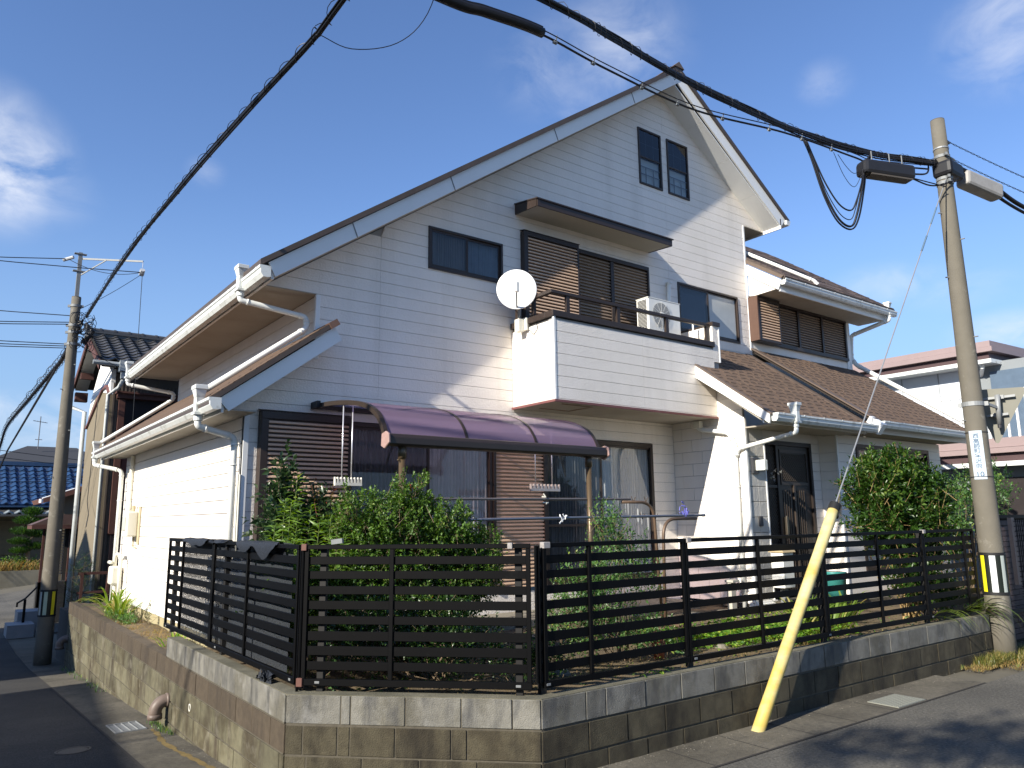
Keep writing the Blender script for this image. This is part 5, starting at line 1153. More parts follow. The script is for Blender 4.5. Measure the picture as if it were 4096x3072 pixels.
mb = MB(); mb.tube([p+Vector((0, .0, .055-.00*p.x)) for p in pB], .006, 6); mk('cable', mb, cable_m, bB)
sl = [p for p in pB if -6 < p.x < 4.24]
mb = MB(); mb.tube([p+Vector((0, 0, .02)) for p in sl], .048, 10); mk('sleeve', mb, cable_m, bB, smooth='auto')
mb = MB()
for i in range(len(sl)-1):
    for j in range(9):
        p = sl[i].lerp(sl[i+1], j/9); mb.bar(p+Vector((0, 0, .06)), p+Vector((.012, 0, .095)), .004, .014)
mk('sleeve_ribs', mb, cable_m, bB, kind='stuff')
for x in (4.35, 4.95, 5.62, 6.25, 6.9, 7.5, 8.1, 8.7):
    p = min(pB, key=lambda q: abs(q.x-x)); mb = MB(); mb.tube([p+Vector((-.02, 0, -.018)), p+Vector((.02, 0, -.018))], .016, 8); mb.bar(p+Vector((.01, 0, -.01)), p+Vector((.03, 0, .07)), .006, .01); mk('wire_clip', mb, steel_dull, bB)
# drooping loops beside the closure
lo = thing('cable_loop', (8.4, 4.9, 4.6), 'black cable loops drooping between the bundle and the splice box', 'cable')
from_ = lambda a, b: None
for k, (x0, d_, x1, r_) in enumerate([(8.28, 1.02, 9.20, .014), (8.24, 1.06, 9.24, .011), (8.32, .80, 9.22, .010), (8.30, .93, 9.18, .006)]):
    mid = Vector(((x0+x1)/2-.02, 4.66, 4.60-d_))
    pts = poly_pts([(x0-.05, 4.83, 4.66), (x0+.06, 4.80, 4.40), (x0+.20, 4.76, 4.60-d_*.62), (x0+.36, 4.70, 4.60-d_*.93), mid+Vector((.10, -.01, 0)), (x1-.30, 4.60, 4.60-d_*.84), (x1-.13, 4.58, 4.60-d_*.42), (x1-.02, 4.58, 4.48), (x1+.15, 4.56, 4.70 if k < 2 else 4.44)], 48)
    mb = MB(); mb.tube(pts, r_, 6); mk('loop', mb, cable_m, lo, smooth='auto')
for (x0, x1, d_) in ((8.75, 9.15, .42), (8.85, 9.2, .22)):
    mb = MB(); mb.tube(poly_pts([(x0, 4.75, 4.60), (x0+.15, 4.72, 4.60-d_*.7), (x1-.1, 4.68, 4.60-d_), (x1, 4.62, 4.60-d_*.6)], 20), .004, 5); mk('loop', mb, cable_m, lo)
mb = MB(); mb.tube(poly_pts([(9.80, 4.30, 4.42), (10.0, 4.22, 4.44), (10.2, 4.25, 4.55), (10.35, 4.3, 4.70)], 16), .012, 6); mb.tube(poly_pts([(9.8, 4.30, 4.36), (10.1, 4.2, 4.30), (10.35, 4.1, 4.36), (RX, 4.02, 4.45)], 16), .010, 6); mb.tube([(9.8, 4.32, 4.38), (10.3, 4.1, 4.30)], .008, 5); mk('loop', mb, cable_m, lo)
# right of the pole
rc = thing('overhead_cable_bundle', (RX, RY, 4.7), 'black cable bundle leaving the right pole towards the right edge of the picture', 'cable')
mb = MB(); mb.tube(poly_pts([(RX, RY, 4.75), (10.9, 4.05, 4.66), (11.5, 3.92, 4.52), (12.2, 3.80, 4.35), (14, 3.4, 4.1), (22, 2.0, 4.4)], 60), .030, 8); mb.tube(poly_pts([(RX, RY, 4.70), (11.2, 4.02, 4.55), (12.2, 3.82, 4.28), (14, 3.42, 4.05), (22, 2.0, 4.35)], 40), .022, 7); mk('cable', mb, cable_m, rc, smooth='auto')
for (z0, z1) in ((5.08, 4.95), (4.84, 4.62)):
    mb = MB(); base = cat((RX+.05, RY, z0), (22, 2.2, z1+.2), .35, 200)
    for ph in (0, math.pi): mb.tube([p+Vector((0, .008*math.cos(i*1.4+ph), .008*math.sin(i*1.4+ph))) for i, p in enumerate(base)], .0045, 4)
    mk('twisted_wire', mb, M('wire_grey', (.05, .06, .07), .6) if 'wire_grey' not in bpy.data.materials else bpy.data.materials['wire_grey'], rc)
mb = MB(); mb.tube([(RX+.05, RY, 5.08), (RX+.16, RY-.01, 5.06)], .022, 8); mb.tube([(RX+.08, RY, 4.84), (RX+.22, RY-.02, 4.82)], .022, 8); mk('insulator', mb, steel_dull, rp)
# left bundle with spiral
bL = thing('overhead_cable_bundle', (LX, LY, 4.0), 'black cable bundle with loose spiral wire running from the left pole to the top edge', 'cable')
pathL = [(1.6, -16, 5.3), (1.75, -6, 4.1), (1.84, .5, 3.55), (1.84, 4.30, 3.44), (1.84, 4.83, 3.44), (1.79, 6.07, 3.48), (1.75, 8.29, 3.57), (1.78, 11.16, 3.74), (1.89, 14.74, 3.93), (1.96, 16.6, 4.03)]
pL = poly_pts(pathL, 120)
for i, (ox, oz, r_) in enumerate([(0, 0, .015), (.017, .012, .009), (-.015, .014, .007), (.009, -.015, .010)]):
    mb = MB(); mb.tube([p+Vector((ox*(1+noise.noise((p.y*.4, i, 0))), 0, oz*(1+noise.noise((p.y*.35, i, 5))))) for p in pL], r_, 7); mk('cable', mb, cable_m, bL, smooth='auto')
def spiral(path, R0, pitch, r_, seed=0):
    pts = []; s = 0
    for a, b in zip(path, path[1:]):
        L_ = (b-a).length; n = max(1, int(L_/(pitch/12)))
        d = (b-a).normalized(); u = d.cross(Vector((0, 0, 1))).normalized(); v = u.cross(d)
        for k in range(n):
            p = a.lerp(b, k/n); th = (s+L_*k/n)/pitch*2*math.pi; rr = R0*(1+.9*max(0, noise.noise((s+L_*k/n, seed, 3))))
            q = p+u*math.cos(th)*rr+v*(math.sin(th)*rr+rr*.45)
            pts.append(q)
        s += L_
    return pts
mb = MB(); mb.tube(spiral(pL, .034, .30, .004), .0030, 4, False); mk('spiral_wire', mb, cable_m, bL)
mb = MB(); mb.tube(poly_pts([(1.84, 4.72, 3.43), (2.08, 4.67, 3.38), (2.38, 4.55, 3.48), (2.51, 4.33, 3.65), (2.42, 3.9, 3.87)], 24), .0035, 5); mk('loose_wire', mb, cable_m, bL)
bL2 = thing('overhead_cable_bundle', (LX, LY, 3.5), 'black cable bundle with spiral wire running beyond the left pole down to the left edge', 'cable')
path2 = [Vector(p) for p in ((LX+.12, 16.95, 3.98), (1.82, 18.2, 3.53), (1.80, 20, 3.5), (1.80, 25.6, 3.62), (1.80, 34.8, 3.78), (1.8, 38, 3.3), (1.75, 40, 2.6))]
p2 = poly_pts(path2, 60)
for r_, o_ in ((.045, 0), (.02, .06)): mb = MB(); mb.tube([p+Vector((o_*.5, 0, o_)) for p in p2], r_, 7); mk('cable', mb, cable_m, bL2, smooth='auto')
mb = MB(); mb.tube(spiral(p2, .08, .38, .006, 4), .006, 4, False); mk('spiral_wire', mb, cable_m, bL2)
mb = MB(); mb.tube([(LX+.1, 17.1, 3.9), (1.8, 19.6, 3.45), (1.8, 33, 2.7), (1.8, 60, -.5)], .03, 6); mk('cable', mb, cable_m, bL2)
# hardware of the left pole
mb = MB(); mb.box(LX-.035, LX+.035, LY-.035, LY+.035, 4.3, 5.42); mk('steel_extension', mb, steel_dull, lpz)
mb = MB(); mb.bar((LX+.02, LY, 5.30), (LX+1.0, LY-.9, 5.18), .02, .035); mb.bar((LX+.03, LY-.02, 4.95), (LX+.42, LY-.38, 5.24), .016, .02); mk('cross_arm', mb, steel_dull, lpz)
mb = MB(); mb.box(LX-.11, LX+.11, LY-.05, LY+.05, 5.385, 5.40); mb.box(LX-.11, LX+.11, LY-.05, LY+.05, 5.02, 5.04); mk('arm_plate', mb, steel, lpz)
for z in (4.30, 3.90, 3.76, 3.52): band(lpz, LX, LY, z, .092, .05, ang=cl_+1.4)
mb = MB(); mb.tube([(LX+1.0, LY-.9, 5.16), (LX+1.0, LY-.9, 5.05)], .006, 5); mb.tube([(LX+1.0, LY-.92, 5.0), (LX+1.0, LY-.82, 4.92)], .05, 8); mb.tube([(LX-.12, LY-.02, 5.3), (LX-.28, LY+.1, 5.24)], .035, 8); mk('insulator', mb, M('insulator_grey', (.45, .46, .47), .35), lpz)
mb = MB()
for k in range(46):
    a = random.random()*6.3; z = random.uniform(3.45, 4.15); c_ = Vector((LX+random.uniform(.02, .30), LY-.08+random.uniform(-.08, .08), z-.3*0)); r_ = random.uniform(.04, .12)
    mb.tube([c_+Vector((r_*math.cos(a+t), r_*.4*math.sin(a+2*t), r_*math.sin(a+t*1.1))) for t in np.linspace(0, 4.5, 8)], .006, 4, False)
mk('wire_tangle', mb, cable_m, lpz, kind='stuff')
mb = MB(); mb.bar((LX+.18, LY-.03, 3.55), (LX+.34, LY-.1, 3.85), .10, .09); mk('junction_cover', mb, cable_m, lpz, bevel=.03)
wires = [((LX-.2, LY+.05, 5.27), (-14, 15, 4.2), .6), ((LX+1.0, LY-.9, 4.95), (-14, 20, 6.2), .5), ((LX, LY, 3.97), (-14, 21, 4.6), .5), ((LX, LY, 3.93), (-14, 21, 4.55), .52), ((LX, LY, 4.1), (-14, 26, 6.6), .4), ((LX, LY, 3.52), (-14, 25, 5.1), .3), ((LX, LY, 3.48), (-14, 25, 5.0), .35),
         ((LX, LY, 3.44), (-14, 25.2, 4.9), .35), ((-10, 34, 4.3), (14, 44, 2.6), .3), ((-10, 34, 4.0), (14, 44, 2.3), .3), ((-8, 30, 1.2), (12, 38, 1.6), .2), ((-8, 36, 1.75), (14, 46, 2.9), -.1), ((-8, 36, 1.5), (14, 46, 2.6), -.1), ((-8, 36, 1.3), (14, 46, 2.4), -.1),
         ((LX, LY, 3.6), (3.6, 17.8, 3.1), .1), ((LX+1.0, LY-.92, 4.9), (3.15, 17.6, -.4), .0), ((LX+1.0, LY-.92, 4.95), (LX-.2, LY, 5.25), .15), ((LX, LY, 4.2), (LX+1.0, LY-.9, 4.92), .04)]
WL = ['lower end of the wire pair from the steel top towards the left edge', 'uppermost nearly level wire from the cross arm to the left edge', 'upper of two dark wires meeting the left pole at its collar', 'lower of two dark wires meeting the left pole at its collar', 'faint wire rising left from the left pole above the collar', 'first of three parallel wires left of the left pole below the collar', 'second of three parallel wires left of the left pole below the collar', 'third of three parallel wires left of the left pole below the collar', 'higher of two parallel far wires crossing behind the left pole', 'lower of two parallel far wires crossing behind the left pole', 'thick far wire just above the dark slate roof', 'top one of three far wires above the slate roof', 'middle one of three far wires above the slate roof', 'bottom one of three far wires above the slate roof', 'short wire from the left pole to the black tiled roof', 'thin wire hanging from the cross arm down past the tiled house', 'wire across under the cross arm of the left pole', 'short stay wire from the left pole up to the arm end']
for i, (p, q, s_) in enumerate(wires):
    mb = MB(); mb.tube(cat(p, q, s_, 16), .009 if i < 8 else (.014 if i < 14 else .006), 4)
    o = mk('overhead_wire', mb, M('thin_wire', (.02, .024, .03), .6) if 'thin_wire' not in bpy.data.materials else bpy.data.materials['thin_wire'], org=p)
    tag(o, WL[i], 'wire', 'thin overhead wires round the left pole')

# ------------------------------------------------------------------ plants
def leaf_object(name, cen, dirs, ln, wd_, mat, parent, tone, fold=.25, curl=.15, kind='stuff'):
    """many separate leaves: cen (n,3) leaf base, dirs (n,3), ln (n), wd_ (n)"""
    n = len(cen); cen = np.asarray(cen, float); d = np.asarray(dirs, float); d /= np.linalg.norm(d, axis=1)[:, None]+1e-9
    ref = rng.normal(size=(n, 3))*.55+np.array([0, 0, 1.0]); s = np.cross(d, ref); s /= np.linalg.norm(s, axis=1)[:, None]+1e-9; u = np.cross(s, d)
    ln = np.asarray(ln)[:, None]; w = np.asarray(wd_)[:, None]
    base = cen; mid = cen+d*ln*.45; tip = cen+d*ln-u*ln*curl
    L1 = mid+s*w/2+u*w*fold; R1 = mid-s*w/2+u*w*fold; mid2 = mid
    v = np.stack([base, L1, tip, R1, mid2], 1).reshape(-1, 3)
    org = np.array(wloc(parent)) if parent else np.zeros(3); v = v-org
    i0 = np.arange(n)*5
    tris = np.stack([i0, i0+4, i0+1, i0+1, i0+4, i0+2, i0, i0+3, i0+4, i0+4, i0+3, i0+2], 1).reshape(-1, 3)
    me = bpy.data.meshes.new(name); me.vertices.add(len(v)); me.vertices.foreach_set('co', v.ravel()); me.loops.add(tris.size); me.loops.foreach_set('vertex_index', tris.ravel().astype(np.int32))
    me.polygons.add(len(tris)); me.polygons.foreach_set('loop_start', np.arange(0, tris.size, 3, dtype=np.int32)); me.polygons.foreach_set('loop_total', np.full(len(tris), 3, np.int32))
    at = me.attributes.new('tone', 'FLOAT', 'POINT'); at.data.foreach_set('value', np.repeat(np.asarray(tone, float), 5).astype(np.float32))
    me.materials.append(mat); me.update(calc_edges=True); me.validate()
    o = bpy.data.objects.new(name, me); C.objects.link(o); o.parent = parent
    if not parent: o.location = (0, 0, ZO)
    if kind: o['kind'] = kind
    return o
def shrub(name, label, cat_, base, vols, n_tw, per, ln, wd_, mat, tw_len=.22, stems=8, stem_r=.008, up=.6, group=None, orange=0, stem_mat=None, surf=.45, tone0=.4):
    t = thing(name, base, label, cat_, group)
    W = np.array([v[3]*v[4]*v[5] for v in vols]); W = W/W.sum()
    cen = []; dr = []; tn = []; L = []; tips = []
    mbt = MB()
    for k in range(n_tw):
        v = vols[rng.choice(len(vols), p=W)]; c0 = np.array(v[:3]); r = np.array(v[3:6])
        q = rng.normal(size=3); q /= np.linalg.norm(q); rad_ = rng.random()**surf
        p = c0+q*r*rad_*(1+.22*noise.noise(Vector(q*2.1+c0)))
        d = q*.7+rng.normal(size=3)*.45+np.array([0, 0, up]); d /= np.linalg.norm(d)
        tl = tw_len*rng.uniform(.5, 1.25); st = p-d*tl*.6
        t_ = tone0+.35*noise.noise(Vector(p*1.7))+.25*(rad_-.6)+rng.normal()*.10
        for j in range(per):
            f = (j+.5)/per; side = rng.normal(size=3); side -= d*side.dot(d); side /= np.linalg.norm(side)+1e-9
            cen.append(st+d*tl*f); dr.append(side*.8+d*(.35+.5*f)+np.array([0, 0, .12])); tn.append(t_+rng.normal()*.13+.18*f); L.append(rng.uniform(.65, 1.15)*(1 if f < .8 else .75))
        if k % 4 == 0: mbt.tube([tuple(st-d*tl*.7), tuple(st+d*tl)], [.0028, .0012], 4, False)
        if k % max(1, (n_tw//260)) == 0: tips.append(st)
    L = np.array(L); leaf_object('foliage', cen, dr, L*ln, L*wd_, mat, t, np.clip(tn, 0, 1))
    if orange:
        m_ = rng.choice(len(cen), orange); cc = np.array(cen)[m_]
        # coloured sprigs gathered in a few spots
        sp = cc[:max(3, orange//14)]; cc = sp[rng.integers(0, len(sp), orange)]+rng.normal(size=(orange, 3))*.03
        leaf_object('orange_sprig', cc, rng.normal(size=(orange, 3)), np.full(orange, ln*.8), np.full(orange, wd_*.7), L_orange, t, rng.random(orange))
    mb = MB()
    for k in range(stems):
        a = 2*math.pi*k/stems; tp = tips[int(rng.integers(0, len(tips)))]; b0 = Vector(base)+Vector((.08*math.cos(a), .08*math.sin(a), -.05)); tpv = Vector(tp)
        m1 = b0.lerp(tpv, .4)+Vector((rng.normal()*.04, rng.normal()*.04, .04)); m2 = b0.lerp(tpv, .75)+Vector((rng.normal()*.05, rng.normal()*.05, .03))
        mb.tube([b0, m1, m2, tpv], [stem_r, stem_r*.8, stem_r*.5, stem_r*.25], 6)
    mk('stem', mb, stem_mat or bark, t)
    mk('twigs', mbt, stem_mat or bark, t, kind='stuff')
    return t
shrub('camellia_bush', 'tall dark glossy leaved bush in front of the left shutter near the house corner', 'bush', (2.75, 7.2, -1.3),
      [(2.70, 7.15, -.35, .36, .35, .55), (2.62, 7.15, .25, .17, .2, .42), (2.95, 7.1, -.1, .26, .28, .45), (2.5, 7.0, -.55, .26, .3, .4), (2.8, 6.9, -.75, .5, .4, .45), (2.62, 7.1, -.05, .3, .3, .5)], 1050, 9, .085, .046, L_cam, .26, 10, .012, .7)
shrub('azalea_bush', 'wide rounded green bush with small leaves filling the corner of the garden', 'bush', (3.45, 6.1, -1.3),
      [(3.35, 6.2, -.20, .46, .40, .48), (3.85, 6.15, -.50, .42, .38, .42), (3.0, 6.2, -.35, .38, .36, .42), (3.43, 6.15, .25, .20, .2, .24), (4.15, 6.1, -.42, .16, .2, .32), (2.95, 6.25, .05, .28, .26, .28), (4.1, 6.1, -.38, .34, .34, .36), (3.72, 6.15, -.10, .42, .34, .32), (3.5, 6.1, -.75, .7, .35, .25)], 4600, 12, .035, .020, L_azal, .14, 20, .012, .6, orange=240, surf=.36, tone0=.45)
shrub('low_bush', 'dark lower branches and small leaves behind the corner fence', 'bush', (3.3, 5.4, -1.3),
      [(2.75, 5.75, -.85, .35, .25, .33), (3.4, 5.25, -.95, .45, .3, .28), (3.9, 4.95, -1.05, .4, .25, .2), (2.7, 6.1, -.7, .3, .3, .4), (3.3, 5.7, -.9, .8, .3, .35)], 1300, 9, .042, .022, L_dark, .16, 16, .009, .5, surf=.6, tone0=.35)
shrub('rose_bush', 'loose rose bush with pale green young shoots behind the street fence', 'bush', (5.2, 5.3, -1.3),
      [(4.95, 5.35, -.65, .50, .35, .42), (5.35, 5.45, -.25, .34, .28, .30), (5.25, 5.5, .02, .22, .2, .2), (4.7, 5.3, -.85, .4, .3, .35), (5.6, 5.4, -.5, .24, .25, .3), (5.3, 5.1, -1.0, .5, .3, .2)], 900, 9, .040, .021, L_rose, .22, 18, .006, .9, surf=.5)
def plume(base, tip, n, ln, w, mat, t):
    b, e = Vector(base), Vector(tip)
    pts = [b.lerp(e, k/6)+Vector((.03*math.sin(k), .02*math.cos(k*1.7), 0)) for k in range(7)]
    mb = MB(); mb.tube(pts, [.006, .006, .005, .005, .004, .003, .002], 6); mk('stem', mb, M('green_stem', (.10, .14, .04), .6) if 'green_stem' not in bpy.data.materials else bpy.data.materials['green_stem'], t)
    cen = []; dr = []; tn = []
    for j in range(n):
        f = .35+.65*j/n; i = min(5, int(f*6)); p = pts[i].lerp(pts[i+1], f*6-i) if f < 1 else pts[-1]; a = j*2.4
        cen.append(tuple(p)); dr.append((math.cos(a), math.sin(a), .15+.8*max(0, f-.8)*5*.5)); tn.append(.5+.4*(f-.5)+rng.normal()*.12)
    Ls = np.array([ln*rng.uniform(.7, 1.1) for _ in range(n)])
    leaf_object('foliage', cen, dr, Ls, Ls*w, mat, t, np.clip(tn, 0, .96), curl=.35)
CL = [('leftmost clump of bright stalks with narrow leaves behind the fence near the house corner', [(2.44, 6.45, .16), (2.36, 6.6, -.02), (2.42, 6.3, -.15), (2.33, 6.35, -.3), (2.50, 6.75, .2)]),
      ('tallest clump of bright narrow leaved stalks in front of the glossy dark bush', [(2.60, 6.75, .40), (2.52, 6.5, .05), (2.64, 6.5, .13), (2.56, 6.35, -.2), (2.66, 6.35, .0)]),
      ('clump of bright narrow leaved stalks leaning against the wide green bush', [(2.70, 6.2, .05), (2.80, 6.3, -.05), (2.75, 6.05, -.12), (2.85, 6.1, -.3), (2.6, 6.1, -.35)])]
for lb, st_ in CL:
    t = thing('stalk_plant', (st_[0][0], st_[0][1], -1.25), lb, 'plant', 'bright stalk plants behind the left fence')
    for x, y, zt in st_: plume((x+.03, y, -1.25), (x, y, zt), 80, .13, .19, L_lance, t)
shrub('red_shoot_bush', 'sparse bush with reddish shoots in front of the left brown shutter', 'bush', (3.05, 7.2, -1.3), [(3.0, 7.1, .15, .26, .2, .22), (3.15, 7.0, .05, .25, .2, .25)], 70, 7, .05, .022, leafmat('leaf_bronze', (.05, .04, .012), (.14, .12, .03), (.3, .06, .02)), .28, 8, .006, 1.2, stem_mat=twig_red)
shrub('osmanthus_bush', 'big dense evergreen bush rising above the fence at its right end, beside the utility pole', 'bush', (9.9, 4.95, -1.3),
      [(9.85, 4.92, .15, .86, .46, .62), (9.35, 4.95, .35, .42, .36, .40), (10.15, 4.80, .20, .50, .40, .50), (9.8, 4.95, .66, .45, .35, .24), (9.05, 4.95, -.08, .26, .25, .15), (10.3, 4.72, -.3, .4, .35, .35), (9.7, 4.9, -.35, .6, .35, .2)], 2100, 10, .072, .034, L_osm, .24, 22, .013, .7, stem_mat=M('tan_bark', (.34, .23, .10), .8, .2, 40), surf=.34)
shrub('osmanthus_lower', 'lower leafy branches of the evergreen showing between the slats at the right end', 'bush', (10.2, 4.75, -1.3), [(9.9, 4.75, -.75, .75, .3, .35), (10.25, 4.65, -1.0, .4, .25, .25)], 420, 8, .065, .032, L_osm, .2, 10, .008, .5, surf=.7)
def straps(name, label, cat_, spots, n, L0, w0, mat, arch=1.0, group=None, zfun=None, sprd=.12):
    """clump of long arching strap leaves built as ribbons"""
    t = thing(name, spots[0], label, cat_, group); V_ = []; F_ = []; T_ = []
    for s in spots:
        for k in range(n):
            a = random.random()*2*math.pi; L_ = L0*random.uniform(.55, 1.1); w = w0*random.uniform(.7, 1.15); b = Vector(s)+Vector((math.cos(a), math.sin(a), 0))*random.uniform(0, sprd)
            el = random.uniform(.75, 1.45); tn = random.random(); side = Vector((-math.sin(a), math.cos(a), 0)); p = b; prev = None
            for j in range(8):
                f = j/7; ww = w*(1-f**2.2)*(.6+.4*min(1, f*4)); i0 = len(V_); V_.extend([p+side*ww/2, p-side*ww/2+Vector((0, 0, .0)), p-Vector((0, 0, ww*.22))]); T_.extend([tn]*3)
                if prev is not None: F_.extend([(prev, i0, i0+2, prev+2), (prev+2, i0+2, i0+1, prev+1)])
                prev = i0; e2 = el-arch*1.9*f*f; p = p+Vector((math.cos(a)*math.cos(e2), math.sin(a)*math.cos(e2), math.sin(e2)))*(L_/7)
    o_ = wloc(t); me = bpy.data.meshes.new('leaves'); me.from_pydata([tuple(v-o_) for v in V_], [], F_); at = me.attributes.new('tone', 'FLOAT', 'POINT'); at.data.foreach_set('value', T_); me.materials.append(mat)
    for p_ in me.polygons: p_.use_smooth = True
    o = bpy.data.objects.new('leaves', me); C.objects.link(o); o.parent = t; o['kind'] = 'stuff'; return t
straps('strap_leaf_plant', 'arching strap leaved plant growing by the gas meter behind the stained wall', 'plant', [(2.38, 13.6, -1.40), (2.33, 13.1, -1.42), (2.4, 14.2, -1.42)], 26, .62, .045, L_strap, 1.0)
shrub('low_weed_bush', 'low mixed green weeds under the strap leaved plant', 'plant', (2.35, 13, -1.45), [(2.35, 13.2, -1.36, .14, .9, .10), (2.35, 12.6, -1.38, .12, .5, .08)], 160, 7, .05, .02, L_rose, .12, 6, .004, .6)
straps('small_strap_plant', 'small bright green plant at the foot of the house wall near the fence end', 'plant', [(2.33, 9.75, -1.42), (2.4, 10.0, -1.42)], 14, .26, .028, L_bright, .8)
shrub('twiggy_plant', 'small dark twiggy plant on the strip between wall and house', 'plant', (2.48, 11.9, -1.45), [(2.48, 11.9, -1.2, .05, .08, .16)], 40, 6, .03, .008, L_dark, .15, 6, .004, 1.2)
straps('iris_clump', 'tall bright strap leaves in the flower bed behind the yellow guard tube', 'plant', [(7.9, 5.2, -1.3), (8.3, 5.3, -1.3), (8.15, 4.95, -1.3)], 22, .55, .05, L_strap, .7)
straps('iris_clump', 'bright strap leaved clump in the bed right of the yellow guard tube', 'plant', [(9.0, 5.4, -1.3), (9.4, 5.5, -1.3), (8.8, 5.7, -1.3)], 24, .50, .05, L_strap, .9)
straps('iris_clump', 'low strap leaved clump at the foot of the fence beside the yellow guard tube', 'plant', [(7.45, 4.75, -1.28), (7.7, 4.8, -1.28)], 12, .32, .04, L_strap, 1.0)
def ground_leaves(name, label, boxes, n, ln, wd_, mat, z=-1.28, h=.10, kind=None):
    cen = []; dr = []
    for k in range(n):
        b = boxes[k % len(boxes)]; x = rng.uniform(b[0], b[1]); y = rng.uniform(b[2], b[3]); m_ = .5+.5*noise.noise((x*2.2, y*2.2, 1))
        if rng.random() > m_*1.5: continue
        a = rng.uniform(0, 6.28); cen.append((x, y, z+rng.uniform(0, h)*m_*1.6)); dr.append((math.cos(a), math.sin(a), rng.uniform(-.1, .6)))
    L = rng.uniform(.6, 1.2, len(cen))
    o = leaf_object(name, cen, dr, L*ln, L*wd_, mat, None, rng.random(len(cen)), kind='stuff'); o['label'] = label; return o
ground_leaves('ground_cover', 'bright clover like ground cover in the sunny bed behind the fence', [(5.9, 6.9, 5.1, 6.0), (6.4, 7.6, 4.8, 5.6), (7.0, 9.6, 5.4, 6.2), (7.2, 8.4, 4.7, 5.3)], 5200, .045, .04, L_bright, h=.13)
ground_leaves('weeds', 'scattered weeds and seedlings inside the fence', [(2.4, 4.6, 5.2, 6.2), (4, 10, 4.45, 4.9), (3.4, 10, 4.45, 6)], 1500, .04, .02, L_rose, h=.10)
# dry grass and straw on the garden floor and side strip
def grass(name, label, boxes, n, h0, mat, zf, w=.004, lean=.6):
    V_ = []; F_ = []; T_ = []
    for k in range(n):
        b = boxes[k % len(boxes)]; x = random.uniform(b[0], b[1]); y = random.uniform(b[2], b[3]); a = random.random()*6.28; h = h0*random.uniform(.4, 1.2); z = zf(x, y); tn = random.random()
        l = lean*random.uniform(.3, 1.2)*h; p0 = Vector((x, y, z-.005)); p1 = p0+Vector((math.cos(a)*l*.35, math.sin(a)*l*.35, h*.6)); p2 = p0+Vector((math.cos(a)*l, math.sin(a)*l, h*.9)); s = Vector((-math.sin(a), math.cos(a), 0))*w/2
        i = len(V_); V_ += [p0+s, p0-s, p1+s, p1-s, p2]; F_ += [(i, i+1, i+3, i+2), (i+2, i+3, i+4)]; T_ += [tn]*5
    me = bpy.data.meshes.new(name); me.from_pydata([tuple(v) for v in V_], [], F_); at = me.attributes.new('tone', 'FLOAT', 'POINT'); at.data.foreach_set('value', T_); me.materials.append(mat)
    o = bpy.data.objects.new(name, me); C.objects.link(o); o.location = (0, 0, ZO); tag(o, label, kind='stuff'); return o
grass('dry_straw', 'dry straw lying on the side strip and garden soil', [(2.22, 2.6, 9, 14), (2.22, 2.6, 9, 12), (5, 9, 4.4, 5.4), (3, 5, 4.6, 6.5), (6, 8, 4.4, 5.2)], 5000, .05, L_dry, lambda x, y: -1.42 if x < 2.7 and y > 8.6 else -1.31, .004, 2.0)
pg = [(9.7, 10.4, 3.98, 4.18), (10.3, 11.0, 3.8, 4.3), (10.7, 12.4, 3.72, 4.25), (10.7, 12.4, 3.72, 4.25)]
grass('roadside_grass', 'tufts of green and dry grass round the foot of the right pole', pg, 4200, .13, leafmat('grass_mix', (.07, .11, .02), (.26, .24, .07), (.45, .33, .12)), lambda x, y: -1.71, .005, .9)
grass('roadside_grass', 'low dry grass at the far end of the street wall', [(9.4, 10.6, 3.95, 4.18), (9.8, 11, 3.62, 4.0)], 1500, .05, L_dry, lambda x, y: -1.706, .005, 1.5)
grass('wall_foot_weeds', 'small weeds along the foot of the side wall by the elbow pipe', [(1.98, 2.07, 8.3, 9.2), (1.95, 2.07, 12, 16)], 260, .07, L_rose, lambda x, y: gz(x, y), .006, .8)
# spider lily leaves hanging over the wall
def hanging(name, label, base, n, L0, mat, dirs):
    t = thing(name, base, label, 'plant'); V_ = []; F_ = []; T_ = []
    for k in range(n):
        dx = random.uniform(*dirs); a = Vector((dx, -1, 0)).normalized(); b = Vector(base)+Vector((random.uniform(-.22, .22), random.uniform(-.03, .05), 0)); L_ = L0*random.uniform(.6, 1.15); w = random.uniform(.014, .024); tn = random.random(); p = b; el = random.uniform(.6, 1.1); prev = None; side = Vector((-a.y, a.x, 0))
        for j in range(9):
            f = j/8; ww = w*(1-f**3); i0 = len(V_); V_ += [p+side*ww/2, p-side*ww/2]; T_ += [min(1, tn*.8+.35*f*f)]*2
            if prev is not None: F_.append((prev, i0, i0+1, prev+1))
            prev = i0; e2 = el-2.3*f; p = p+(a*math.cos(e2)+Vector((0, 0, math.sin(e2))))*(L_/8)
    o_ = wloc(t); me = bpy.data.meshes.new('leaves'); me.from_pydata([tuple(v-o_) for v in V_], [], F_); at = me.attributes.new('tone', 'FLOAT', 'POINT'); at.data.foreach_set('value', T_); me.materials.append(mat)
    o = bpy.data.objects.new('leaves', me); C.objects.link(o); o.parent = t; o['kind'] = 'stuff'
hanging('hanging_lily_plant', 'long green and rust leaves hanging over the wall just left of the right pole', (10.05, 4.36, -1.19), 34, .72, L_lily, (-.3, .9))
hanging('hanging_lily_plant', 'few long leaves with rusty tips bending over the wall further left of the pole', (9.30, 4.36, -1.19), 10, .55, L_lily, (-.2, .8))
hanging('wall_weed', 'small green weed leaning over the street wall below the rose bush', (4.55, 4.33, -1.19), 6, .12, L_bright, (-.8, .8))

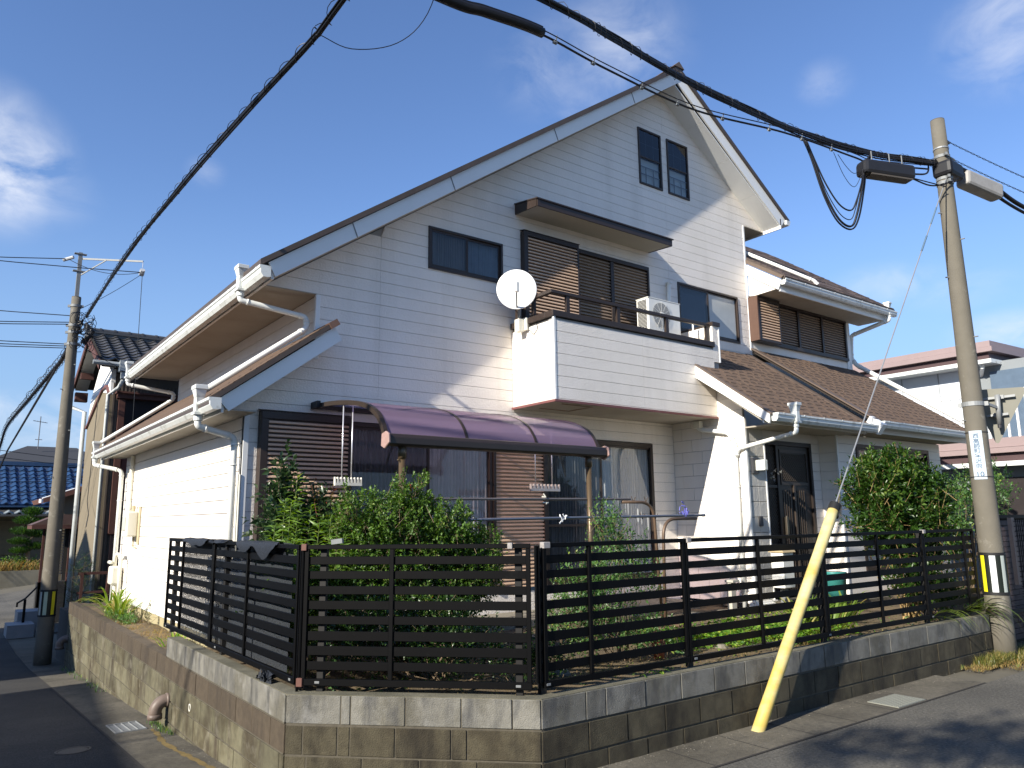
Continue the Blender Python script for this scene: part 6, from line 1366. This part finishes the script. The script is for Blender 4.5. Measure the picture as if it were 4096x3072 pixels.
# garden things
mb = MB(); mb.tube([(10.38, 6.2, -1.3), (10.38, 6.2, -.80), (10.38, 6.2, -.78)], [.13, .16, .175], 20); tag(mk('bucket', mb, teal, smooth='auto', org=(10.38, 6.2, -1.3)), 'teal plastic bin standing behind the fence right of the front door', 'bin')
pt = thing('flower_pot', (5.60, 5.2, -1.3), 'small terracotta flower pot on the garden soil behind the fence', 'flower pot')
mb = MB(); mb.tube([(5.6, 5.2, -1.3), (5.6, 5.2, -1.08)], [.05, .075], 16); mk('pot_body', mb, terracotta, pt, smooth='auto'); mb = MB(); mb.tube([(5.6, 5.2, -1.10), (5.6, 5.2, -1.06)], .083, 16); mk('rim', mb, terracotta, pt)
hr = thing('garden_tap', (8.93, 6.9, -1.3), 'low post with a garden tap against the white porch wall', 'tap')
mb = MB(); mb.box(8.88, 8.98, 6.85, 6.93, -1.35, -.88); mb.box(8.86, 9.0, 6.80, 6.94, -.88, -.85); mk('post', mb, M('grey_post', (.42, .40, .34), .7), hr); mb = MB(); mb.tube([(8.92, 6.85, -.93), (8.92, 6.78, -.94), (8.92, 6.77, -1.0)], .012, 8); mk('spout', mb, steel, hr)
hs_ = thing('stepping_terrace', (5.6, 7.2, -1.3), 'pale concrete terrace with flat stones below the big windows', 'terrace')
mb = MB(); mb.box(3.9, 9.1, 7.6, 8.38, -1.34, -1.20); mk('slab', mb, stepstone, hs_, bevel=.01)
for k in range(9):
    x = 4.2+k*.58; y = 6.95+.12*math.sin(k*2.1); n = 7; r_ = .20+.05*math.sin(k*3.3); mb = MB()
    mb.prism([(x+r_*math.cos(2*math.pi*i/n+k)*(1+.15*math.sin(i*5+k)), y+r_*.8*math.sin(2*math.pi*i/n+k)) for i in range(n)], 'z', -1.32, -1.255); mk('flat_stone', mb, stepstone, hs_, bevel=.01)
rk = [(4.3, 5.1, .10), (6.4, 5.1, .08), (7.95, 4.6, .07)]
RKL = ['pale rock on the soil behind the corner of the two longer fences', 'pale rock on the soil beside the terracotta pot', 'small rock on the soil behind the yellow guard tube']
for i, (x, y, r_) in enumerate(rk):
    mb = MB(); n = 8
    for j in range(4):
        pass
    ring = lambda rr, z: [(x+rr*math.cos(2*math.pi*q/n)*(1+.25*noise.noise((x+q, y, z))), y+rr*.8*math.sin(2*math.pi*q/n)*(1+.25*noise.noise((x, y+q, z))), z) for q in range(n)]
    a, b, c_ = ring(r_, -1.32), ring(r_*.95, -1.32+r_*.55), ring(r_*.5, -1.32+r_*.95); mb.add(a+b+c_, [(q, (q+1) % n, n+(q+1) % n, n+q) for q in range(n)]+[(n+q, n+(q+1) % n, 2*n+(q+1) % n, 2*n+q) for q in range(n)]+[tuple(range(2*n, 3*n))])
    tag(mk('garden_rock', mb, stepstone, org=(x, y, -1.3)), RKL[i], 'rock', 'garden rocks behind the fence')

# ------------------------------------------------------------------ neighbour on the left: tiled two storey house
nl = thing('neighbour_house', (2.7, 18, -2.6), 'beige plastered house with black curved roof tiles behind the left pole', 'house')
XN, Y0, Y1 = 2.70, 18.0, 20.85
mk('plaster_wall', MB().prism([(Y0, -2.6), (Y1, -2.6), (Y1, 2.55), (19.9, 2.95), (19.2, 2.95), (Y0, 2.75)], 'x', XN, XN+.1), beige_wall, nl)
mk('gable_plaster', MB().prism([(18.0, 2.76), (19.2, 2.96), (19.9, 2.96), (20.85, 2.56), (20.6, 3.0), (19.4, 3.80), (18.15, 3.30), (18.0, 3.3)], 'x', XN+.005, XN+.09), plaster_w, nl)
mb = MB(); mb.bar((XN-.02, 18.0, 2.76), (XN-.02, 18.35, 2.98), .05, .05); mb.bar((XN-.02, 18.35, 2.98), (XN-.02, 18.9, 2.98), .05, .05); mb.bar((XN-.02, 18.9, 2.98), (XN-.02, 20.85, 2.30), .05, .05); mk('gable_trim', mb, maroon, nl)
cw = mk('front_wall', MB().box(XN+.1, 9, 18.02, 18.12, -2.6, 3.2), corr_brown, nl)
mb = MB(); x = XN+.06
while x < 6.5:
    mb.box(x, x+.035, 17.985, 18.02, -2.6, 3.0); x += .075
mk('corrugation', mb, corr_brown, cw, kind='stuff')
wn = mk('window', MB().box(2.95, 5.5, 17.96, 17.99, 1.2, 2.72), M('window_dark', (.012, .008, .008), .4), nl)
mb = MB(); mb.box(2.83, 5.7, 17.80, 17.985, 2.66, 2.76); mb.box(2.80, 5.7, 17.74, 17.985, 2.76, 2.80); mb.box(2.87, 2.99, 17.86, 17.985, -.2, 2.66); mk('window_frame', mb, brown_wood, wn)
mb = MB()
for k in range(20): mb.box(3.02+k*.11, 3.045+k*.11, 17.90, 17.93, .6, 2.1)
mb.box(2.99, 5.5, 17.93, 17.96, .55, 2.1); mk('window_grille', mb, M('grille_redbrown', (.16, .055, .04), .55), wn)
mb = MB(); mb.box(2.99, 5.6, 17.90, 17.985, .45, .62); mk('window_sill', mb, brown_wood, wn)
mb = MB(); mb.box(2.92, 3.6, 17.9, 18.0, -2.0, .35); mk('side_door', mb, M('door_dark_maroon', (.02, .012, .014), .5), nl)
# roof: ridge along x at y 19.5
mb = MB(); mb.prism([(17.45, 3.34), (19.5, 4.30), (21.4, 3.41), (21.4, 3.33), (19.5, 4.21), (17.45, 3.26)], 'x', 2.40, 9); nr_ = mk('roof', mb, M('roof_underlay', (.03, .028, .026), .8), nl)
mb = MB(); mb.prism([(17.5, 3.26), (19.5, 4.20), (19.5, 4.18), (17.5, 3.24)], 'x', 2.43, 2.7); mb.prism([(19.5, 4.20), (21.4, 3.31), (21.4, 3.29), (19.5, 4.18)], 'x', 2.43, 2.7); mk('white_soffit', mb, M('grey_soffit', (.45, .45, .42), .8), nl)
for pts in ([(17.42, 3.16), (19.5, 4.13), (19.5, 4.30), (17.42, 3.34)], [(19.5, 4.13), (21.45, 3.21), (21.45, 3.38), (19.5, 4.30)]):
    mb = MB(); mb.prism(pts, 'x', 2.37, 2.40); mk('bargeboard', mb, brown_wood, nl)
for bb in ((19.45, 19.6, 3.95, 4.08), (20.5, 20.62, 3.45, 3.60), (21.2, 21.4, 3.0, 3.22)): mk('gable_beam', MB().box(2.43, 2.7, *bb), brown_wood, nl)
# single tiles: S-profile
def tile_mesh(w, L, mat, name='roof_tile', amp=.035, th=.03, n=8):
    mb = MB(); prof = []
    for i in range(n+1):
        u = i/n; h = -amp*math.sin(math.pi*min(1, u/.68)) if u < .68 else amp*.75*math.sin(math.pi*(u-.68)/.32)
        prof.append((u*w, h))
    vs = [(x, 0, z+th) for x, z in prof]+[(x, L, z) for x, z in prof]+[(x, 0, z) for x, z in prof]
    m_ = n+1; mb.add(vs, [(i, i+1, m_+i+1, m_+i) for i in range(n)]+[(2*m_+i, 2*m_+i+1, i+1, i) for i in range(n)])
    return mesh_of(name, mb, mat)
tm = tile_mesh(.29, .26, tile_black); sl_ = math.atan(.468)
for r in range(10):
    for c_ in range(11):
        y = 17.43+r*.205; put('roof_tile', tm, nl, (2.42+c_*.275, y, 3.40+(y-17.45)*.468), (sl_, 0, 0))
mb = MB(); mb.box(2.40, 9, 19.38, 19.62, 4.28, 4.36); mb.box(2.38, 9, 19.35, 19.65, 4.36, 4.385); mb.box(2.40, 9, 19.42, 19.58, 4.385, 4.43); mb.tube([(2.38, 19.5, 4.44), (9, 19.5, 4.44)], .06, 12); rg = mk('ridge', mb, tile_black, nl)
mb = MB(); mb.box(2.32, 2.42, 19.34, 19.66, 4.24, 4.50); mb.tube([(2.35, 19.5, 4.46), (2.32, 19.5, 4.60)], [.08, .03], 8); mk('ridge_end_tile', mb, tile_black, nl)
for k in range(12): mb = MB(); mb.tube([(2.60+k*.30, 19.5, 4.44), (2.65+k*.30, 19.5, 4.44)], .072, 12); mk('ridge_knob', mb, tile_black, nl)
mb = MB(); mb.tube([(2.25, 17.38, 3.30), (4.5, 17.38, 3.28)], .05, 8); mb.box(2.74, 2.94, 17.28, 17.48, 3.15, 3.38); mb.box(2.78, 2.90, 17.33, 17.43, 3.0, 3.16); mk('eave_gutter', mb, M('grey_blue_gutter', (.33, .36, .37), .5), nl)
mb = MB(); mb.tube([(2.84, 17.4, 3.0), (2.80, 17.6, 2.85), (2.66, 17.92, 2.72), (2.66, 17.92, -2.6)], .038, 10); mk('downpipe', mb, M('downpipe_grey', (.52, .55, .54), .5), nl, smooth='auto')
mb = MB(); mb.tube([(2.30, 21.2, 3.0), (2.32, 21.2, 2.85), (2.62, 20.9, 2.7), (2.62, 20.9, -2.6)], .05, 10); mk('downpipe', mb, bpy.data.materials['downpipe_grey'], nl, smooth='auto')
mb = MB(); mb.tube([(2.64, 19.1, 2.8), (2.60, 19.1, .5), (2.55, 18.4, .2), (2.4, 17.5, -.05)], .008, 5); mk('service_wire', mb, cable_m, nl)
# its little garden and railing
rl = thing('garden_railing', (2.3, 16.9, -2.3), 'dark low railing in the shade between the stained wall and the tiled house', 'railing')
mb = MB(); mb.box(2.25, 3.6, 16.88, 16.92, -.95, -.90); mb.box(2.25, 3.6, 16.88, 16.92, -1.30, -1.26); mb.box(2.25, 3.6, 16.88, 16.92, -1.62, -1.58); mk('rail', mb, brown_wood, rl)
for x in (2.30, 2.75, 3.2): mk('rail_post', MB().box(x, x+.05, 16.87, 16.93, -2.5, -.90), brown_wood, rl)
mb = MB(); mb.box(2.12, 2.66, 16.45, 17.9, -2.7, -1.62); tag(mk('planter_wall', mb, M('dark_retaining_block', (.06, .055, .05), .9, .2, 10), org=(2.3, 17, -2.6)), 'dark low retaining wall in shade at the end of the stained block wall', 'wall')
shrub('feathery_shrub', 'dark feathery shrub in the shade in front of the beige neighbouring wall', 'bush', (2.4, 17.2, -1.7), [(2.40, 17.2, -.95, .26, .3, .35), (2.38, 17.2, -.6, .12, .15, .25), (2.3, 17.1, -1.3, .3, .3, .25)], 190, 14, .035, .008, L_pine, .3, 5, .012, .25)

# ------------------------------------------------------------------ far left: gate, steps, retaining wall, blue and slate roofs, pine
gt = thing('entrance_gate', (2.4, 24, -2.6), 'small roofed entrance gate with brown lattice beyond the left pole', 'gate')
mb = MB(); mb.prism([(1.95, .0), (3.2, .03), (2.95, .27), (2.55, .27)], 'y', 23.4, 24.6); mk('gate_roof', mb, M('brown_sheet_roof', (.10, .06, .05), .6), gt)
mb = MB(); mb.box(1.97, 3.2, 23.35, 24.6, -.10, .01); mk('roof_fascia', mb, brown_wood, gt)
for x in (2.28, 2.9): mk('gate_post', MB().box(x, x+.06, 23.9, 23.96, -2.6, -.1), brown_wood, gt)
mb = MB()
for i in range(16): mb.box(2.64, 2.82, 24.0, 24.03, -1.3+i*.075, -1.27+i*.075)
for i in range(3): mb.box(2.64+i*.075, 2.665+i*.075, 24.0, 24.03, -1.3, -.1)
mk('lattice', mb, M('lattice_tan', (.42, .35, .26), .7), gt, kind='stuff')
mb = MB(); mb.box(2.85, 3.4, 24.3, 24.4, -2.6, -.1); mb.box(2.25, 3.4, 23.9, 24.2, -2.6, -1.48); mk('gate_wall', mb, M('dark_stone_wall', (.028, .027, .026), .8, .3, 14), gt)
st = thing('entrance_steps', (1.9, 23, -2.6), 'white tiled entrance steps with a dark handrail beyond the left pole', 'steps')
for (a, b, c_, d_, z0, z1) in ((1.55, 2.10, 21.9, 22.7, -2.62, -2.32), (1.8, 2.3, 22.7, 23.5, -2.62, -2.10)): mk('step', MB().box(a, b, c_, d_, z0, z1), M('pale_step_tile', (.24, .25, .26), .6) if 'pale_step_tile' not in bpy.data.materials else bpy.data.materials['pale_step_tile'], st)
mb = MB(); mb.tube([(1.90, 22.4, -2.4), (1.90, 22.4, -1.78)], .03, 8); mb.tube([(1.72, 22.1, -1.92), (1.72, 22.1, -1.83), (1.90, 22.4, -1.76), (2.2, 23.2, -1.55)], .022, 8); mk('handrail', mb, black_alu, st)
rh = thing('red_roof_house', (2.3, 25, -2.6), 'beige house corner under a brown red sheet roof glimpsed beyond the left pole', 'house')
mb = MB(); mb.prism([(2.25, .72), (3.6, 1.22), (3.6, 1.05), (2.3, .60)], 'y', 24.6, 27.5); mk('roof', mb, M('red_brown_roof', (.13, .06, .045), .6), rh)
mb = MB(); mb.box(2.75, 3.6, 24.9, 27.3, -2.6, .9); mk('wall', mb, beige_wall, rh)
mb = MB(); mb.tube([(2.22, 24.5, .70), (2.22, 24.5, .60)], .05, 8); mb.tube([(2.24, 24.5, .72), (3.0, 24.5, 1.0)], .02, 6); mk('eave_insulator', mb, dishw, rh)
rw = thing('retaining_wall', (2.5, 39, -2.6), 'sunlit low concrete retaining wall across the street at the far left', 'wall')
mk('wall_face', MB().box(-8, 14, 39, 39.3, -2.65, -1.90), retw, rw)
mb = MB(); mb.box(-8, 14, 39.3, 43, -2.6, -1.95); tag(mk('terrace', mb, terrain_m, org=(2, 41, -2.6)), kind='structure')
grass('dry_grass_bank', 'dry grass on top of the far retaining wall', [(-2, 6, 39.1, 40.5)], 2500, .5, L_dry, lambda x, y: -1.95, .03, .8)
shrub('hedge_shrub', 'low clipped shrub behind the far retaining wall', 'bush', (3.2, 40.2, -1.9), [(3.1, 40.2, -1.65, 1.0, .5, .32), (2.2, 40.2, -1.75, .6, .5, .2)], 260, 9, .10, .05, L_azal, .25, 4, .02, .5)
pn = thing('pine_tree', (3.4, 40.0, -1.95), 'small cloud pruned pine tree in front of the blue roofed house', 'tree')
mb = MB(); mb.tube([(3.4, 40, -1.95), (3.32, 40, -1.2), (3.45, 40, -.5), (3.3, 40, .2), (3.4, 40, .6)], [.10, .085, .07, .05, .03], 8); 
for (x, z) in ((2.95, -1.0), (3.6, -.9), (3.0, -.2), (3.65, .05)): mb.tube([(3.38, 40, z-.15), (x, 40, z)], [.04, .02], 6)
mk('trunk', mb, bark, pn)
cen = []; dr = []
for (x, z, rx, rz) in ((3.35, .55, .38, .20), (3.1, .18, .45, .18), (3.7, .10, .35, .16), (3.05, -.28, .50, .17), (3.6, -.42, .40, .16), (2.95, -.72, .42, .15), (3.6, -.95, .42, .16), (3.0, -1.12, .38, .14)):
    for k in range(900):
        q = rng.normal(size=3); q /= np.linalg.norm(q); q *= rng.random()**.4; cen.append((x+q[0]*rx, 40+q[1]*rx, z+q[2]*rz)); dr.append((q[0], q[1], abs(q[2])+.8))
leaf_object('crown', cen, dr, np.full(len(cen), .13), np.full(len(cen), .03), L_pine, pn, rng.random(len(cen)))
bh = thing('blue_roof_house', (2, 44, -1.95), 'house with glossy blue curved roof tiles at the far left', 'house')
mb = MB(); mb.box(-4, 8.5, 43.4, 50, -1.95, .9); mk('wall', mb, M('shaded_tan_wall', (.16, .135, .09), .85), bh)
wn = mk('window', MB().box(2.0, 3.35, 43.3, 43.4, -1.35, .20), M('blind_tan', (.26, .21, .13), .7), bh)
mb = MB()
for k in range(28): mb.box(2.05, 3.3, 43.27, 43.3, -1.32+k*.054, -1.30+k*.054)
mk('blind_slats', mb, M('blind_brown', (.12, .095, .06), .7), wn, kind='stuff')
mb = MB(); mb.prism([(42.0, .93), (46.2, 3.0), (50.4, .93), (46.2, 2.85)], 'x', -4.5, 9); mk('roof', mb, M('roof_underlay_blue', (.02, .04, .09), .8), bh)
tb = tile_mesh(.42, .52, tile_blue, amp=.06, th=.06)
for r in range(9):
    for c_ in range(14):
        y = 42.0+r*.44; put('roof_tile', tb, bh, (.5+c_*.40, y, .96+(y-42.0)*.493), (math.atan(.493), 0, 0))
tg = tile_mesh(.42, .5, M('grey_glazed_tile', (.22, .25, .26), .4, rnd=.1), amp=.06, th=.06)
mb = MB(); mb.prism([(41.2, .48), (42.9, .95), (42.9, .86), (41.2, .40)], 'x', -4.5, 5.2); mk('lower_roof', mb, M('lower_roof_dark', (.05, .05, .05), .7), bh)
for c_ in range(12): put('lower_roof_tile', tg, bh, (.6+c_*.40, 41.2, .52), (.27, 0, 0))
mb = MB(); mb.box(-4.5, 9, 41.9, 42.0, .82, .90); mb.box(-4.5, 9, 46.05, 46.35, 3.0, 3.2); mk('ridge', mb, tile_blue, bh)
kh = thing('slate_roof_house', (4, 56, -1.9), 'house with a dark slate hip roof and white eaves behind the blue roofed house', 'house')
mb = MB(); A1 = [(1.0, 54, 3.35), (9.5, 54, 3.35), (9.5, 62, 3.35), (1.0, 62, 3.35)]; mb.add(A1+[(4.2, 58, 5.05), (7.0, 58, 5.05)], [(0, 1, 5, 4), (1, 2, 5), (2, 3, 4, 5), (3, 0, 4), (0, 3, 2, 1)]); mk('roof', mb, dkroof, kh)
mb = MB(); mb.box(.95, 9.6, 53.85, 54.0, 3.15, 3.37); mb.box(.9, 1.05, 54, 62, 3.15, 3.37); mk('eave', mb, trim, kh)
mb = MB(); mb.box(1.6, 9, 54.8, 61.5, -1.9, 3.2); mk('wall', mb, M('brown_grey_wall', (.12, .10, .085), .8), kh)
an = thing('tv_antenna', (4.5, 57, 5), 'thin roof antenna and wires standing above the dark slate roof', 'antenna')
mb = MB(); mb.tube([(4.7, 57, 4.8), (4.7, 57, 6.9)], .03, 6); mb.tube([(4.3, 57, 6.6), (5.1, 57, 6.5)], .02, 5); mb.tube([(4.5, 57, 5.4), (4.9, 57, 5.4)], .02, 5)
for k in range(5): mb.tube([(4.38+k*.15, 56.8, 6.6-k*.02), (4.38+k*.15, 57.2, 6.6-k*.02)], .012, 4)
mk('mast', mb, M('antenna_grey', (.12, .12, .13), .6), an)

# ------------------------------------------------------------------ neighbour on the right
nr2 = thing('right_house', (20.7, 8, -1.7), 'pale two storey house with pink metal roof edges behind the right pole', 'house')
mk('side_wall', MB().box(20.7, 20.8, 8.0, 18, -1.7, 3.75), nb_white, nr2)
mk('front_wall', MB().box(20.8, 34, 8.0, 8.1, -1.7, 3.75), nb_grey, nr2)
mb = MB()
for y in (8.95, 9.9, 10.85, 11.8, 12.75, 13.7): mb.box(20.685, 20.70, y, y+.02, -1.7, 3.7)
mk('panel_joint', mb, M('panel_joint_grey', (.25, .27, .28), .8), nr2)
def eaves(x0, y0, z, th1=.14, th2=.17):
    mb = MB(); mb.prism([(x0, y0), (34, y0-.9), (34, 19), (x0, 19)], 'z', z-th1, z); mk('roof_edge', mb, pink_roof, nr2)
    mb = MB(); mb.prism([(x0+.04, y0+.04), (34, y0-.86), (34, 18.9), (x0+.04, 18.9)], 'z', z-th1-.012, z-th1); mk('edge_shadow_gap', mb, pink_dark, nr2)
    mb = MB(); mb.prism([(x0-.05, y0-.05), (34, y0-.95), (34, 18.95), (x0-.05, 18.95)], 'z', z-th1-.13, z-th1-.012); mk('roof_edge', mb, pink_roof, nr2)
    mb = MB(); mb.prism([(x0+.08, y0+.08), (34, y0-.8), (34, 18.9), (x0+.08, 18.9)], 'z', z-th1-.13-th2, z-th1-.13); mk('fascia', mb, pink_dark, nr2)
    mb = MB(); mb.prism([(x0+.02, y0+.02), (34, y0-.86), (34, 18.9), (x0+.02, 18.9)], 'z', z-th1-.13-th2-.10, z-th1-.13-th2); mk('eave_gutter', mb, gutter_m, nr2)
eaves(20.15, 7.45, 4.20)
mb = MB(); mb.tube([(20.35, 7.75, 3.70), (20.35, 7.75, 3.6), (20.75, 7.95, 3.45)], .05, 10); mk('downpipe', mb, pipe_m, nr2)
mb = MB(); mb.add([(21.6+.35*math.cos(2*math.pi*i/16), 11.0+.35*math.sin(2*math.pi*i/16), 4.22) for i in range(16)]+[(21.6+.24*math.cos(2*math.pi*i/16), 11+.24*math.sin(2*math.pi*i/16), 4.40) for i in range(16)]+[(21.6, 11, 4.46)], [(i, (i+1) % 16, 16+(i+1) % 16, 16+i) for i in range(16)]+[(16+i, 16+(i+1) % 16, 32) for i in range(16)]); mk('roof_dome', mb, dishw, nr2)
# lower skirt roof and balcony
mb = MB(); mb.box(18.0, 34, 3.0, 8.4, 1.42, 1.62); mb.box(17.95, 34, 2.95, 8.45, 1.30, 1.41); mk('lower_roof_edge', mb, pink_roof, nr2)
mb = MB(); mb.box(18.06, 34, 3.05, 8.35, 1.12, 1.30); mk('lower_fascia', mb, pink_dark, nr2)
mb = MB(); mb.box(18.0, 18.1, 3.0, 8.4, 1.02, 1.12); mk('lower_gutter', mb, gutter_m, nr2)
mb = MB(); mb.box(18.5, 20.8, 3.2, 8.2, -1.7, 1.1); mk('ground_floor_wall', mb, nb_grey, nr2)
mb = MB(); mb.box(18.47, 18.5, 6.0, 7.1, -1.0, .8); mk('ground_window', mb, M('window_brown_dark', (.03, .025, .025), .3), nr2)
mb = MB()
for k in range(22): y = 3.9+k*.19; mb.box(18.25, 18.29, y, y+.04, 1.62, 2.62)
mb.box(18.23, 18.31, 3.8, 8.1, 2.60, 2.67); mk('balcony_rail', mb, dishw, nr2)
mb = MB(); mb.box(20.60, 20.7, 4.0, 7.7, 1.7, 3.5); mk('balcony_window', mb, M('window_reflecting', (.10, .14, .19), .12), nr2)
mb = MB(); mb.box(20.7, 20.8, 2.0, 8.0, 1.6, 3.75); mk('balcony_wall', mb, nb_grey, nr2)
a2 = thing('air_conditioner', (19.2, 5.9, 1.62), 'small air conditioner on the balcony of the pale house behind the sign', 'air conditioner')
mk('casing', MB().box(19.0, 19.35, 5.6, 6.4, 1.64, 2.25), acwhite, a2, bevel=.02)
mb = MB()
for k in range(12): mb.box(18.99, 19.0, 5.65, 6.1, 1.7+k*.042, 1.72+k*.042)
mk('grille', mb, darkgrille, a2, kind='stuff')
# plum block fence and lattice right of the pole
pf2 = thing('plum_block_fence', (11.0, 4.4, -1.71), 'dark plum tile wall and wire lattice fence at the right edge behind the pole', 'fence')
mk('wall_core', MB().box(11.50, 16, 4.62, 4.72, -1.75, -.03), mortar_dk, pf2)
z = -1.70; r = 0
pm = mesh_of('tile', MB().box(0, .29, 0, .02, 0, .066), plum_tile)
while z < -.12:
    for k in range(7): put('tile', pm, pf2, (11.51+k*.30+(.15 if r % 2 else 0), 4.602, z))
    z += .074; r += 1
mb = MB(); mb.box(11.50, 16, 4.56, 4.74, -.05, .0); mk('coping', mb, black_alu, pf2)
mk('fence_post', MB().box(12.02, 12.12, 4.45, 4.50, -.95, -.04), M('tan_pole', (.30, .22, .17), .6), pf2)
mb = MB()
for k in range(16): mb.box(12.10+k*.065, 12.108+k*.065, 4.42, 4.428, -1.7, -.06)
for k in range(24): mb.box(12.06, 13.2, 4.43, 4.438, -1.66+k*.068, -1.652+k*.068)
mk('wire_lattice', mb, black_alu, pf2, kind='stuff')
shrub('hedge_shrub', 'loose bright green hedge rising behind the plum wall at the right edge', 'bush', (14, 6, -1.7), [(13.6, 6.0, .15, .9, .5, .5), (14.8, 6.0, .35, .8, .5, .6), (15.8, 6.2, .5, .8, .5, .6), (13.2, 6.0, -.3, .8, .5, .4)], 620, 9, .07, .035, L_rose, .28, 10, .015, .8)
mb = MB(); mb.box(13.0, 14.6, 7.4, 7.5, -1.7, .6); tag(mk('white_fence_panel', mb, nb_white, org=(13, 7.4, -1.7)), 'white panel seen through the leaves right of the big evergreen', 'panel')

# ------------------------------------------------------------------ houses across the side lane, outside the picture; their shade falls on the lane
def plain_house(x0, x1, y0, y1, zg, ze, zr_, label, axis='x', mat=None):
    t = thing('lane_house', ((x0+x1)/2, (y0+y1)/2, zg), label, 'house')
    mk('wall', MB().box(x0+.5, x1-.5, y0+.5, y1-.5, zg, ze), mat or beige_wall, t)
    xm, ym = (x0+x1)/2, (y0+y1)/2
    mb = MB()
    if axis == 'x': mb.prism([(y0, ze-.1), (y1, ze-.1), (ym, zr_)], 'x', x0, x1)
    else: mb.prism([(x0, ze-.1), (x1, ze-.1), (xm, zr_)], 'y', y0, y1)
    mk('roof', mb, tile_black, t)
    mb = MB()
    for yy in np.arange(y0+1.2, y1-1.5, 2.4): mb.box(x1-.5, x1-.48, yy, yy+1.2, zg+1.0, zg+2.2)
    mk('window', mb, frost, t)
plain_house(-14, -5.2, -5.0, 11.2, -1.9, 1.25, 4.05, 'two storey house across the side lane, outside the left of the picture', 'y')
plain_house(-16, -6.5, 13.4, 22.5, -2.6, 2.4, 4.9, 'gabled house further down the side lane, outside the left of the picture', 'x', nb_white)

# street tree outside the left edge; its broken shade falls across the right hand road
tr = thing('street_tree', (-6.6, .2, -1.71), 'leafy roadside tree behind the viewer, outside the picture', 'tree')
mb = MB(); mb.tube([(-6.6, .2, -1.8), (-6.5, .25, .5), (-6.4, .3, 2.5), (-6.3, .3, 4.2), (-6.2, .4, 5.6)], [.16, .13, .11, .07, .03], 10)
limbs = [((-6.45, .28, 1.8), (-7.6, -.2, 4.2)), ((-6.4, .3, 2.4), (-5.2, .9, 4.4)), ((-6.38, .3, 3.0), (-5.0, -.2, 5.0)), ((-6.35, .3, 3.4), (-7.2, 1.0, 5.2))]
for p, q in limbs: mb.tube([p, tuple((Vector(p)+Vector(q))/2+Vector((0, 0, .15))), q], [.06, .04, .015], 6)
mk('trunk', mb, bark, tr)
cen = []; dr = []
for (x, y, z, rx, ry, rz) in ((-6.2, .4, 5.3, .9, .5, .5), (-5.1, .9, 4.5, .6, .35, .35), (-5.0, -.2, 5.1, .6, .3, .3), (-7.5, -.2, 4.4, .7, .4, .4), (-7.2, 1.0, 5.3, .6, .35, .35), (-4.4, .4, 4.3, .5, .25, .2), (-6.0, -.7, 4.3, .7, .25, .25), (-8.3, .5, 5.0, .5, .3, .3)):
    for k in range(230):
        q = rng.normal(size=3); q /= np.linalg.norm(q); q *= rng.random()**.45; cen.append((x+q[0]*rx, y+q[1]*ry, z+q[2]*rz)); dr.append(rng.normal(size=3))
leaf_object('crown', cen, dr, np.full(len(cen), .11), np.full(len(cen), .06), L_dark, tr, rng.random(len(cen)))
